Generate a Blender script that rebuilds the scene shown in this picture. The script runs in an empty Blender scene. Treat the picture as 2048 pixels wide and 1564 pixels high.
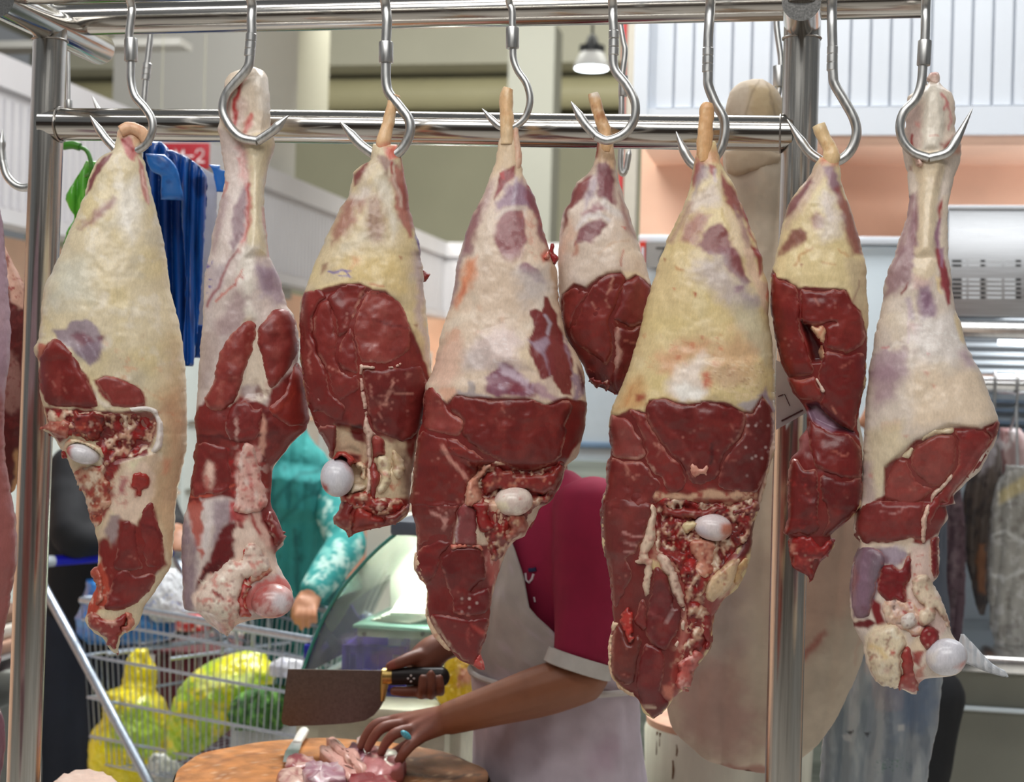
import bpy, bmesh, math, random
import numpy as np
from mathutils import Vector, Matrix
from mathutils.geometry import delaunay_2d_cdt

SC = bpy.context.scene
COL = SC.collection
# ------------------------------------------------------------------ camera
FPX, CX, CY = 3151.0, 1024.0, 782.0
YAW, ROLL = math.radians(11.0), math.radians(1.55)
EYE = np.array([0.0, 0.0, 1.55])
FW = np.array([-math.sin(YAW), math.cos(YAW), 0.0])
HR = np.array([math.cos(YAW), math.sin(YAW), 0.0])
UPZ = np.array([0.0, 0.0, 1.0])
RC = math.cos(ROLL) * HR + math.sin(ROLL) * UPZ
UC = -math.sin(ROLL) * HR + math.cos(ROLL) * UPZ
cam_data = bpy.data.cameras.new('camera')
cam = bpy.data.objects.new('camera', cam_data)
COL.objects.link(cam)
cam_data.sensor_width = 36.0
cam_data.lens = 36.0 * FPX / 2048.0
cam_data.clip_start, cam_data.clip_end = 0.05, 100
M = Matrix([[RC[i], UC[i], -FW[i], EYE[i]] for i in range(3)] + [[0, 0, 0, 1]])
cam.matrix_world = M
cam_data.dof.use_dof = True
cam_data.dof.focus_distance = 2.13
cam_data.dof.aperture_fstop = 6.0
cam_data.dof.aperture_blades = 7
SC.camera = cam
# ------------------------------------------------------------------ world, lights, exposure
SC.view_settings.view_transform = 'Standard'
SC.view_settings.look = 'None'
SC.view_settings.exposure = 0.0
SC.view_settings.gamma = 1.0
SC.view_settings.use_curve_mapping = False
world = bpy.data.worlds.new('hall_air')
SC.world = world
world.use_nodes = True
bgn = world.node_tree.nodes['Background']
bgn.inputs[0].default_value = (0.93, 0.97, 1.0, 1)
bgn.inputs[1].default_value = 0.17

def area_light(name, loc, rot, sx, sy, watts, col=(1, 1, 1)):
    l = bpy.data.lights.new(name, 'AREA')
    l.shape = 'RECTANGLE'
    l.size, l.size_y, l.energy, l.color = sx, sy, watts, col
    o = bpy.data.objects.new(name, l)
    o.location = loc
    o.rotation_euler = rot
    COL.objects.link(o)
    return o
# ceiling lamps of the hall: one bank over the aisle the photographer stands in, one over the stall, then fill lights added deeper in
area_light('aisle_overhead_light', (-0.3, -0.9, 3.7), (math.radians(24), 0, 0), 3.2, 1.1, 78, (1, .985, .95))
area_light('aisle_overhead_light', (-0.9, 1.1, 3.5), (math.radians(8), 0, 0), 3.0, 0.35, 27, (1, .985, .96))
area_light('stall_ceiling_light', (0.2, 4.0, 4.3), (0, 0, 0), 4.5, 0.8, 85, (.97, .99, 1))
area_light('aisle_overhead_light', (-1.3, 5.0, 4.6), (0, 0, 0), 2.0, 1.6, 190, (1, 1, .98))  # fill added over the trolley and counter to brighten that area
area_light('hall_fill_light', (-2.0, 8.0, 5.6), (math.radians(38), 0, 0), 5.0, 3.5, 260, (1, 1, .97))  # fill, tilted forward to brighten the front of the column
area_light('hall_fill_light', (-2.0, 15.0, 7.2), (math.radians(58), 0, 0), 11.0, 4.0, 1500, (1, 1, .93))  # added fill, turned toward the far wall to brighten it

# ------------------------------------------------------------------ picture <-> place
def ray(px, py):
    px = np.asarray(px, float); py = np.asarray(py, float)
    x = ((px - CX) / FPX)[..., None]; y = ((CY - py) / FPX)[..., None]
    return FW + x * RC + y * UC
def at(px, py, Y):
    r = ray(px, py)
    return EYE + r * (Y / r[..., 1:2])
def at_z(px, py, Z):
    r = ray(px, py)
    return EYE + r * ((Z - EYE[2]) / r[..., 2:3])
def at_x(px, py, X):
    r = ray(px, py)
    return EYE + r * (X / r[..., 0:1])
def proj(P):
    d = np.asarray(P, float) - EYE
    f = d @ FW
    return CX + FPX * (d @ RC) / f, CY - FPX * (d @ UC) / f
class Zm:
    """coordinates read off an enlarged crop"""
    def __init__(self, x0, y0, s): self.x0, self.y0, self.s = x0, y0, s
    def __call__(self, *v):
        return [(self.x0 + v[i] / self.s, self.y0 + v[i + 1] / self.s) for i in range(0, len(v), 2)]

class Frame:
    """upright local frame facing the hall aisle at a point: a sideways, b up, w towards the aisle"""
    def __init__(self, C, N=None):
        self.C = np.asarray(C, float)
        if N is None:
            N = EYE - self.C
        N = np.array([N[0], N[1], 0.0]); N /= np.linalg.norm(N)
        self.N = N
        self.A = np.array([-N[1], N[0], 0.0])      # to the right when looking against N
        self.s = (np.dot(self.C - EYE, FW)) / FPX   # metres per picture pixel here
    def world(self, a, b, w):
        a = np.asarray(a, float)[..., None]; b = np.asarray(b, float)[..., None]; w = np.asarray(w, float)[..., None]
        return self.C + a * self.A + b * UPZ + w * self.N
    def ab(self, px, py, w=0.0):
        r = ray(px, py)
        t = (np.dot(self.C - EYE, self.N) + np.asarray(w, float)) / (r @ self.N)
        P = EYE + r * t[..., None] - self.C
        return P @ self.A, P @ UPZ

# ------------------------------------------------------------------ small numeric helpers
def lin(c):
    c = np.asarray(c, float) / 255.0
    return np.where(c <= 0.04045, c / 12.92, ((c + 0.055) / 1.055) ** 2.4)
def sstep(x):
    x = np.clip(x, 0, 1)
    return x * x * (3 - 2 * x)
def _hash(ix, iy, iz):
    h = (ix * 374761393 + iy * 668265263 + iz * 2147483647 + 12345) & 0xFFFFFFFF
    h = ((h ^ (h >> 13)) * 1274126177) & 0xFFFFFFFF
    h = ((h ^ (h >> 16)) * 2246822519) & 0xFFFFFFFF
    return ((h ^ (h >> 15)) & 0xFFFF) / 65535.0
def vnoise(x, y, z=0.0, seed=0):
    x = np.asarray(x, float); y = np.asarray(y, float); z = np.zeros_like(x) + z
    ix, iy, iz = np.floor(x).astype(np.int64), np.floor(y).astype(np.int64), np.floor(z).astype(np.int64)
    fx, fy, fz = sstep(x - ix), sstep(y - iy), sstep(z - iz)
    ix += seed * 57; iy += seed * 131
    r = 0
    for dz in (0, 1):
        for dy in (0, 1):
            for dx in (0, 1):
                w = (fx if dx else 1 - fx) * (fy if dy else 1 - fy) * (fz if dz else 1 - fz)
                r = r + w * _hash(ix + dx, iy + dy, iz + dz)
    return r * 2 - 1
def fbm(x, y, z=0.0, seed=0, octv=4):
    r, a, f = 0, 0.5, 1.0
    for o in range(octv):
        r = r + a * vnoise(np.asarray(x) * f, np.asarray(y) * f, np.asarray(z) * f, seed + o * 7)
        a *= .5; f *= 2.03
    return r
def pchip(xs, ys, x):
    xs = np.asarray(xs, float); ys = np.asarray(ys, float)
    o = np.argsort(xs, kind='stable'); xs, ys = xs[o], ys[o]
    k = np.concatenate([[True], np.diff(xs) > 1e-9]); xs, ys = xs[k], ys[k]
    h = np.diff(xs); d = np.diff(ys) / h
    m = np.zeros_like(ys)
    if len(xs) > 2:
        w1, w2 = 2 * h[1:] + h[:-1], h[1:] + 2 * h[:-1]
        with np.errstate(divide='ignore', invalid='ignore'):
            mm = (w1 + w2) / (w1 / d[:-1] + w2 / d[1:])
        m[1:-1] = np.where(d[:-1] * d[1:] > 0, mm, 0)
    m[0], m[-1] = d[0], d[-1]
    x = np.clip(np.asarray(x, float), xs[0], xs[-1])
    i = np.clip(np.searchsorted(xs, x) - 1, 0, len(h) - 1)
    t = (x - xs[i]) / h[i]
    return ((1 + 2 * t) * (1 - t) ** 2 * ys[i] + t * (1 - t) ** 2 * h[i] * m[i] + t * t * (3 - 2 * t) * ys[i + 1] + t * t * (t - 1) * h[i] * m[i + 1])
def spline(pts, n=8, closed=False):
    """Catmull-Rom through points of any dimension"""
    p = np.asarray(pts, float)
    N = len(p)
    out = []
    for i in range(N if closed else N - 1):
        if closed:
            a, b, c, d = p[(i - 1) % N], p[i], p[(i + 1) % N], p[(i + 2) % N]
        else:
            a, b, c, d = p[max(i - 1, 0)], p[i], p[i + 1], p[min(i + 2, N - 1)]
        for k in range(n):
            t = k / n
            out.append(0.5 * (2 * b + (c - a) * t + (2 * a - 5 * b + 4 * c - d) * t * t + (3 * b - a - 3 * c + d) * t ** 3))
    if not closed: out.append(p[-1])
    return np.array(out)
def resample(p, step, closed=False):
    p = np.asarray(p, float)
    if closed: p = np.vstack([p, p[:1]])
    L = np.concatenate([[0], np.cumsum(np.linalg.norm(np.diff(p, axis=0), axis=1))])
    n = max(3, int(round(L[-1] / step)))
    s = np.linspace(0, L[-1], n + 1)
    q = np.stack([np.interp(s, L, p[:, k]) for k in range(p.shape[1])], 1)
    return q[:-1] if closed else q
def seg_dist(u, v, pts, closed=False):
    p = np.asarray(pts, float)
    if closed: p = np.vstack([p, p[:1]])
    best = np.full(u.shape, 1e9)
    for (x0, y0), (x1, y1) in zip(p[:-1, :2], p[1:, :2]):
        dx, dy = x1 - x0, y1 - y0
        l2 = dx * dx + dy * dy + 1e-12
        t = np.clip(((u - x0) * dx + (v - y0) * dy) / l2, 0, 1)
        d = (u - x0 - t * dx) ** 2 + (v - y0 - t * dy) ** 2
        best = np.minimum(best, d)
    return np.sqrt(best)
def inside(u, v, pts):
    p = np.asarray(pts, float)
    c = np.zeros(u.shape, bool)
    n = len(p)
    for i in range(n):
        x0, y0 = p[i, 0], p[i, 1]; x1, y1 = p[(i + 1) % n, 0], p[(i + 1) % n, 1]
        if y0 == y1: continue
        k = ((y0 > v) != (y1 > v)) & (u < (x1 - x0) * (v - y0) / (y1 - y0) + x0)
        c ^= k
    return c
def sdist(u, v, pts):
    """signed distance, positive inside"""
    d = seg_dist(u, v, pts, True)
    return np.where(inside(u, v, pts), d, -d)

# ------------------------------------------------------------------ object making
def org(o):
    return np.array(o['_o'][:]) if o is not None else np.zeros(3)
_ORG = {}
def tag(o, label=None, cat=None, group=None, kind=None):
    if label: o['label'] = label
    if cat: o['category'] = cat
    if group: o['group'] = group
    if kind: o['kind'] = kind
    return o
def thing(name, loc, label, cat, group=None):
    o = bpy.data.objects.new(name, None)
    o.empty_display_size = 0.05
    COL.objects.link(o)
    o.location = [float(x) for x in loc]
    _ORG[o] = np.asarray(loc, float)
    return tag(o, label, cat, group)
def mk(name, verts, faces, m=None, parent=None, smooth=True, cols=None, origin=None):
    """one mesh object from world-space vertices"""
    verts = np.asarray(verts, float)
    if parent is not None: o3 = _ORG[parent]
    elif origin is not None: o3 = np.asarray(origin, float)
    else: o3 = np.array([(verts[:, 0].min() + verts[:, 0].max()) / 2, (verts[:, 1].min() + verts[:, 1].max()) / 2, verts[:, 2].min()])
    me = bpy.data.meshes.new(name)
    me.from_pydata((verts - o3).tolist(), [], faces if isinstance(faces, list) else faces.tolist())
    if smooth:
        me.polygons.foreach_set('use_smooth', np.ones(len(me.polygons), bool))
    if cols is not None:
        ca = me.color_attributes.new('pig', 'FLOAT_COLOR', 'POINT')
        c = np.ones((len(verts), 4)); c[:, :cols.shape[1]] = cols
        ca.data.foreach_set('color', c.astype(np.float32).ravel())
    if m is not None: me.materials.append(m)
    me.update()
    o = bpy.data.objects.new(name, me)
    COL.objects.link(o)
    _ORG[o] = o3
    if parent is not None: o.parent = parent
    else: o.location = o3.tolist()
    return o
def fixnormals(o):
    bm = bmesh.new(); bm.from_mesh(o.data)
    bmesh.ops.recalc_face_normals(bm, faces=bm.faces)
    bm.to_mesh(o.data); bm.free()
    return o
class MB:
    """collects solids into one mesh"""
    def __init__(self): self.v, self.f, self.n, self.flat = [], [], 0, []
    def add(self, v, f, flat=False):
        v = np.asarray(v, float)
        self.v.append(v); self.f += [[i + self.n for i in q] for q in f]; self.n += len(v)
        return self
    def box(self, lo, hi, bev=0.0, R=None, C=None):
        lo = np.minimum(lo, hi) if False else np.asarray(lo, float); hi = np.asarray(hi, float)
        lo, hi = np.minimum(lo, hi), np.maximum(lo, hi)
        if bev <= 0:
            v = np.array([[(lo, hi)[i & 1][0], (lo, hi)[i >> 1 & 1][1], (lo, hi)[i >> 2 & 1][2]] for i in range(8)])
            f = [[0, 2, 3, 1], [4, 5, 7, 6], [0, 1, 5, 4], [2, 6, 7, 3], [0, 4, 6, 2], [1, 3, 7, 5]]
        else:
            bm = bmesh.new()
            bmesh.ops.create_cube(bm, size=1.0)
            for x in bm.verts:
                x.co = Vector([(lo[k] + hi[k]) / 2 + x.co[k] * (hi[k] - lo[k]) for k in range(3)])
            bmesh.ops.bevel(bm, geom=bm.edges[:], offset=min(bev, 0.49 * float((hi - lo).min())), segments=2, profile=0.5, affect='EDGES')
            bm.verts.index_update()
            v = np.array([x.co[:] for x in bm.verts]); f = [[q.index for q in p.verts] for p in bm.faces]
            bm.free()
        if R is not None: v = (v - C) @ np.asarray(R).T + C
        return self.add(v, f)
    def tube(self, pts, r, seg=12, cap=True, sx=1.0):
        v, f = tube(pts, r, seg, cap)
        return self.add(v, f)
    def lathe(self, prof, C, seg=24, axis=None):
        """profile of (radius, height) about a vertical axis (or axis) through C"""
        prof = np.asarray(prof, float)
        an = np.arange(seg) * 2 * math.pi / seg
        if axis is None: ax, e1, e2 = UPZ, np.array([1., 0, 0]), np.array([0., 1, 0])
        else:
            ax = np.asarray(axis, float); ax = ax / np.linalg.norm(ax)
            e1 = np.cross(ax, UPZ if abs(ax[2]) < .9 else np.array([1., 0, 0])); e1 /= np.linalg.norm(e1); e2 = np.cross(ax, e1)
        v = [np.asarray(C, float) + ax * h + (e1 * math.cos(t) + e2 * math.sin(t)) * r for r, h in prof for t in an]
        n = len(prof); f = []
        for i in range(n - 1):
            for j in range(seg):
                a, b = i * seg + j, i * seg + (j + 1) % seg
                f.append([a, b, b + seg, a + seg])
        f.append(list(range(seg - 1, -1, -1))); f.append([(n - 1) * seg + j for j in range(seg)])
        return self.add(v, f)
    def build(self, name, m=None, parent=None, smooth=True, angle=40, origin=None):
        o = mk(name, np.vstack(self.v), self.f, m, parent, smooth, origin=origin)
        fixnormals(o)
        if smooth: o.data.set_sharp_from_angle(angle=math.radians(angle))
        return o
def tube(pts, r, seg=12, cap=True):
    p = np.asarray(pts, float); n = len(p)
    r = np.broadcast_to(np.asarray(r, float), (n,))
    T = np.gradient(p, axis=0); T /= np.linalg.norm(T, axis=1)[:, None] + 1e-12
    a = np.cross(T[0], UPZ if abs(T[0][2]) < .9 else np.array([1., 0, 0])); a /= np.linalg.norm(a)
    V = []
    an = np.arange(seg) * 2 * math.pi / seg
    for i in range(n):
        a = a - T[i] * np.dot(a, T[i]); a /= np.linalg.norm(a) + 1e-12
        b = np.cross(T[i], a)
        V.append(p[i] + r[i] * (np.cos(an)[:, None] * a + np.sin(an)[:, None] * b))
    f = []
    for i in range(n - 1):
        for j in range(seg):
            x, y = i * seg + j, i * seg + (j + 1) % seg
            f.append([x, y, y + seg, x + seg])
    if cap:
        f.append(list(range(seg - 1, -1, -1))); f.append([(n - 1) * seg + j for j in range(seg)])
    return np.vstack(V), f
def bez(o):
    return o

# ------------------------------------------------------------------ materials
_M = {}
def nt(m):
    m.use_nodes = True
    return m.node_tree.nodes, m.node_tree.links, m.node_tree.nodes['Principled BSDF']
def mat(name, col, rough=.5, metal=0, spec=.5, var=0.06, scale=30, bump=0.0, bscale=80, coat=0, alpha=1, trans=0, emis=None, estr=0, sss=0, stretch=None, coords='Object', ior=1.45):
    """principled with gentle procedural colour variation and bump"""
    if name in _M: return _M[name]
    m = bpy.data.materials.new(name); N, L, B = nt(m)
    c = lin(col)
    B.inputs['Roughness'].default_value = rough; B.inputs['Metallic'].default_value = metal
    B.inputs['Specular IOR Level'].default_value = spec; B.inputs['Coat Weight'].default_value = coat
    B.inputs['Alpha'].default_value = alpha; B.inputs['Transmission Weight'].default_value = trans
    B.inputs['IOR'].default_value = ior
    if sss:
        B.inputs['Subsurface Weight'].default_value = sss; B.inputs['Subsurface Radius'].default_value = (.012, .005, .003)
        B.inputs['Subsurface Scale'].default_value = 1.0
    tc = N.new('ShaderNodeTexCoord'); mp = N.new('ShaderNodeMapping')
    L.new(tc.outputs[coords], mp.inputs[0])
    if stretch: mp.inputs['Scale'].default_value = stretch
    if var > 0:
        no = N.new('ShaderNodeTexNoise'); no.inputs['Scale'].default_value = scale; no.inputs['Detail'].default_value = 5
        L.new(mp.outputs[0], no.inputs['Vector'])
        rp = N.new('ShaderNodeValToRGB')
        rp.color_ramp.elements[0].position = .3; rp.color_ramp.elements[1].position = .7
        rp.color_ramp.elements[0].color = (*np.clip(c * (1 - var * 2), 0, 1), 1); rp.color_ramp.elements[1].color = (*np.clip(c * (1 + var), 0, 1), 1)
        L.new(no.outputs['Fac'], rp.inputs[0]); L.new(rp.outputs[0], B.inputs['Base Color'])
    else: B.inputs['Base Color'].default_value = (*c, 1)
    if bump:
        nb = N.new('ShaderNodeTexNoise'); nb.inputs['Scale'].default_value = bscale; nb.inputs['Detail'].default_value = 4
        L.new(mp.outputs[0], nb.inputs['Vector'])
        bp = N.new('ShaderNodeBump'); bp.inputs['Strength'].default_value = bump; bp.inputs['Distance'].default_value = .002
        L.new(nb.outputs['Fac'], bp.inputs['Height']); L.new(bp.outputs[0], B.inputs['Normal'])
    if emis is not None:
        B.inputs['Emission Color'].default_value = (*lin(emis), 1); B.inputs['Emission Strength'].default_value = estr
    _M[name] = m
    return m
def meat_material():
    """pigment from the vertex colours; their alpha says how much of it is bare muscle"""
    m = bpy.data.materials.new('raw_meat'); N, L, B = nt(m)
    at_ = N.new('ShaderNodeVertexColor'); at_.layer_name = 'pig'
    tc = N.new('ShaderNodeTexCoord')
    mp = N.new('ShaderNodeMapping'); mp.inputs['Scale'].default_value = (1, 1, .45)
    L.new(tc.outputs['Object'], mp.inputs[0])
    n1 = N.new('ShaderNodeTexNoise'); n1.inputs['Scale'].default_value = 75; n1.inputs['Detail'].default_value = 6; n1.inputs['Roughness'].default_value = .65
    L.new(mp.outputs[0], n1.inputs['Vector'])
    n2 = N.new('ShaderNodeTexNoise'); n2.inputs['Scale'].default_value = 420; n2.inputs['Detail'].default_value = 3
    L.new(mp.outputs[0], n2.inputs['Vector'])
    r1 = N.new('ShaderNodeMapRange'); r1.inputs[1].default_value = .3; r1.inputs[2].default_value = .7; r1.inputs[3].default_value = .9; r1.inputs[4].default_value = 1.08
    L.new(n1.outputs['Fac'], r1.inputs[0])
    r2 = N.new('ShaderNodeMapRange'); r2.inputs[1].default_value = .3; r2.inputs[2].default_value = .7; r2.inputs[3].default_value = .93; r2.inputs[4].default_value = 1.07
    L.new(n2.outputs['Fac'], r2.inputs[0])
    mu = N.new('ShaderNodeMath'); mu.operation = 'MULTIPLY'; L.new(r1.outputs[0], mu.inputs[0]); L.new(r2.outputs[0], mu.inputs[1])
    vm = N.new('ShaderNodeVectorMath'); vm.operation = 'SCALE'
    L.new(at_.outputs['Color'], vm.inputs[0]); L.new(mu.outputs[0], vm.inputs['Scale'])
    L.new(vm.outputs[0], B.inputs['Base Color'])
    rr = N.new('ShaderNodeMapRange'); rr.inputs[3].default_value = .36; rr.inputs[4].default_value = .40
    L.new(at_.outputs['Alpha'], rr.inputs[0]); L.new(rr.outputs[0], B.inputs['Roughness'])
    b1 = N.new('ShaderNodeBump'); b1.inputs['Strength'].default_value = .11; b1.inputs['Distance'].default_value = .004
    L.new(n1.outputs['Fac'], b1.inputs['Height'])
    b2 = N.new('ShaderNodeBump'); b2.inputs['Strength'].default_value = .14; b2.inputs['Distance'].default_value = .0012
    L.new(n2.outputs['Fac'], b2.inputs['Height']); L.new(b1.outputs[0], b2.inputs['Normal'])
    L.new(b2.outputs[0], B.inputs['Normal'])
    B.inputs['Specular IOR Level'].default_value = .45
    B.inputs['Subsurface Weight'].default_value = .0
    B.inputs['Coat Weight'].default_value = .15; B.inputs['Coat Roughness'].default_value = .22
    return m
MEAT = meat_material()
def steel_material(name, tone=(.60, .58, .54), rough=.23, streak=(60, 60, 1.2)):
    if name in _M: return _M[name]
    m = bpy.data.materials.new(name); N, L, B = nt(m)
    B.inputs['Metallic'].default_value = 1
    tc = N.new('ShaderNodeTexCoord'); mp = N.new('ShaderNodeMapping'); mp.inputs['Scale'].default_value = streak
    L.new(tc.outputs['Object'], mp.inputs[0])
    n = N.new('ShaderNodeTexNoise'); n.inputs['Scale'].default_value = 6; n.inputs['Detail'].default_value = 5; L.new(mp.outputs[0], n.inputs['Vector'])
    rp = N.new('ShaderNodeValToRGB'); rp.color_ramp.elements[0].position = .3; rp.color_ramp.elements[1].position = .7
    t = np.array(tone); rp.color_ramp.elements[0].color = (*(t * .8), 1); rp.color_ramp.elements[1].color = (*np.clip(t * 1.08, 0, 1), 1)
    L.new(n.outputs['Fac'], rp.inputs[0]); L.new(rp.outputs[0], B.inputs['Base Color'])
    mr = N.new('ShaderNodeMapRange'); mr.inputs[3].default_value = rough * .7; mr.inputs[4].default_value = rough * 1.35
    L.new(n.outputs['Fac'], mr.inputs[0]); L.new(mr.outputs[0], B.inputs['Roughness'])
    bp = N.new('ShaderNodeBump'); bp.inputs['Strength'].default_value = .06; bp.inputs['Distance'].default_value = .0005
    L.new(n.outputs['Fac'], bp.inputs['Height']); L.new(bp.outputs[0], B.inputs['Normal'])
    _M[name] = m
    return m
STEEL = steel_material('brushed_pipe_steel')
HOOKM = steel_material('hook_steel', (.60, .60, .59), .36, (40, 40, 8))

# lettering: a small stroke font drawn as real flat strokes (unit box 0..1 wide, 0..1.4 high)
GLY = {'M': [[(0, 0), (0, 1.4), (.5, .5), (1, 1.4), (1, 0)]], '-': [[(.1, .65), (.9, .65)]], '2': [[(.05, 1.1), (.2, 1.33), (.5, 1.4), (.85, 1.28), (.93, 1.0), (.75, .65), (.05, 0), (.97, 0)]],
       'P': [[(0, 0), (0, 1.4), (.7, 1.4), (.95, 1.2), (.95, .85), (.7, .65), (0, .65)]], 'K': [[(0, 0), (0, 1.4)], [(.95, 1.4), (0, .6)], [(.3, .85), (1, 0)]], 'E': [[(1, 0), (0, 0), (0, 1.4), (1, 1.4)], [(0, .72), (.8, .72)]],
       'T': [[(0, 1.4), (1, 1.4)], [(.5, 1.4), (.5, 0)]], 'R': [[(0, 0), (0, 1.4), (.7, 1.4), (.95, 1.2), (.95, .9), (.7, .7), (0, .7)], [(.5, .7), (1, 0)]], 'N': [[(0, 0), (0, 1.4), (1, 0), (1, 1.4)]], 'S': [[(.95, 1.2), (.7, 1.4), (.3, 1.4), (.05, 1.2), (.05, .95), (.95, .45), (.95, .2), (.7, 0), (.3, 0), (.05, .2)]],
       'A': [[(0, 0), (.5, 1.4), (1, 0)], [(.2, .5), (.8, .5)]], 'U': [[(0, 1.4), (0, .3), (.3, 0), (.7, 0), (1, .3), (1, 1.4)]], 'O': [[(.3, 0), (0, .3), (0, 1.1), (.3, 1.4), (.7, 1.4), (1, 1.1), (1, .3), (.7, 0), (.3, 0)]], 'I': [[(.5, 0), (.5, 1.4)]], 'L': [[(0, 1.4), (0, 0), (.9, 0)]], 'F': [[(0, 0), (0, 1.4), (1, 1.4)], [(0, .7), (.8, .7)]], '7': [[(0, 1.4), (1, 1.4), (.35, 0)]], 'D': [[(0, 0), (0, 1.4), (.6, 1.4), (1, 1.0), (1, .4), (.6, 0), (0, 0)]], '1': [[(.2, 1.1), (.55, 1.4), (.55, 0)]], '.': [[(.45, 0), (.55, .02)]], 'C': [[(.95, 1.1), (.7, 1.4), (.3, 1.4), (0, 1.1), (0, .3), (.3, 0), (.7, 0), (.95, .3)]]}
def letters(text, P0, right, up, size, w=.13, gap=.35, mb=None, nrm=None, th=.0015):
    mb = mb or MB(); right = np.asarray(right, float); up = np.asarray(up, float)
    nrm = np.cross(right, up) if nrm is None else nrm
    x = 0.0
    for ch in text:
        for st in GLY.get(ch, []):
            for (a, b) in zip(st[:-1], st[1:]):
                a = np.array(a); b = np.array(b); d = b - a; l = np.linalg.norm(d); d = d / l; pdir = np.array([-d[1], d[0]])
                q = [a - d * w / 2 + pdir * w / 2, a - d * w / 2 - pdir * w / 2, b + d * w / 2 - pdir * w / 2, b + d * w / 2 + pdir * w / 2]
                V = [P0 + right * (x + k[0]) * size + up * k[1] * size + nrm * z for z in (0, th) for k in q]
                mb.add(V, [[0, 1, 2, 3], [7, 6, 5, 4], [0, 4, 5, 1], [1, 5, 6, 2], [2, 6, 7, 3], [3, 7, 4, 0]])
        x += (1 + gap) if ch != ' ' else .7
    return mb

# ================================================================== the hall (structure)
def struct(name, mb, m, angle=40):
    return tag(mb.build(name, m, None, True, angle), kind='structure')
FASC = mat('white_fascia_paint', (222, 227, 234), .45, var=.02, scale=3)
FASCL = mat('grey_fascia_paint', (192, 190, 194), .5, var=.02, scale=3)
ORNG = mat('peach_wall_paint', (246, 202, 174), .6, var=.03, scale=6)
HALLW = mat('hall_wall_paint', (172, 170, 148), .75, var=.04, scale=.6)
PANEL = mat('white_cold_panel', (206, 216, 222), .35, var=.02, scale=2)
GREYP = mat('grey_cold_panel', (150, 152, 150), .4, var=.03, scale=2)
PILL = mat('column_paint', (186, 184, 178), .7, var=.02, scale=1)
DARK = mat('dark_gap', (22, 22, 24), .7, var=0)
FLOORM = mat('pale_floor_tile', (205, 200, 192), .35, var=.05, scale=1.2)
b = MB(); b.box((-14, -6, -.1), (14, 30, 0)); struct('floor', b, FLOORM)
b = MB(); b.box((-14, 4.5, 7.6), (14, 30, 7.75)); struct('ceiling', b, mat('ceiling_paint', (176, 172, 152), .8, var=.03, scale=.5))
b = MB(); b.box((-14, 26, 0), (14, 26.2, 7.6)); struct('wall_back', b, HALLW)
b = MB(); b.box((-6, -4.2, 0), (6, -4.0, 2.9)); struct('wall_for_reflections', b, mat('dark_reflected_brown', (84, 72, 66), .6, var=.4, scale=2.5))  # unseen dark wall behind the camera, added to darken reflections in the steel
# right stall front: ribbed white fascia over a peach wall
def ribs(mb, x0, x1, y, z0, z1, pitch, axis='x', out=-1, d=.012, w=.5):
    n = int((x1 - x0) / pitch)
    for i in range(n):
        a = x0 + i * pitch
        lo, hi = (a, y + out * d, z0), (a + pitch * w, y, z1)
        if axis == 'y': lo, hi = (y, a, z0), (y + out * d, a + pitch * w, z1)
        mb.box(lo, hi)
b = MB(); b.box((-.57, 5.0, 2.40), (4.5, 5.12, 3.9)); ribs(b, -.53, 4.5, 5.0, 2.46, 3.9, .0605, d=.018, w=.84)
b.box((-.57, 4.97, 2.37), (4.5, 5.0, 2.455)); b.box((-.6, 4.96, 2.40), (-.555, 5.02, 3.9))
b.box((-.57, 5.12, 2.40), (-.50, 9.0, 3.9))
struct('wall_right', b, FASC)
b = MB(); b.box((-.62, 5.42, 0), (4.5, 5.52, 2.42)); b.box((-.57, 5.0, 2.34), (4.5, 5.42, 2.37)); struct('wall_stall', b, ORNG)
# left run of stalls: a long fascia that turns a corner at the far end
b = MB(); b.box((-4.5, 1.5, 2.38), (-4.35, 18.0, 3.27)); ribs(b, 1.5, 17.8, -4.35, 2.47, 3.05, .09, 'y', 1, .016, .55)
b.box((-4.35, 1.5, 2.38), (-4.31, 18, 2.46)); b.box((-4.35, 1.5, 3.1), (-4.31, 18, 3.27))
b.box((-4.4, 18.0, 2.38), (3, 18.15, 3.27)); ribs(b, -4.25, 3, 18.0, 2.47, 3.05, .12, d=.016, w=.55)
b.box((-4.35, 17.95, 2.38), (3, 18.0, 2.46)); b.box((-4.35, 17.95, 3.1), (3, 18, 3.27))
struct('wall_left', b, FASCL)
b = MB(); b.box((-4.95, 1.5, 0), (-4.85, 18.6, 2.4)); b.box((-4.9, 18.5, 0), (3, 18.6, 2.4)); struct('wall_stalls', b, ORNG)
# columns and roof services above the far wall
b = MB(); b.box((-5.72, 12.0, 2.3), (-4.56, 13.2, 7.6)); struct('trim_1', b, PILL)
b = MB(); b.box((-4.05, 20.0, 0), (-3.45, 20.6, 6.3)); struct('trim_2', b, mat('far_column_paint', (150, 150, 142), .7, var=.02, scale=1))
p0, p1 = at(520, 215, 13.5), at(582, 140, 13.5)
b = MB(); b.box((p0[0], 13.5, p0[2]), (p1[0], 14.6, 7.6)); struct('trim_3', b, mat('box_duct_paint', (178, 176, 160), .75, var=.02))
z1 = at(1000, 60, 25)[2]; z0 = at(1000, 142, 25)[2]
b = MB(); b.box((-13, 24.4, z0), (4, 25.9, z1 + .6)); struct('trim_4', b, mat('roof_beam_paint', (190, 188, 172), .75, var=.02, scale=1))
b = MB(); zc = at(1000, 182, 25)[2]; b.tube([(-13, 25.2, zc), (4, 25.2, zc)], .26, 20); struct('trim_5', b, mat('duct_skin', (186, 180, 146), .5, var=.03, scale=2))
b = MB()
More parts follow.
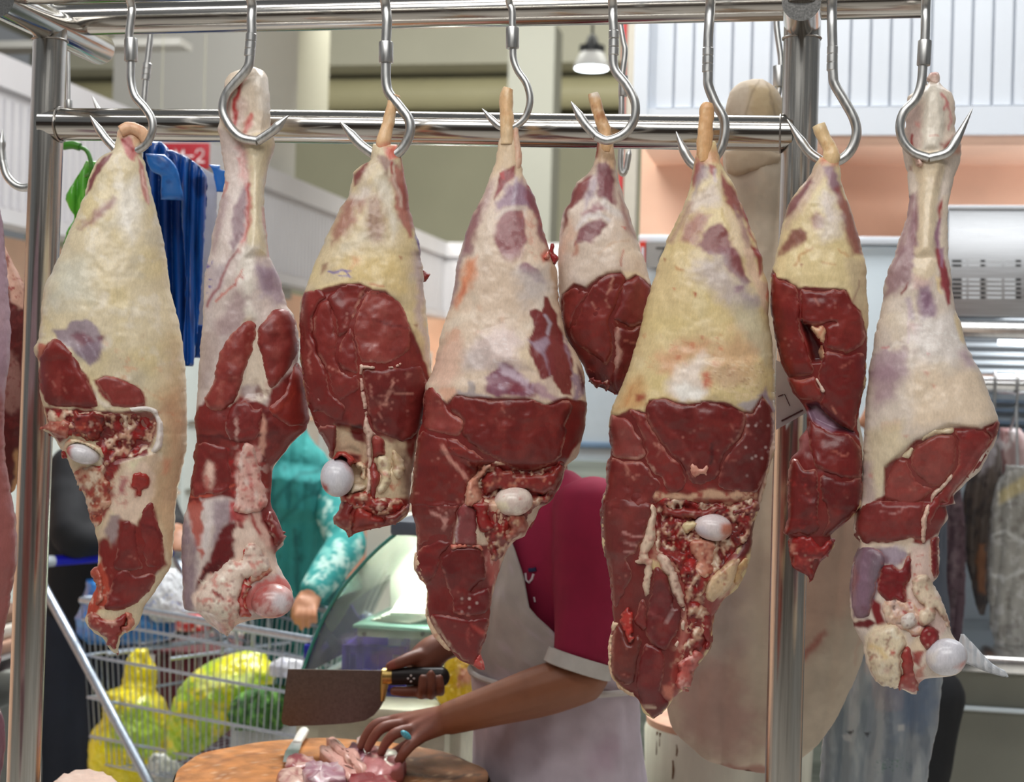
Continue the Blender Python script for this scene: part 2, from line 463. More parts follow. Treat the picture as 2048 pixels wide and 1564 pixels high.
for px in (700, 800, 1110, 1190): b.box((at(px, 0, 25.6)[0], 25.6, at(px, 260, 25.6)[2]), (at(px + 8, 0, 25.6)[0], 25.95, 7.5))
b.box((-13, 25.7, at(1000, 262, 26)[2]), (4, 26, at(1000, 250, 26)[2])); struct('trim_6', b, mat('wall_batten', (146, 143, 124), .8, var=.02))
b = MB(); b.box((-9, 9.5, at(330, 90, 9.5)[2]), (at(362, 0, 9.5)[0], 9.7, at(330, 76, 9.5)[2])); struct('trim_7', b, PILL)
q = at(1243, 300, 9.0); b = MB(); b.box((q[0] - .012, 9, 2.4), (q[0] + .012, 9.03, 4.2)); struct('trim_8', b, mat('red_trim', (176, 34, 40), .5, var=.02))
b = MB(); b.box((q[0] + .02, 9, 2.4), (q[0] + .09, 9.1, 4.4)); struct('trim_9', b, mat('pale_trim', (176, 170, 158), .6, var=.02))

# ------------------------------------------------------------------ high-bay lamp
t = thing('high_bay_lamp', at(1183, 137, 14.0), 'round black and white high bay lamp glowing under the roof', 'lamp')
o = np.asarray(_ORG[t]); s = .0046
b = MB(); b.lathe([(0, 0), (34 * s, 0), (35 * s, 4 * s), (24 * s, 30 * s), (23 * s, 31 * s)], o, 28); b.build('lamp_shade', mat('lamp_shade', (205, 205, 205), .3, var=0), t)
b = MB(); b.lathe([(23 * s, 31 * s), (25 * s, 33 * s), (25 * s, 44 * s), (14 * s, 47 * s), (9 * s, 62 * s), (5 * s, 66 * s)], o, 20); b.build('lamp_housing', mat('black_cast', (26, 28, 32), .5, var=0), t)
b = MB(); b.tube([o + (0, 0, 66 * s), o + (0.01, 0, 7.55 - o[2])], .012, 8); b.build('lamp_rod', mat('black_cast', (26, 28, 32), .5), t)
b = MB(); b.lathe([(0, -.004), (32 * s, -.004), (32 * s, .0), (0, .0)], o, 28); b.build('lamp_lens', mat('lamp_glow', (255, 255, 255), .4, var=0, emis=(240, 250, 255), estr=9), t)
# ------------------------------------------------------------------ M-2 sign
Y = 7.2
p = at(380, 312, Y); sc = np.linalg.norm(at(381, 312, Y) - p)
t = thing('aisle_sign', p, 'red hanging sign reading M-2 behind the blue bags', 'sign')
b = MB(); b.box(p + (-75 * sc, -.012, -25 * sc), p + (38 * sc, .012, 24 * sc), .004); b.build('sign_board', mat('sign_red', (150, 34, 44), .5, var=.03), t)
b = letters('M-2', p + (-28 * sc, -.0125, -12 * sc), (1, 0, 0), (0, 0, 1), 17 * sc, .16, .22, nrm=np.array([0, -1, 0])); b.build('sign_lettering', mat('sign_white', (226, 214, 214), .5, var=0), t, False)
b = MB()
for dx in (-60, 25): b.tube([p + (dx * sc, 0, 24 * sc), p + (dx * sc, 0, 1.6)], .002, 6)
b.build('sign_hanger', HALLW, t)
# small board in a red frame on the right stall
Y = 4.96
t = thing('notice_board', at(1310, 540, Y), 'grey notice board with red edge strip, between hanging shank and white panel', 'notice board')
b = MB(); p = at(1292, 535, Y); p2 = at(1420, 486, Y); b.box((p[0], Y - .01, p[2]), (p2[0], Y, p2[2])); b.build('board', mat('notice_grey', (150, 146, 142), .5, var=.03), t)
b = MB(); p = at(1279, 537, Y); p2 = at(1292, 485, Y); b.box((p[0], Y - .014, p[2]), (p2[0], Y, p2[2])); b.build('edge_strip', mat('notice_red', (206, 52, 34), .5, var=.02), t)
b = MB(); p = at(1283, 528, Y); p2 = at(1289, 495, Y); b.box((p[0], Y - .016, p[2]), (p2[0], Y - .012, p2[2])); b.build('edge_label', PANEL, t)
b = letters('7', at(1313, 519, Y - .01), (1, 0, 0), (0, 0, 1), .026, .16, nrm=np.array([0, -1., 0])); b.build('lettering', DARK, t, False)

# ------------------------------------------------------------------ cold cabinets
XCAB = at(1888, 700, 4.62)[0] - .05
t = thing('cold_cabinet', (.4, 5.1, 0), 'tall white cold cabinet under the peach wall, behind the hanging legs', 'cabinet')
b = MB(); b.box((-.56, 4.98, .1), (XCAB, 5.40, 2.03), .01); b.build('cabinet_body', PANEL, t)
b = MB(); b.box((-.57, 4.96, 2.03), (XCAB + .01, 5.41, 2.055), .005); b.build('cabinet_top', FASC, t)
b = MB()
for zz, cc in ((1.36, .012),): b.box((-.55, 4.965, zz), (XCAB - .02, 4.985, zz + .03), .003)
b.build('cabinet_rail', mat('blue_grey_rail', (96, 122, 148), .4), t)
b = MB(); b.box((-.55, 4.955, .3), (XCAB - .02, 4.985, 1.30), .004); b.build('cabinet_grille', mat('green_grey_grille', (128, 138, 130), .4, var=.25, scale=26, stretch=(.05, 1, 1)), t)
for i, (y0, y1, h) in enumerate(((6.4, 8.6, 1.86), (8.65, 11.2, 1.86), (11.25, 14.6, 1.9))):
    lab = ('white display cabinet nearest along the left stalls, behind the clotted leg', 'white display cabinet midway along the left stalls', 'white display cabinet farthest along the left stalls')[i]
    t = thing('display_cabinet', (-3.9, (y0 + y1) / 2, 0), lab, 'cabinet', 'cabinets along the left stalls')
    b = MB(); b.box((-4.75, y0, .12), (-3.62, y1, h), .015); b.build('cabinet_body', mat('cabinet_paint', (198, 206, 204), .4, var=.02, scale=2), t)
    b = MB(); b.box((-4.7, y0 + .02, 0), (-3.7, y1 - .02, .12)); b.build('plinth', DARK, t)
    b = MB()
    for z in (.45, .9, 1.3): b.box((-3.63, y0 + .03, z), (-3.6, y1 - .03, z + .025), .004)
    b.box((-4.72, y0 - .012, 1.28), (-3.64, y0, 1.3)); b.box((-4.72, y0 - .012, .95), (-3.64, y0, .965))
    b.build('cabinet_trim', STEEL, t)
t = thing('cold_cabinet', (-1.2, 6.3, 0), 'white cold cabinet farther back behind the butcher with a blue line across', 'cabinet')
xa = at(945, 800, 6.2)[0]
b = MB(); b.box((xa, 6.2, .1), (-.64, 6.6, 1.98), .01); b.build('cabinet_body', mat('blue_grey_panel', (158, 170, 178), .4, var=.02), t)
z_ = at(1200, 890, 6.2)[2]; b = MB(); b.box((xa, 6.185, z_ - .012), (-.64, 6.2, z_ + .012), .003); b.build('cabinet_rail', mat('blue_grey_rail', (96, 122, 148), .4), t)
z_ = at(1200, 922, 6.2)[2]; b = MB(); b.box((xa, 6.18, .3), (-.64, 6.2, z_), .004); b.build('cabinet_grille', mat('green_grey_grille', (128, 138, 130), .4), t)
b = MB(); b.box((xa + .02, 6.25, 0), (-.66, 6.58, .1)); b.build('plinth', DARK, t)
# stainless fridge with hanging meat, right edge
Y = 4.62
XL = at(1888, 700, Y)[0]; XR = XL + 1.5
zt, zb = at(1960, 419, Y)[2], at(1960, 634, Y)[2]
zs, zs2 = at(1990, 1308, Y)[2], at(1990, 1345, Y)[2]
t = thing('meat_fridge', (XL + .7, Y + .4, 0), 'stainless open fronted fridge with slotted header at the right edge', 'fridge')
FR = steel_material('satin_sheet_steel', (.50, .52, .55), .36, (1.2, 1.2, 60))
b = MB(); b.box((XL, Y, zb), (XR, Y + .12, zt), .006); b.build('header_panel', FR, t)
sc = np.linalg.norm(at(1961, 600, Y) - at(1960, 600, Y)); LOU = mat('louvre_white', (216, 220, 224), .4, var=0)
for yy in (522, 531, 559, 568, 577, 586, 595):
    for (a, c, nm, mm) in ((1904, 1923, 'vent_slot', DARK), (1961, 1970, 'vent_slot', DARK), (2031, 2042, 'vent_slot', DARK), (1924, 1933, 'vent_louvre', LOU), (1937, 1960, 'vent_louvre', LOU), (1974, 2003, 'vent_louvre', LOU), (2009, 2031, 'vent_louvre', LOU)):
        b = MB(); q = at(a, yy, Y); q2 = at(c, yy, Y); b.box((q[0], Y - .0015, q[2] - 2.1 * sc), (q2[0], Y + .004, q[2] + 2.1 * sc)); b.build(nm, mm, t)
b = MB(); b.box((XL, Y - .006, zt), (XR, Y + .13, zt + .012), .003); b.build('header_cap', FASC, t)
b = MB(); z_ = at(1960, 641, Y)[2]; b.box((XL, Y - .02, z_ - .05), (XR, Y + .1, z_), .012); b.build('canopy_rail', steel_material('bright_rail', (.86, .87, .88), .2), t)
b = MB(); b.box((XL - .03, Y, 0), (XL, Y + .78, zt), .004); b.box((XL - .03, Y + .74, 0), (XR, Y + .78, zt)); b.build('cabinet_shell', mat('fridge_liner', (150, 156, 160), .35, var=.04, scale=5, stretch=(1, 1, 8)), t)
b = MB(); b.box((XL, Y - .03, zs2), (XR, Y + .72, zs), .012); b.build('sill', steel_material('bright_rail', (.86, .87, .88), .2), t)
b = MB(); b.box((XL, Y + .0, 0), (XR, Y + .05, zs2 - .003)); b.build('kick_panel', mat('kick_panel_grey', (124, 124, 114), .45, var=.05, scale=6), t)
b = MB(); z_ = at(1960, 1412, Y)[2]; b.box((XL, Y - .02, z_ - .012), (XR, Y + .01, z_), .003); b.build('kick_trim', PANEL, t)
b = MB(); z_ = at(1990, 768, Y + .3)[2]; b.tube([(XL, Y + .3, z_), (XR, Y + .3, z_)], .03, 20); b.build('hanging_pipe', steel_material('bright_rail', (.86, .87, .88), .2), t)
b = MB()
for yy in (690, 708, 725, 742): 
    z_ = at(1990, yy, Y + .6)[2]; b.box((XL, Y + .58, z_ - .006), (XR, Y + .60, z_ + .006))
b.build('air_grille', mat('grille_white', (226, 232, 236), .4, var=0), t)
b = MB(); z_ = at(1990, 674, Y + .4)[2]; b.box((XL + .2, Y + .35, z_ - .02), (XR, Y + .5, z_ + .012), .004); b.build('fridge_light', mat('fridge_tube', (255, 255, 255), .4, var=0, emis=(240, 248, 255), estr=7), t)
b = MB()
for yy in (800, 818, 842, 858, 905, 925): z_ = at(1990, yy, Y + .73)[2]; b.box((XL, Y + .715, z_ - .009), (XR, Y + .735, z_ + .002))
b.build('rear_slot', mat('slot_blue_grey', (82, 96, 112), .5), t)

# ================================================================== the steel hanging rack
YT, YM = 2.13, 2.255          # front (hook) rail plane, rear (post) plane
PR = .0255
rack = thing('hanging_rack', at(860, 1560, YM) * (1, 1, 0), 'stainless tube rack with two posts and rails that carries the hooks', 'meat rack')
def post(name, pts, y):
    P = np.array([at(a, b_, y) for a, b_ in pts]); d = (P[-1] - P[0]) / (P[0][2] - P[-1][2])
    P = np.vstack([P, P[-1] + d * (P[-1][2] - .0)])
    b = MB(); b.tube(P, PR, 40); b.build(name, STEEL, rack)
    b = MB(); b.lathe([(0, 0), (.045, 0), (.045, .012), (.03, .03), (0, .03)], (P[-1][0], P[-1][1], 0), 24); b.build('post_foot', mat('rubber_grey', (60, 60, 62), .7), rack)
post('post', [(101, 55), (47, 1564)], YM)
post('post', [(1605, 30), (1566, 1564)], YM)
RSTEEL = steel_material('brushed_rail_steel', (.54, .52, .49), .15, (1.2, 60, 60))
b = MB(); P = [at(90, 249, YM), at(600, 254, YM), at(1100, 262, YM), at(1585, 268, YM)]
b.tube(spline([(p[0], YM - .004, p[2]) for p in P], 6), PR * .97, 40); b.build('cross_rail', RSTEEL, rack)
xl = at(101, 60, YM)[0]; zl = at(101, 50, YM)[2]
xr = at(1605, 30, YM)[0]; zr = at(1606, 3, 2.14)[2]
A_ = np.array([xl - .06, YT, at(1024, -50, YT)[2]]); xe = at(1930, -46, YT)[0]
b = MB(); b.tube([A_, (xe, YT, A_[2])], PR, 40); b.build('front_rail', RSTEEL, rack)
for x_, z_ in ((xl, zl), (xr, zr)):
    b = MB(); b.tube([(x_, YT + .02, A_[2]), (x_, YT + .02, z_)], PR * .8, 24); b.build('riser', STEEL, rack)
b = MB(); z_ = at(960, 23, 2.33)[2]; b.tube([(at(118, 23, 2.33)[0], 2.33, z_), (at(1842, 23, 2.33)[0], 2.33, z_ + .004)], PR, 40); b.build('upper_rail', RSTEEL, rack)
DST = steel_material('brushed_arm_steel', (.54, .52, .49), .15, (60, 1.2, 60))
b = MB(); b.tube([(xl, 2.095, zl), (xl, 2.425, zl), (xl, 2.43, zl)], [PR * 1.02, PR * 1.02, PR * .96], 40); b.build('side_arm', DST, rack)
b = MB(); b.tube([(xr, 2.14, zr), (xr, 2.40, zr)], PR * 1.02, 40); b.build('side_arm', DST, rack)
def ring_bead(c, ax, r):
    ax = np.asarray(ax, float); e1 = np.cross(ax, UPZ if abs(ax[2]) < .9 else np.array([1., 0, 0])); e1 /= np.linalg.norm(e1); e2 = np.cross(ax, e1)
    an = np.linspace(0, 2 * math.pi, 40)
    return [c + (e1 * math.cos(t) + e2 * math.sin(t)) * r * (1 + .012 * math.sin(t * 19)) for t in an]
bs = MB(); bs.tube(ring_bead(np.array([xl + .024, YM - .004, at(130, 250, YM)[2]]), (1, 0, 0), .0262), .0016, 6); bs.build('weld_bead', steel_material('weld_steel', (.4, .38, .36), .35), rack)
bs = MB(); bs.tube(ring_bead(np.array([xr - .026, YM - .004, at(1568, 268, YM)[2]]), (1, 0, 0), .0262), .0016, 6); bs.build('weld_bead', steel_material('weld_steel', (.4, .38, .36), .35), rack)
bs = MB(); bs.tube(ring_bead(np.array([xl, YM, zl - .024]), (0, 0, 1), .0265), .0016, 6); bs.build('weld_bead', steel_material('weld_steel', (.4, .38, .36), .35), rack)
bs = MB(); bs.tube(ring_bead(np.array([xr, YM, zr - .024]), (0, 0, 1), .0265), .0016, 6); bs.build('weld_bead', steel_material('weld_steel', (.4, .38, .36), .35), rack)

# ------------------------------------------------------------------ hooks
def hook(label, y, shank, bowl, tip, ferr, style, r=6.2, rear=False, top=True, groups='meat hooks along the front rail'):
    """shank: picture points from the rail down to the bend; bowl: the J; tip: last points, tapering"""
    f0 = at(shank[0][0], shank[0][1], y)
    sc = np.linalg.norm(at(shank[0][0] + 1, shank[0][1], y) - f0)
    tpt = at(shank[0][0], -52, YT) if top else f0
    r *= 1.26
    h = thing('meat_hook', f0, label, 'hook', groups)
    pts = [np.asarray(at(px, py, y)) for px, py in shank + bowl]
    if top:   # loop over the rail
        c = np.array([f0[0], YT, A_[2]]); R_ = PR + r * sc * 1.05
        loop = [c + np.array([0, R_ * math.cos(a), R_ * math.sin(a)]) for a in np.linspace(-.5, math.pi * 1.0, 9)]
        up = [p for p in loop]
        pts = up + [c + np.array([0, -R_, -.012])] + pts[1:] if False else up + pts
    P = spline(pts, 7)
    # drop points that fold back
    b = MB(); b.tube(P, r * sc, 16); b.build('shank', HOOKM, h)
    tp = [np.asarray(at(px, py, y)) for px, py in [bowl[-1]] + tip]
    T = spline([pts[-1]] + tp[1:], 6); n = len(T)
    k = np.linspace(0, 1, n)
    b = MB(); b.tube(T, r * sc * np.clip(1.0 - np.clip((k - .6) / .4, 0, 1) * .93, .06, 1), 16); b.build('point', HOOKM, h)
    (fx, fy, fh, fw) = ferr
    a0, a1 = np.asarray(at(fx[0], fy - fh / 2, y)), np.asarray(at(fx[1], fy + fh / 2, y)); L_ = np.linalg.norm(a1 - a0); w = fw / 2 * sc
    if style == 'plain': prof = [(w * .7, 0), (w * .95, 0), (w, .0015), (w, L_ - .0015), (w * .95, L_), (w * .6, L_)]
    else:
        prof = [(w * .7, 0)]
        for i in range(3):
            u0, u1 = L_ * i / 3, L_ * (i + 1) / 3
            prof += [(w * .86, u0), (w, u0 + L_ * .03), (w, u1 - L_ * .03), (w * .86, u1)]
        prof += [(w * .6, L_)]
    b = MB(); b.lathe(prof, a0, 24, a1 - a0); b.build('swivel_ferrule', HOOKM, h)
    return h
HY = YT - .004
hook('steel hook with plain ferrule holding the leftmost pale fat leg', HY, [(262, 8), (263, 30), (258, 75), (262, 122), (262, 160)], [(270, 192), (290, 216), (304, 240), (303, 268), (286, 294), (255, 306), (232, 300)], [(212, 278), (195, 254), (180, 231)], ((262, 262), 100, 46, 25), 'plain')
hook('steel hook facing left with grooved ferrule, in the pale shank of the second leg', HY, [(503, 6), (503, 40), (503, 70), (500, 115)], [(494, 138), (470, 166), (452, 190), (446, 222), (462, 256), (485, 276), (515, 282)], [(545, 262), (560, 247), (577, 231)], ((503, 499), 90, 46, 21), 'groove', 7.2)
hook('steel hook with plain ferrule in the third leg, the one with a white joint ball', HY, [(770, 4), (774, 40), (772, 85), (772, 130), (772, 160)], [(778, 186), (800, 214), (818, 240), (819, 268), (804, 298), (780, 314), (752, 312)], [(722, 290), (700, 266), (680, 243)], ((772, 772), 105, 42, 28), 'plain', 7.6)
hook('steel hook with short plain ferrule in the middle leg', HY, [(1018, 2), (1024, 20), (1025, 55), (1026, 95), (1027, 118)], [(1036, 142), (1053, 168), (1060, 200), (1052, 232), (1035, 250), (1015, 258)], [(998, 252), (980, 235), (964, 217)], ((1025, 1025), 76, 42, 26), 'plain', 5.6)
hook('steel hook with grooved ferrule in the small fifth piece', HY + .012, [(1225, 4), (1226, 40), (1228, 75), (1226, 115)], [(1231, 142), (1254, 172), (1270, 205), (1268, 240), (1248, 268), (1215, 281), (1192, 272)], [(1172, 250), (1156, 226), (1142, 203)], ((1228, 1227), 86, 50, 21), 'groove', 7.2)
hook('steel hook with grooved ferrule in the sixth, biggest leg', HY, [(1421, 4), (1418, 50), (1416, 90), (1416, 150)], [(1417, 172), (1430, 205), (1447, 236), (1449, 268), (1440, 300), (1420, 326), (1398, 336)], [(1380, 322), (1365, 295), (1352, 263)], ((1416, 1415), 120, 50, 22), 'groove', 7.8)
hook('steel hook with grooved ferrule in the narrow leg by the right post', HY, [(1664, 4), (1664, 50), (1665, 90), (1666, 150)], [(1670, 170), (1690, 204), (1708, 238), (1713, 268), (1702, 300), (1680, 320), (1650, 326)], [(1620, 306), (1598, 276), (1574, 238)], ((1665, 1664), 117, 50, 22), 'groove', 8.0)
hook('steel hook facing left with plain ferrule, in the rightmost shank', HY, [(1852, 4), (1851, 40), (1850, 80), (1846, 130), (1842, 170)], [(1830, 200), (1808, 224), (1800, 252), (1806, 280), (1826, 304), (1858, 316)], [(1896, 304), (1918, 270), (1945, 217)], ((1850, 1847), 106, 50, 28), 'plain', 7.6)
hook('empty steel hook at the left edge, its point left of the left post', YM + .055, [(100, -46), (98, 60), (98, 180), (98, 280)], [(96, 320), (84, 352), (58, 374), (34, 372), (14, 352), (5, 322)], [(3, 300), (4, 280), (5, 258)], ((98, 98), 160, 46, 24), 'plain', 6.0, top=False, groups='meat hooks on the rear rail')
# thinner hooks on the far rail behind
RY = 2.62
def rear_hook(label, pts, tip, ferr, style, r=4.5, y=RY): return hook(label, y, pts[:-5], pts[-5:], tip, ferr, style, r, top=False, groups='meat hooks on the rear rail')
rear_hook('rear hook with grooved ferrule that holds the blue bags', [(306, -60), (304, 30), (300, 80), (294, 130), (289, 190), (284, 250), (283, 276), (262, 290), (236, 280), (216, 252)], [(205, 236), (196, 218), (184, 192)], ((295, 291), 143, 34, 17), 'groove')
rear_hook('rear hook with plain ferrule hanging behind the fifth piece', [(1242, -60), (1238, 20), (1246, 80), (1250, 105), (1244, 160), (1243, 230), (1242, 290), (1241, 335), (1246, 348), (1252, 340)], [(1256, 320), (1258, 306), (1260, 296)], ((1247, 1246), 172, 40, 19), 'plain')
rear_hook('rear hook with plain ferrule that holds the cloth wrapped carcass', [(1552, -60), (1553, 40), (1556, 75), (1562, 120), (1560, 160), (1556, 190), (1545, 210), (1530, 214), (1518, 206), (1510, 196)], [(1506, 186), (1502, 178), (1500, 170)], ((1558, 1558), 153, 42, 24), 'plain', 5.0)
rear_hook('thin rear hook beside the top of the left post', [(136, -40), (136, 40), (137, 130), (138, 200), (138, 240), (140, 262), (150, 276), (164, 278), (176, 270), (184, 254)], [(186, 242), (188, 230), (190, 222)], ((138, 138), 209, 18, 13), 'plain', 2.4)
t = thing('rear_rail', at(700, -62, RY), 'rear steel rail hidden above the frame that carries the thin hooks', 'rail')
b = MB(); z_ = at(700, -62, RY)[2]; b.tube([(-1.7, RY + .02, z_ + .02), (1.3, RY + .02, z_ + .02)], .02, 20); b.build('rail_tube', RSTEEL, t)
b = MB()
for x_ in (-1.68, 1.28): b.tube([(x_, RY + .02, z_ + .02), (x_, RY + .02, 3.4)], .012, 12)
b.build('rail_hanger', RSTEEL, t)

# ================================================================== hanging joints of meat: builder
RED, DRED, DEEP, PALE = (126, 36, 32), (98, 26, 25), (64, 16, 18), (150, 68, 62)
BRT, PINK, SALM = (160, 36, 34), (214, 160, 150), (214, 150, 118)
CREAM, YEL, FATW, GREYF = (226, 208, 178), (224, 202, 142), (236, 222, 204), (200, 190, 170)
MEMB, LILA, SILV = (212, 200, 200), (160, 132, 148), (150, 106, 112)
BONE, CART, WHT = (228, 186, 136), (216, 212, 216), (238, 230, 224)
_MUS = {RED, DRED, DEEP, PALE, BRT}
ALB = 0.92
def pig(c, mus=None):
    if c[0] > 110 and c[0] >= c[1] > 80 and c[2] > c[1]: c = (c[0], c[1], min(c[2], .515 * (c[0] + c[1])))
    m = (1.0 if tuple(c) in _MUS or (c[0] > 1.9 * c[1] and c[0] < 190) else 0.0) if mus is None else mus
    return np.concatenate([lin(c) * ALB, [m]])
def P(poly, col, f=5, a=1.0, w=5): return ('p', poly, col, f, a, w)
def S(pts, col, wd=4, f=2.5, a=1.0, w=3): return ('s', pts, col, wd, f, a, w)
def N_(col, scale=40, lo=.1, hi=.5, a=.5, poly=None, f=20, sy=1.0, seed=0): return ('n', poly, col, scale, lo, hi, a, f, sy, seed)
def V_(poly, col=(205, 150, 140), scale=26, wd=.05, a=.6, f=6, seed=3): return ('v', poly, col, scale, wd, a, f, seed)
def paint(u, v, base, ops, seed=0):
    n = len(u)
    C = np.tile(pig(base), (n, 1))
    for k, op in enumerate(ops):
        if op[0] in 'ps':
            pts = np.asarray(op[1], float)
            if op[0] == 'p': _, _, col, f, a, w = op; pad = f + w * 2 + 4
            else: _, _, col, wd, f, a, w = op; pad = wd + f + w * 2 + 4
            sel = np.where((u > pts[:, 0].min() - pad) & (u < pts[:, 0].max() + pad) & (v > pts[:, 1].min() - pad) & (v < pts[:, 1].max() + pad))[0]
            if not len(sel): continue
            uu, vv = u[sel], v[sel]
            if w:
                uu = uu + w * (1.3 * vnoise(uu / 26, vv / 26, k * 3.1, seed) + .7 * vnoise(uu / 9, vv / 9, k * 1.7, seed + 5))
                vv = vv + w * (1.3 * vnoise(u[sel] / 26, vv / 26, k * 3.1 + 50, seed) + .7 * vnoise(u[sel] / 9, vv / 9, k * 1.7 + 50, seed + 5))
            if op[0] == 'p':
                d = sdist(uu, vv, pts); al = a * sstep((d + f) / (2 * f))
            else:
                d = seg_dist(uu, vv, pts); al = a * (1 - sstep((d - wd / 2 + f) / (2 * f)))
            C[sel] += (pig(col) - C[sel]) * al[:, None]
        elif op[0] == 'n':
            _, poly, col, sc, lo, hi, a, f, sy, sd = op
            q = fbm(u / sc, v / (sc * sy), 0, seed + 11 + sd + k, 2 if sc >= 30 else 4)
            al = a * sstep((q - lo) / (hi - lo))
            if poly is not None: al = al * sstep((sdist(u, v, poly) + f) / (2 * f))
            C += (pig(col) - C) * al[:, None]
        elif op[0] == 'v':      # branching veins of fat through cut muscle: ridges of warped noise
            _, poly, col, sc, wd, a, f, sd = op
            wu = u + 9 * vnoise(u / 18, v / 18, 3, seed + sd); wv = v + 9 * vnoise(u / 18, v / 18, 9, seed + sd)
            q = np.abs(vnoise(wu / sc, wv / (sc * 1.3), 0, seed + sd + 20))
            m = sstep((vnoise(u / (sc * 1.6), v / (sc * 1.6), 4, seed + sd + 40) - .05) / .35)
            al = a * (1 - sstep(q / wd)) * m
            if poly is not None: al = al * sstep((sdist(u, v, poly) - 2) / f)
            C += (pig(col) - C) * al[:, None]
    return C
class Leg:
    def __init__(self, label, y, left, right, depth=.78, dcap=None, p=.92, base=CREAM, ops=(), bumps=(), endtop=8, endbot=26, name='meat_haunch', group='meat legs on the front hooks', tilt=0.0, rag=1.2, seed=1, dv=2.6, off=0.0, body='flesh', cat='meat', jitter=1.2, lean=None, matl=None, fold=None, root=None, alb=None):
        self.seed = seed
        L = np.array(sorted(left, key=lambda q: q[1])); R = np.array(sorted(right, key=lambda q: q[1]))
        v0, v1 = max(L[0, 1], R[0, 1]) - 0, min(L[-1, 1], R[-1, 1])
        v0 = min(L[0, 1], R[0, 1]); v1 = max(L[-1, 1], R[-1, 1])
        um = .5 * (L[:, 0].mean() + R[:, 0].mean())
        C = at(um, CY, y); self.fr = F = Frame(C)
        F.C = F.C + F.N * off
        self.root = root or thing(name, at(um, v0, y), label, cat, group)
        self.matl = matl or MEAT
        n = int((v1 - v0) / dv)
        vs = np.linspace(v0, v1, n)
        ul = pchip(L[:, 1], L[:, 0], vs); ur = pchip(R[:, 1], R[:, 0], vs)
        jl = rag * fbm(vs / 12, vs * 0, 1, seed) * 2; jr = rag * fbm(vs / 12, vs * 0, 5, seed) * 2
        mid, half = (ul + ur) / 2, np.maximum((ur - ul) / 2, 1.2)
        a0, b0 = F.ab(mid - half, vs); a1, b1 = F.ab(mid + half, vs)
        self.vs, self.ac, self.ha, self.b = vs, (a0 + a1) / 2, (a1 - a0) / 2, (b0 + b1) / 2
        if np.ndim(depth): dr = pchip(np.array(depth)[:, 0], np.array(depth)[:, 1], vs)
        else: dr = np.full(n, depth)
        k = max(3, int(30 / dv)); ker = np.hanning(2 * k + 1); ker /= ker.sum()
        hs = np.convolve(np.pad(self.ha, k, 'edge'), ker, 'valid')
        hd = dr * np.minimum(hs, self.ha * 1.6)
        if dcap: hd = dcap * (1 - np.exp(-hd / dcap)) if False else np.minimum(hd, dcap)
        t0 = np.clip((vs - v0) / endtop, 0, 1); t1 = np.clip((v1 - vs) / endbot, 0, 1)
        hd = hd * np.sqrt(np.clip(1 - (1 - t0) ** 2, .0025, 1)) * np.sqrt(np.clip(1 - (1 - t1) ** 2, .0025, 1))
        self.hd = hd; self.p = p
        self.lw = pchip(np.array(lean)[:, 0], np.array(lean)[:, 1], vs) if lean else np.zeros(n)
        self.bumps = bumps; self.vtop = v0
        # ring angles: dense towards the aisle
        nf, nb = 96, 30
        th = np.concatenate([np.linspace(0, math.pi, nf, endpoint=False), np.linspace(math.pi, 2 * math.pi, nb, endpoint=False)])
        ca, sa = np.cos(th), np.sin(th)
        X = np.sign(ca) * np.abs(ca) ** p; Wd = np.sign(sa) * np.abs(sa) ** p
        edge6 = np.abs(X[None]) ** 8
        a = self.ac[:, None] - self.ha[:, None] * X[None] + edge6 * np.where(X[None] > 0, jl[:, None], jr[:, None]) * F.s; w = hd[:, None] * Wd[None]; bb = np.repeat(self.b[:, None], len(th), 1)
        m = len(th)
        # surface unevenness
        nz = fbm(a * 26, bb * 20, w * 26, seed, 4) * .0030 + fbm(a * 90, bb * 70, w * 90, seed + 3, 3) * .0011
        nz *= jitter * np.minimum(1, self.ha / .03)[:, None] * np.minimum(t0, t1)[:, None]
        a = a - nz * X[None] * .35; w = w + nz * Wd[None]
        w = w + self.lw[:, None]
        if fold:   # hanging pleats: depth, width in metres, how much they wander
            fa, fl, fwn = fold[:3]
            ph = a / fl * 2 * math.pi + fwn * 3 * fbm(a * 6, bb * 2.2, 0, seed + 2, 2) * 2 + 1.3 * np.sin(bb * 5)
            w = w + fa * (np.abs(np.sin(ph / 2)) - .5) * np.sign(Wd) * (np.minimum(t0, 1) if len(fold) < 4 else np.clip((vs - v0) / fold[3], 0, 1))[:, None]
        if bumps:
            Pw = F.world(a, bb, w); u, v = proj(Pw)
            w = w + self.bump(u.ravel(), v.ravel()).reshape(u.shape) * np.clip(Wd, 0, 1)[None] ** .5
        Pw = F.world(a, bb, w).reshape(-1, 3)
        faces = []
        i = np.arange(n - 1)[:, None] * m; j = np.arange(m)[None]; j2 = (j + 1) % m
        fq = np.stack([(i + j), (i + m + j), (i + m + j2), (i + j2)], -1).reshape(-1, 4).tolist()
        fq.append(list(range(m))); fq.append([(n - 1) * m + q for q in range(m - 1, -1, -1)])
        u, v = proj(Pw)
        C = paint(u, v, base, ops, seed)
        self.obj = mk(body, Pw, fq, self.matl, self.root, True, C)
    def bump(self, u, v):
        r = np.zeros(len(u))
        for bp in self.bumps:
            poly, h, f = bp[:3]
            r = r + h * sstep((sdist(u, v, np.asarray(poly, float)) + f * .3) / f)
        return r
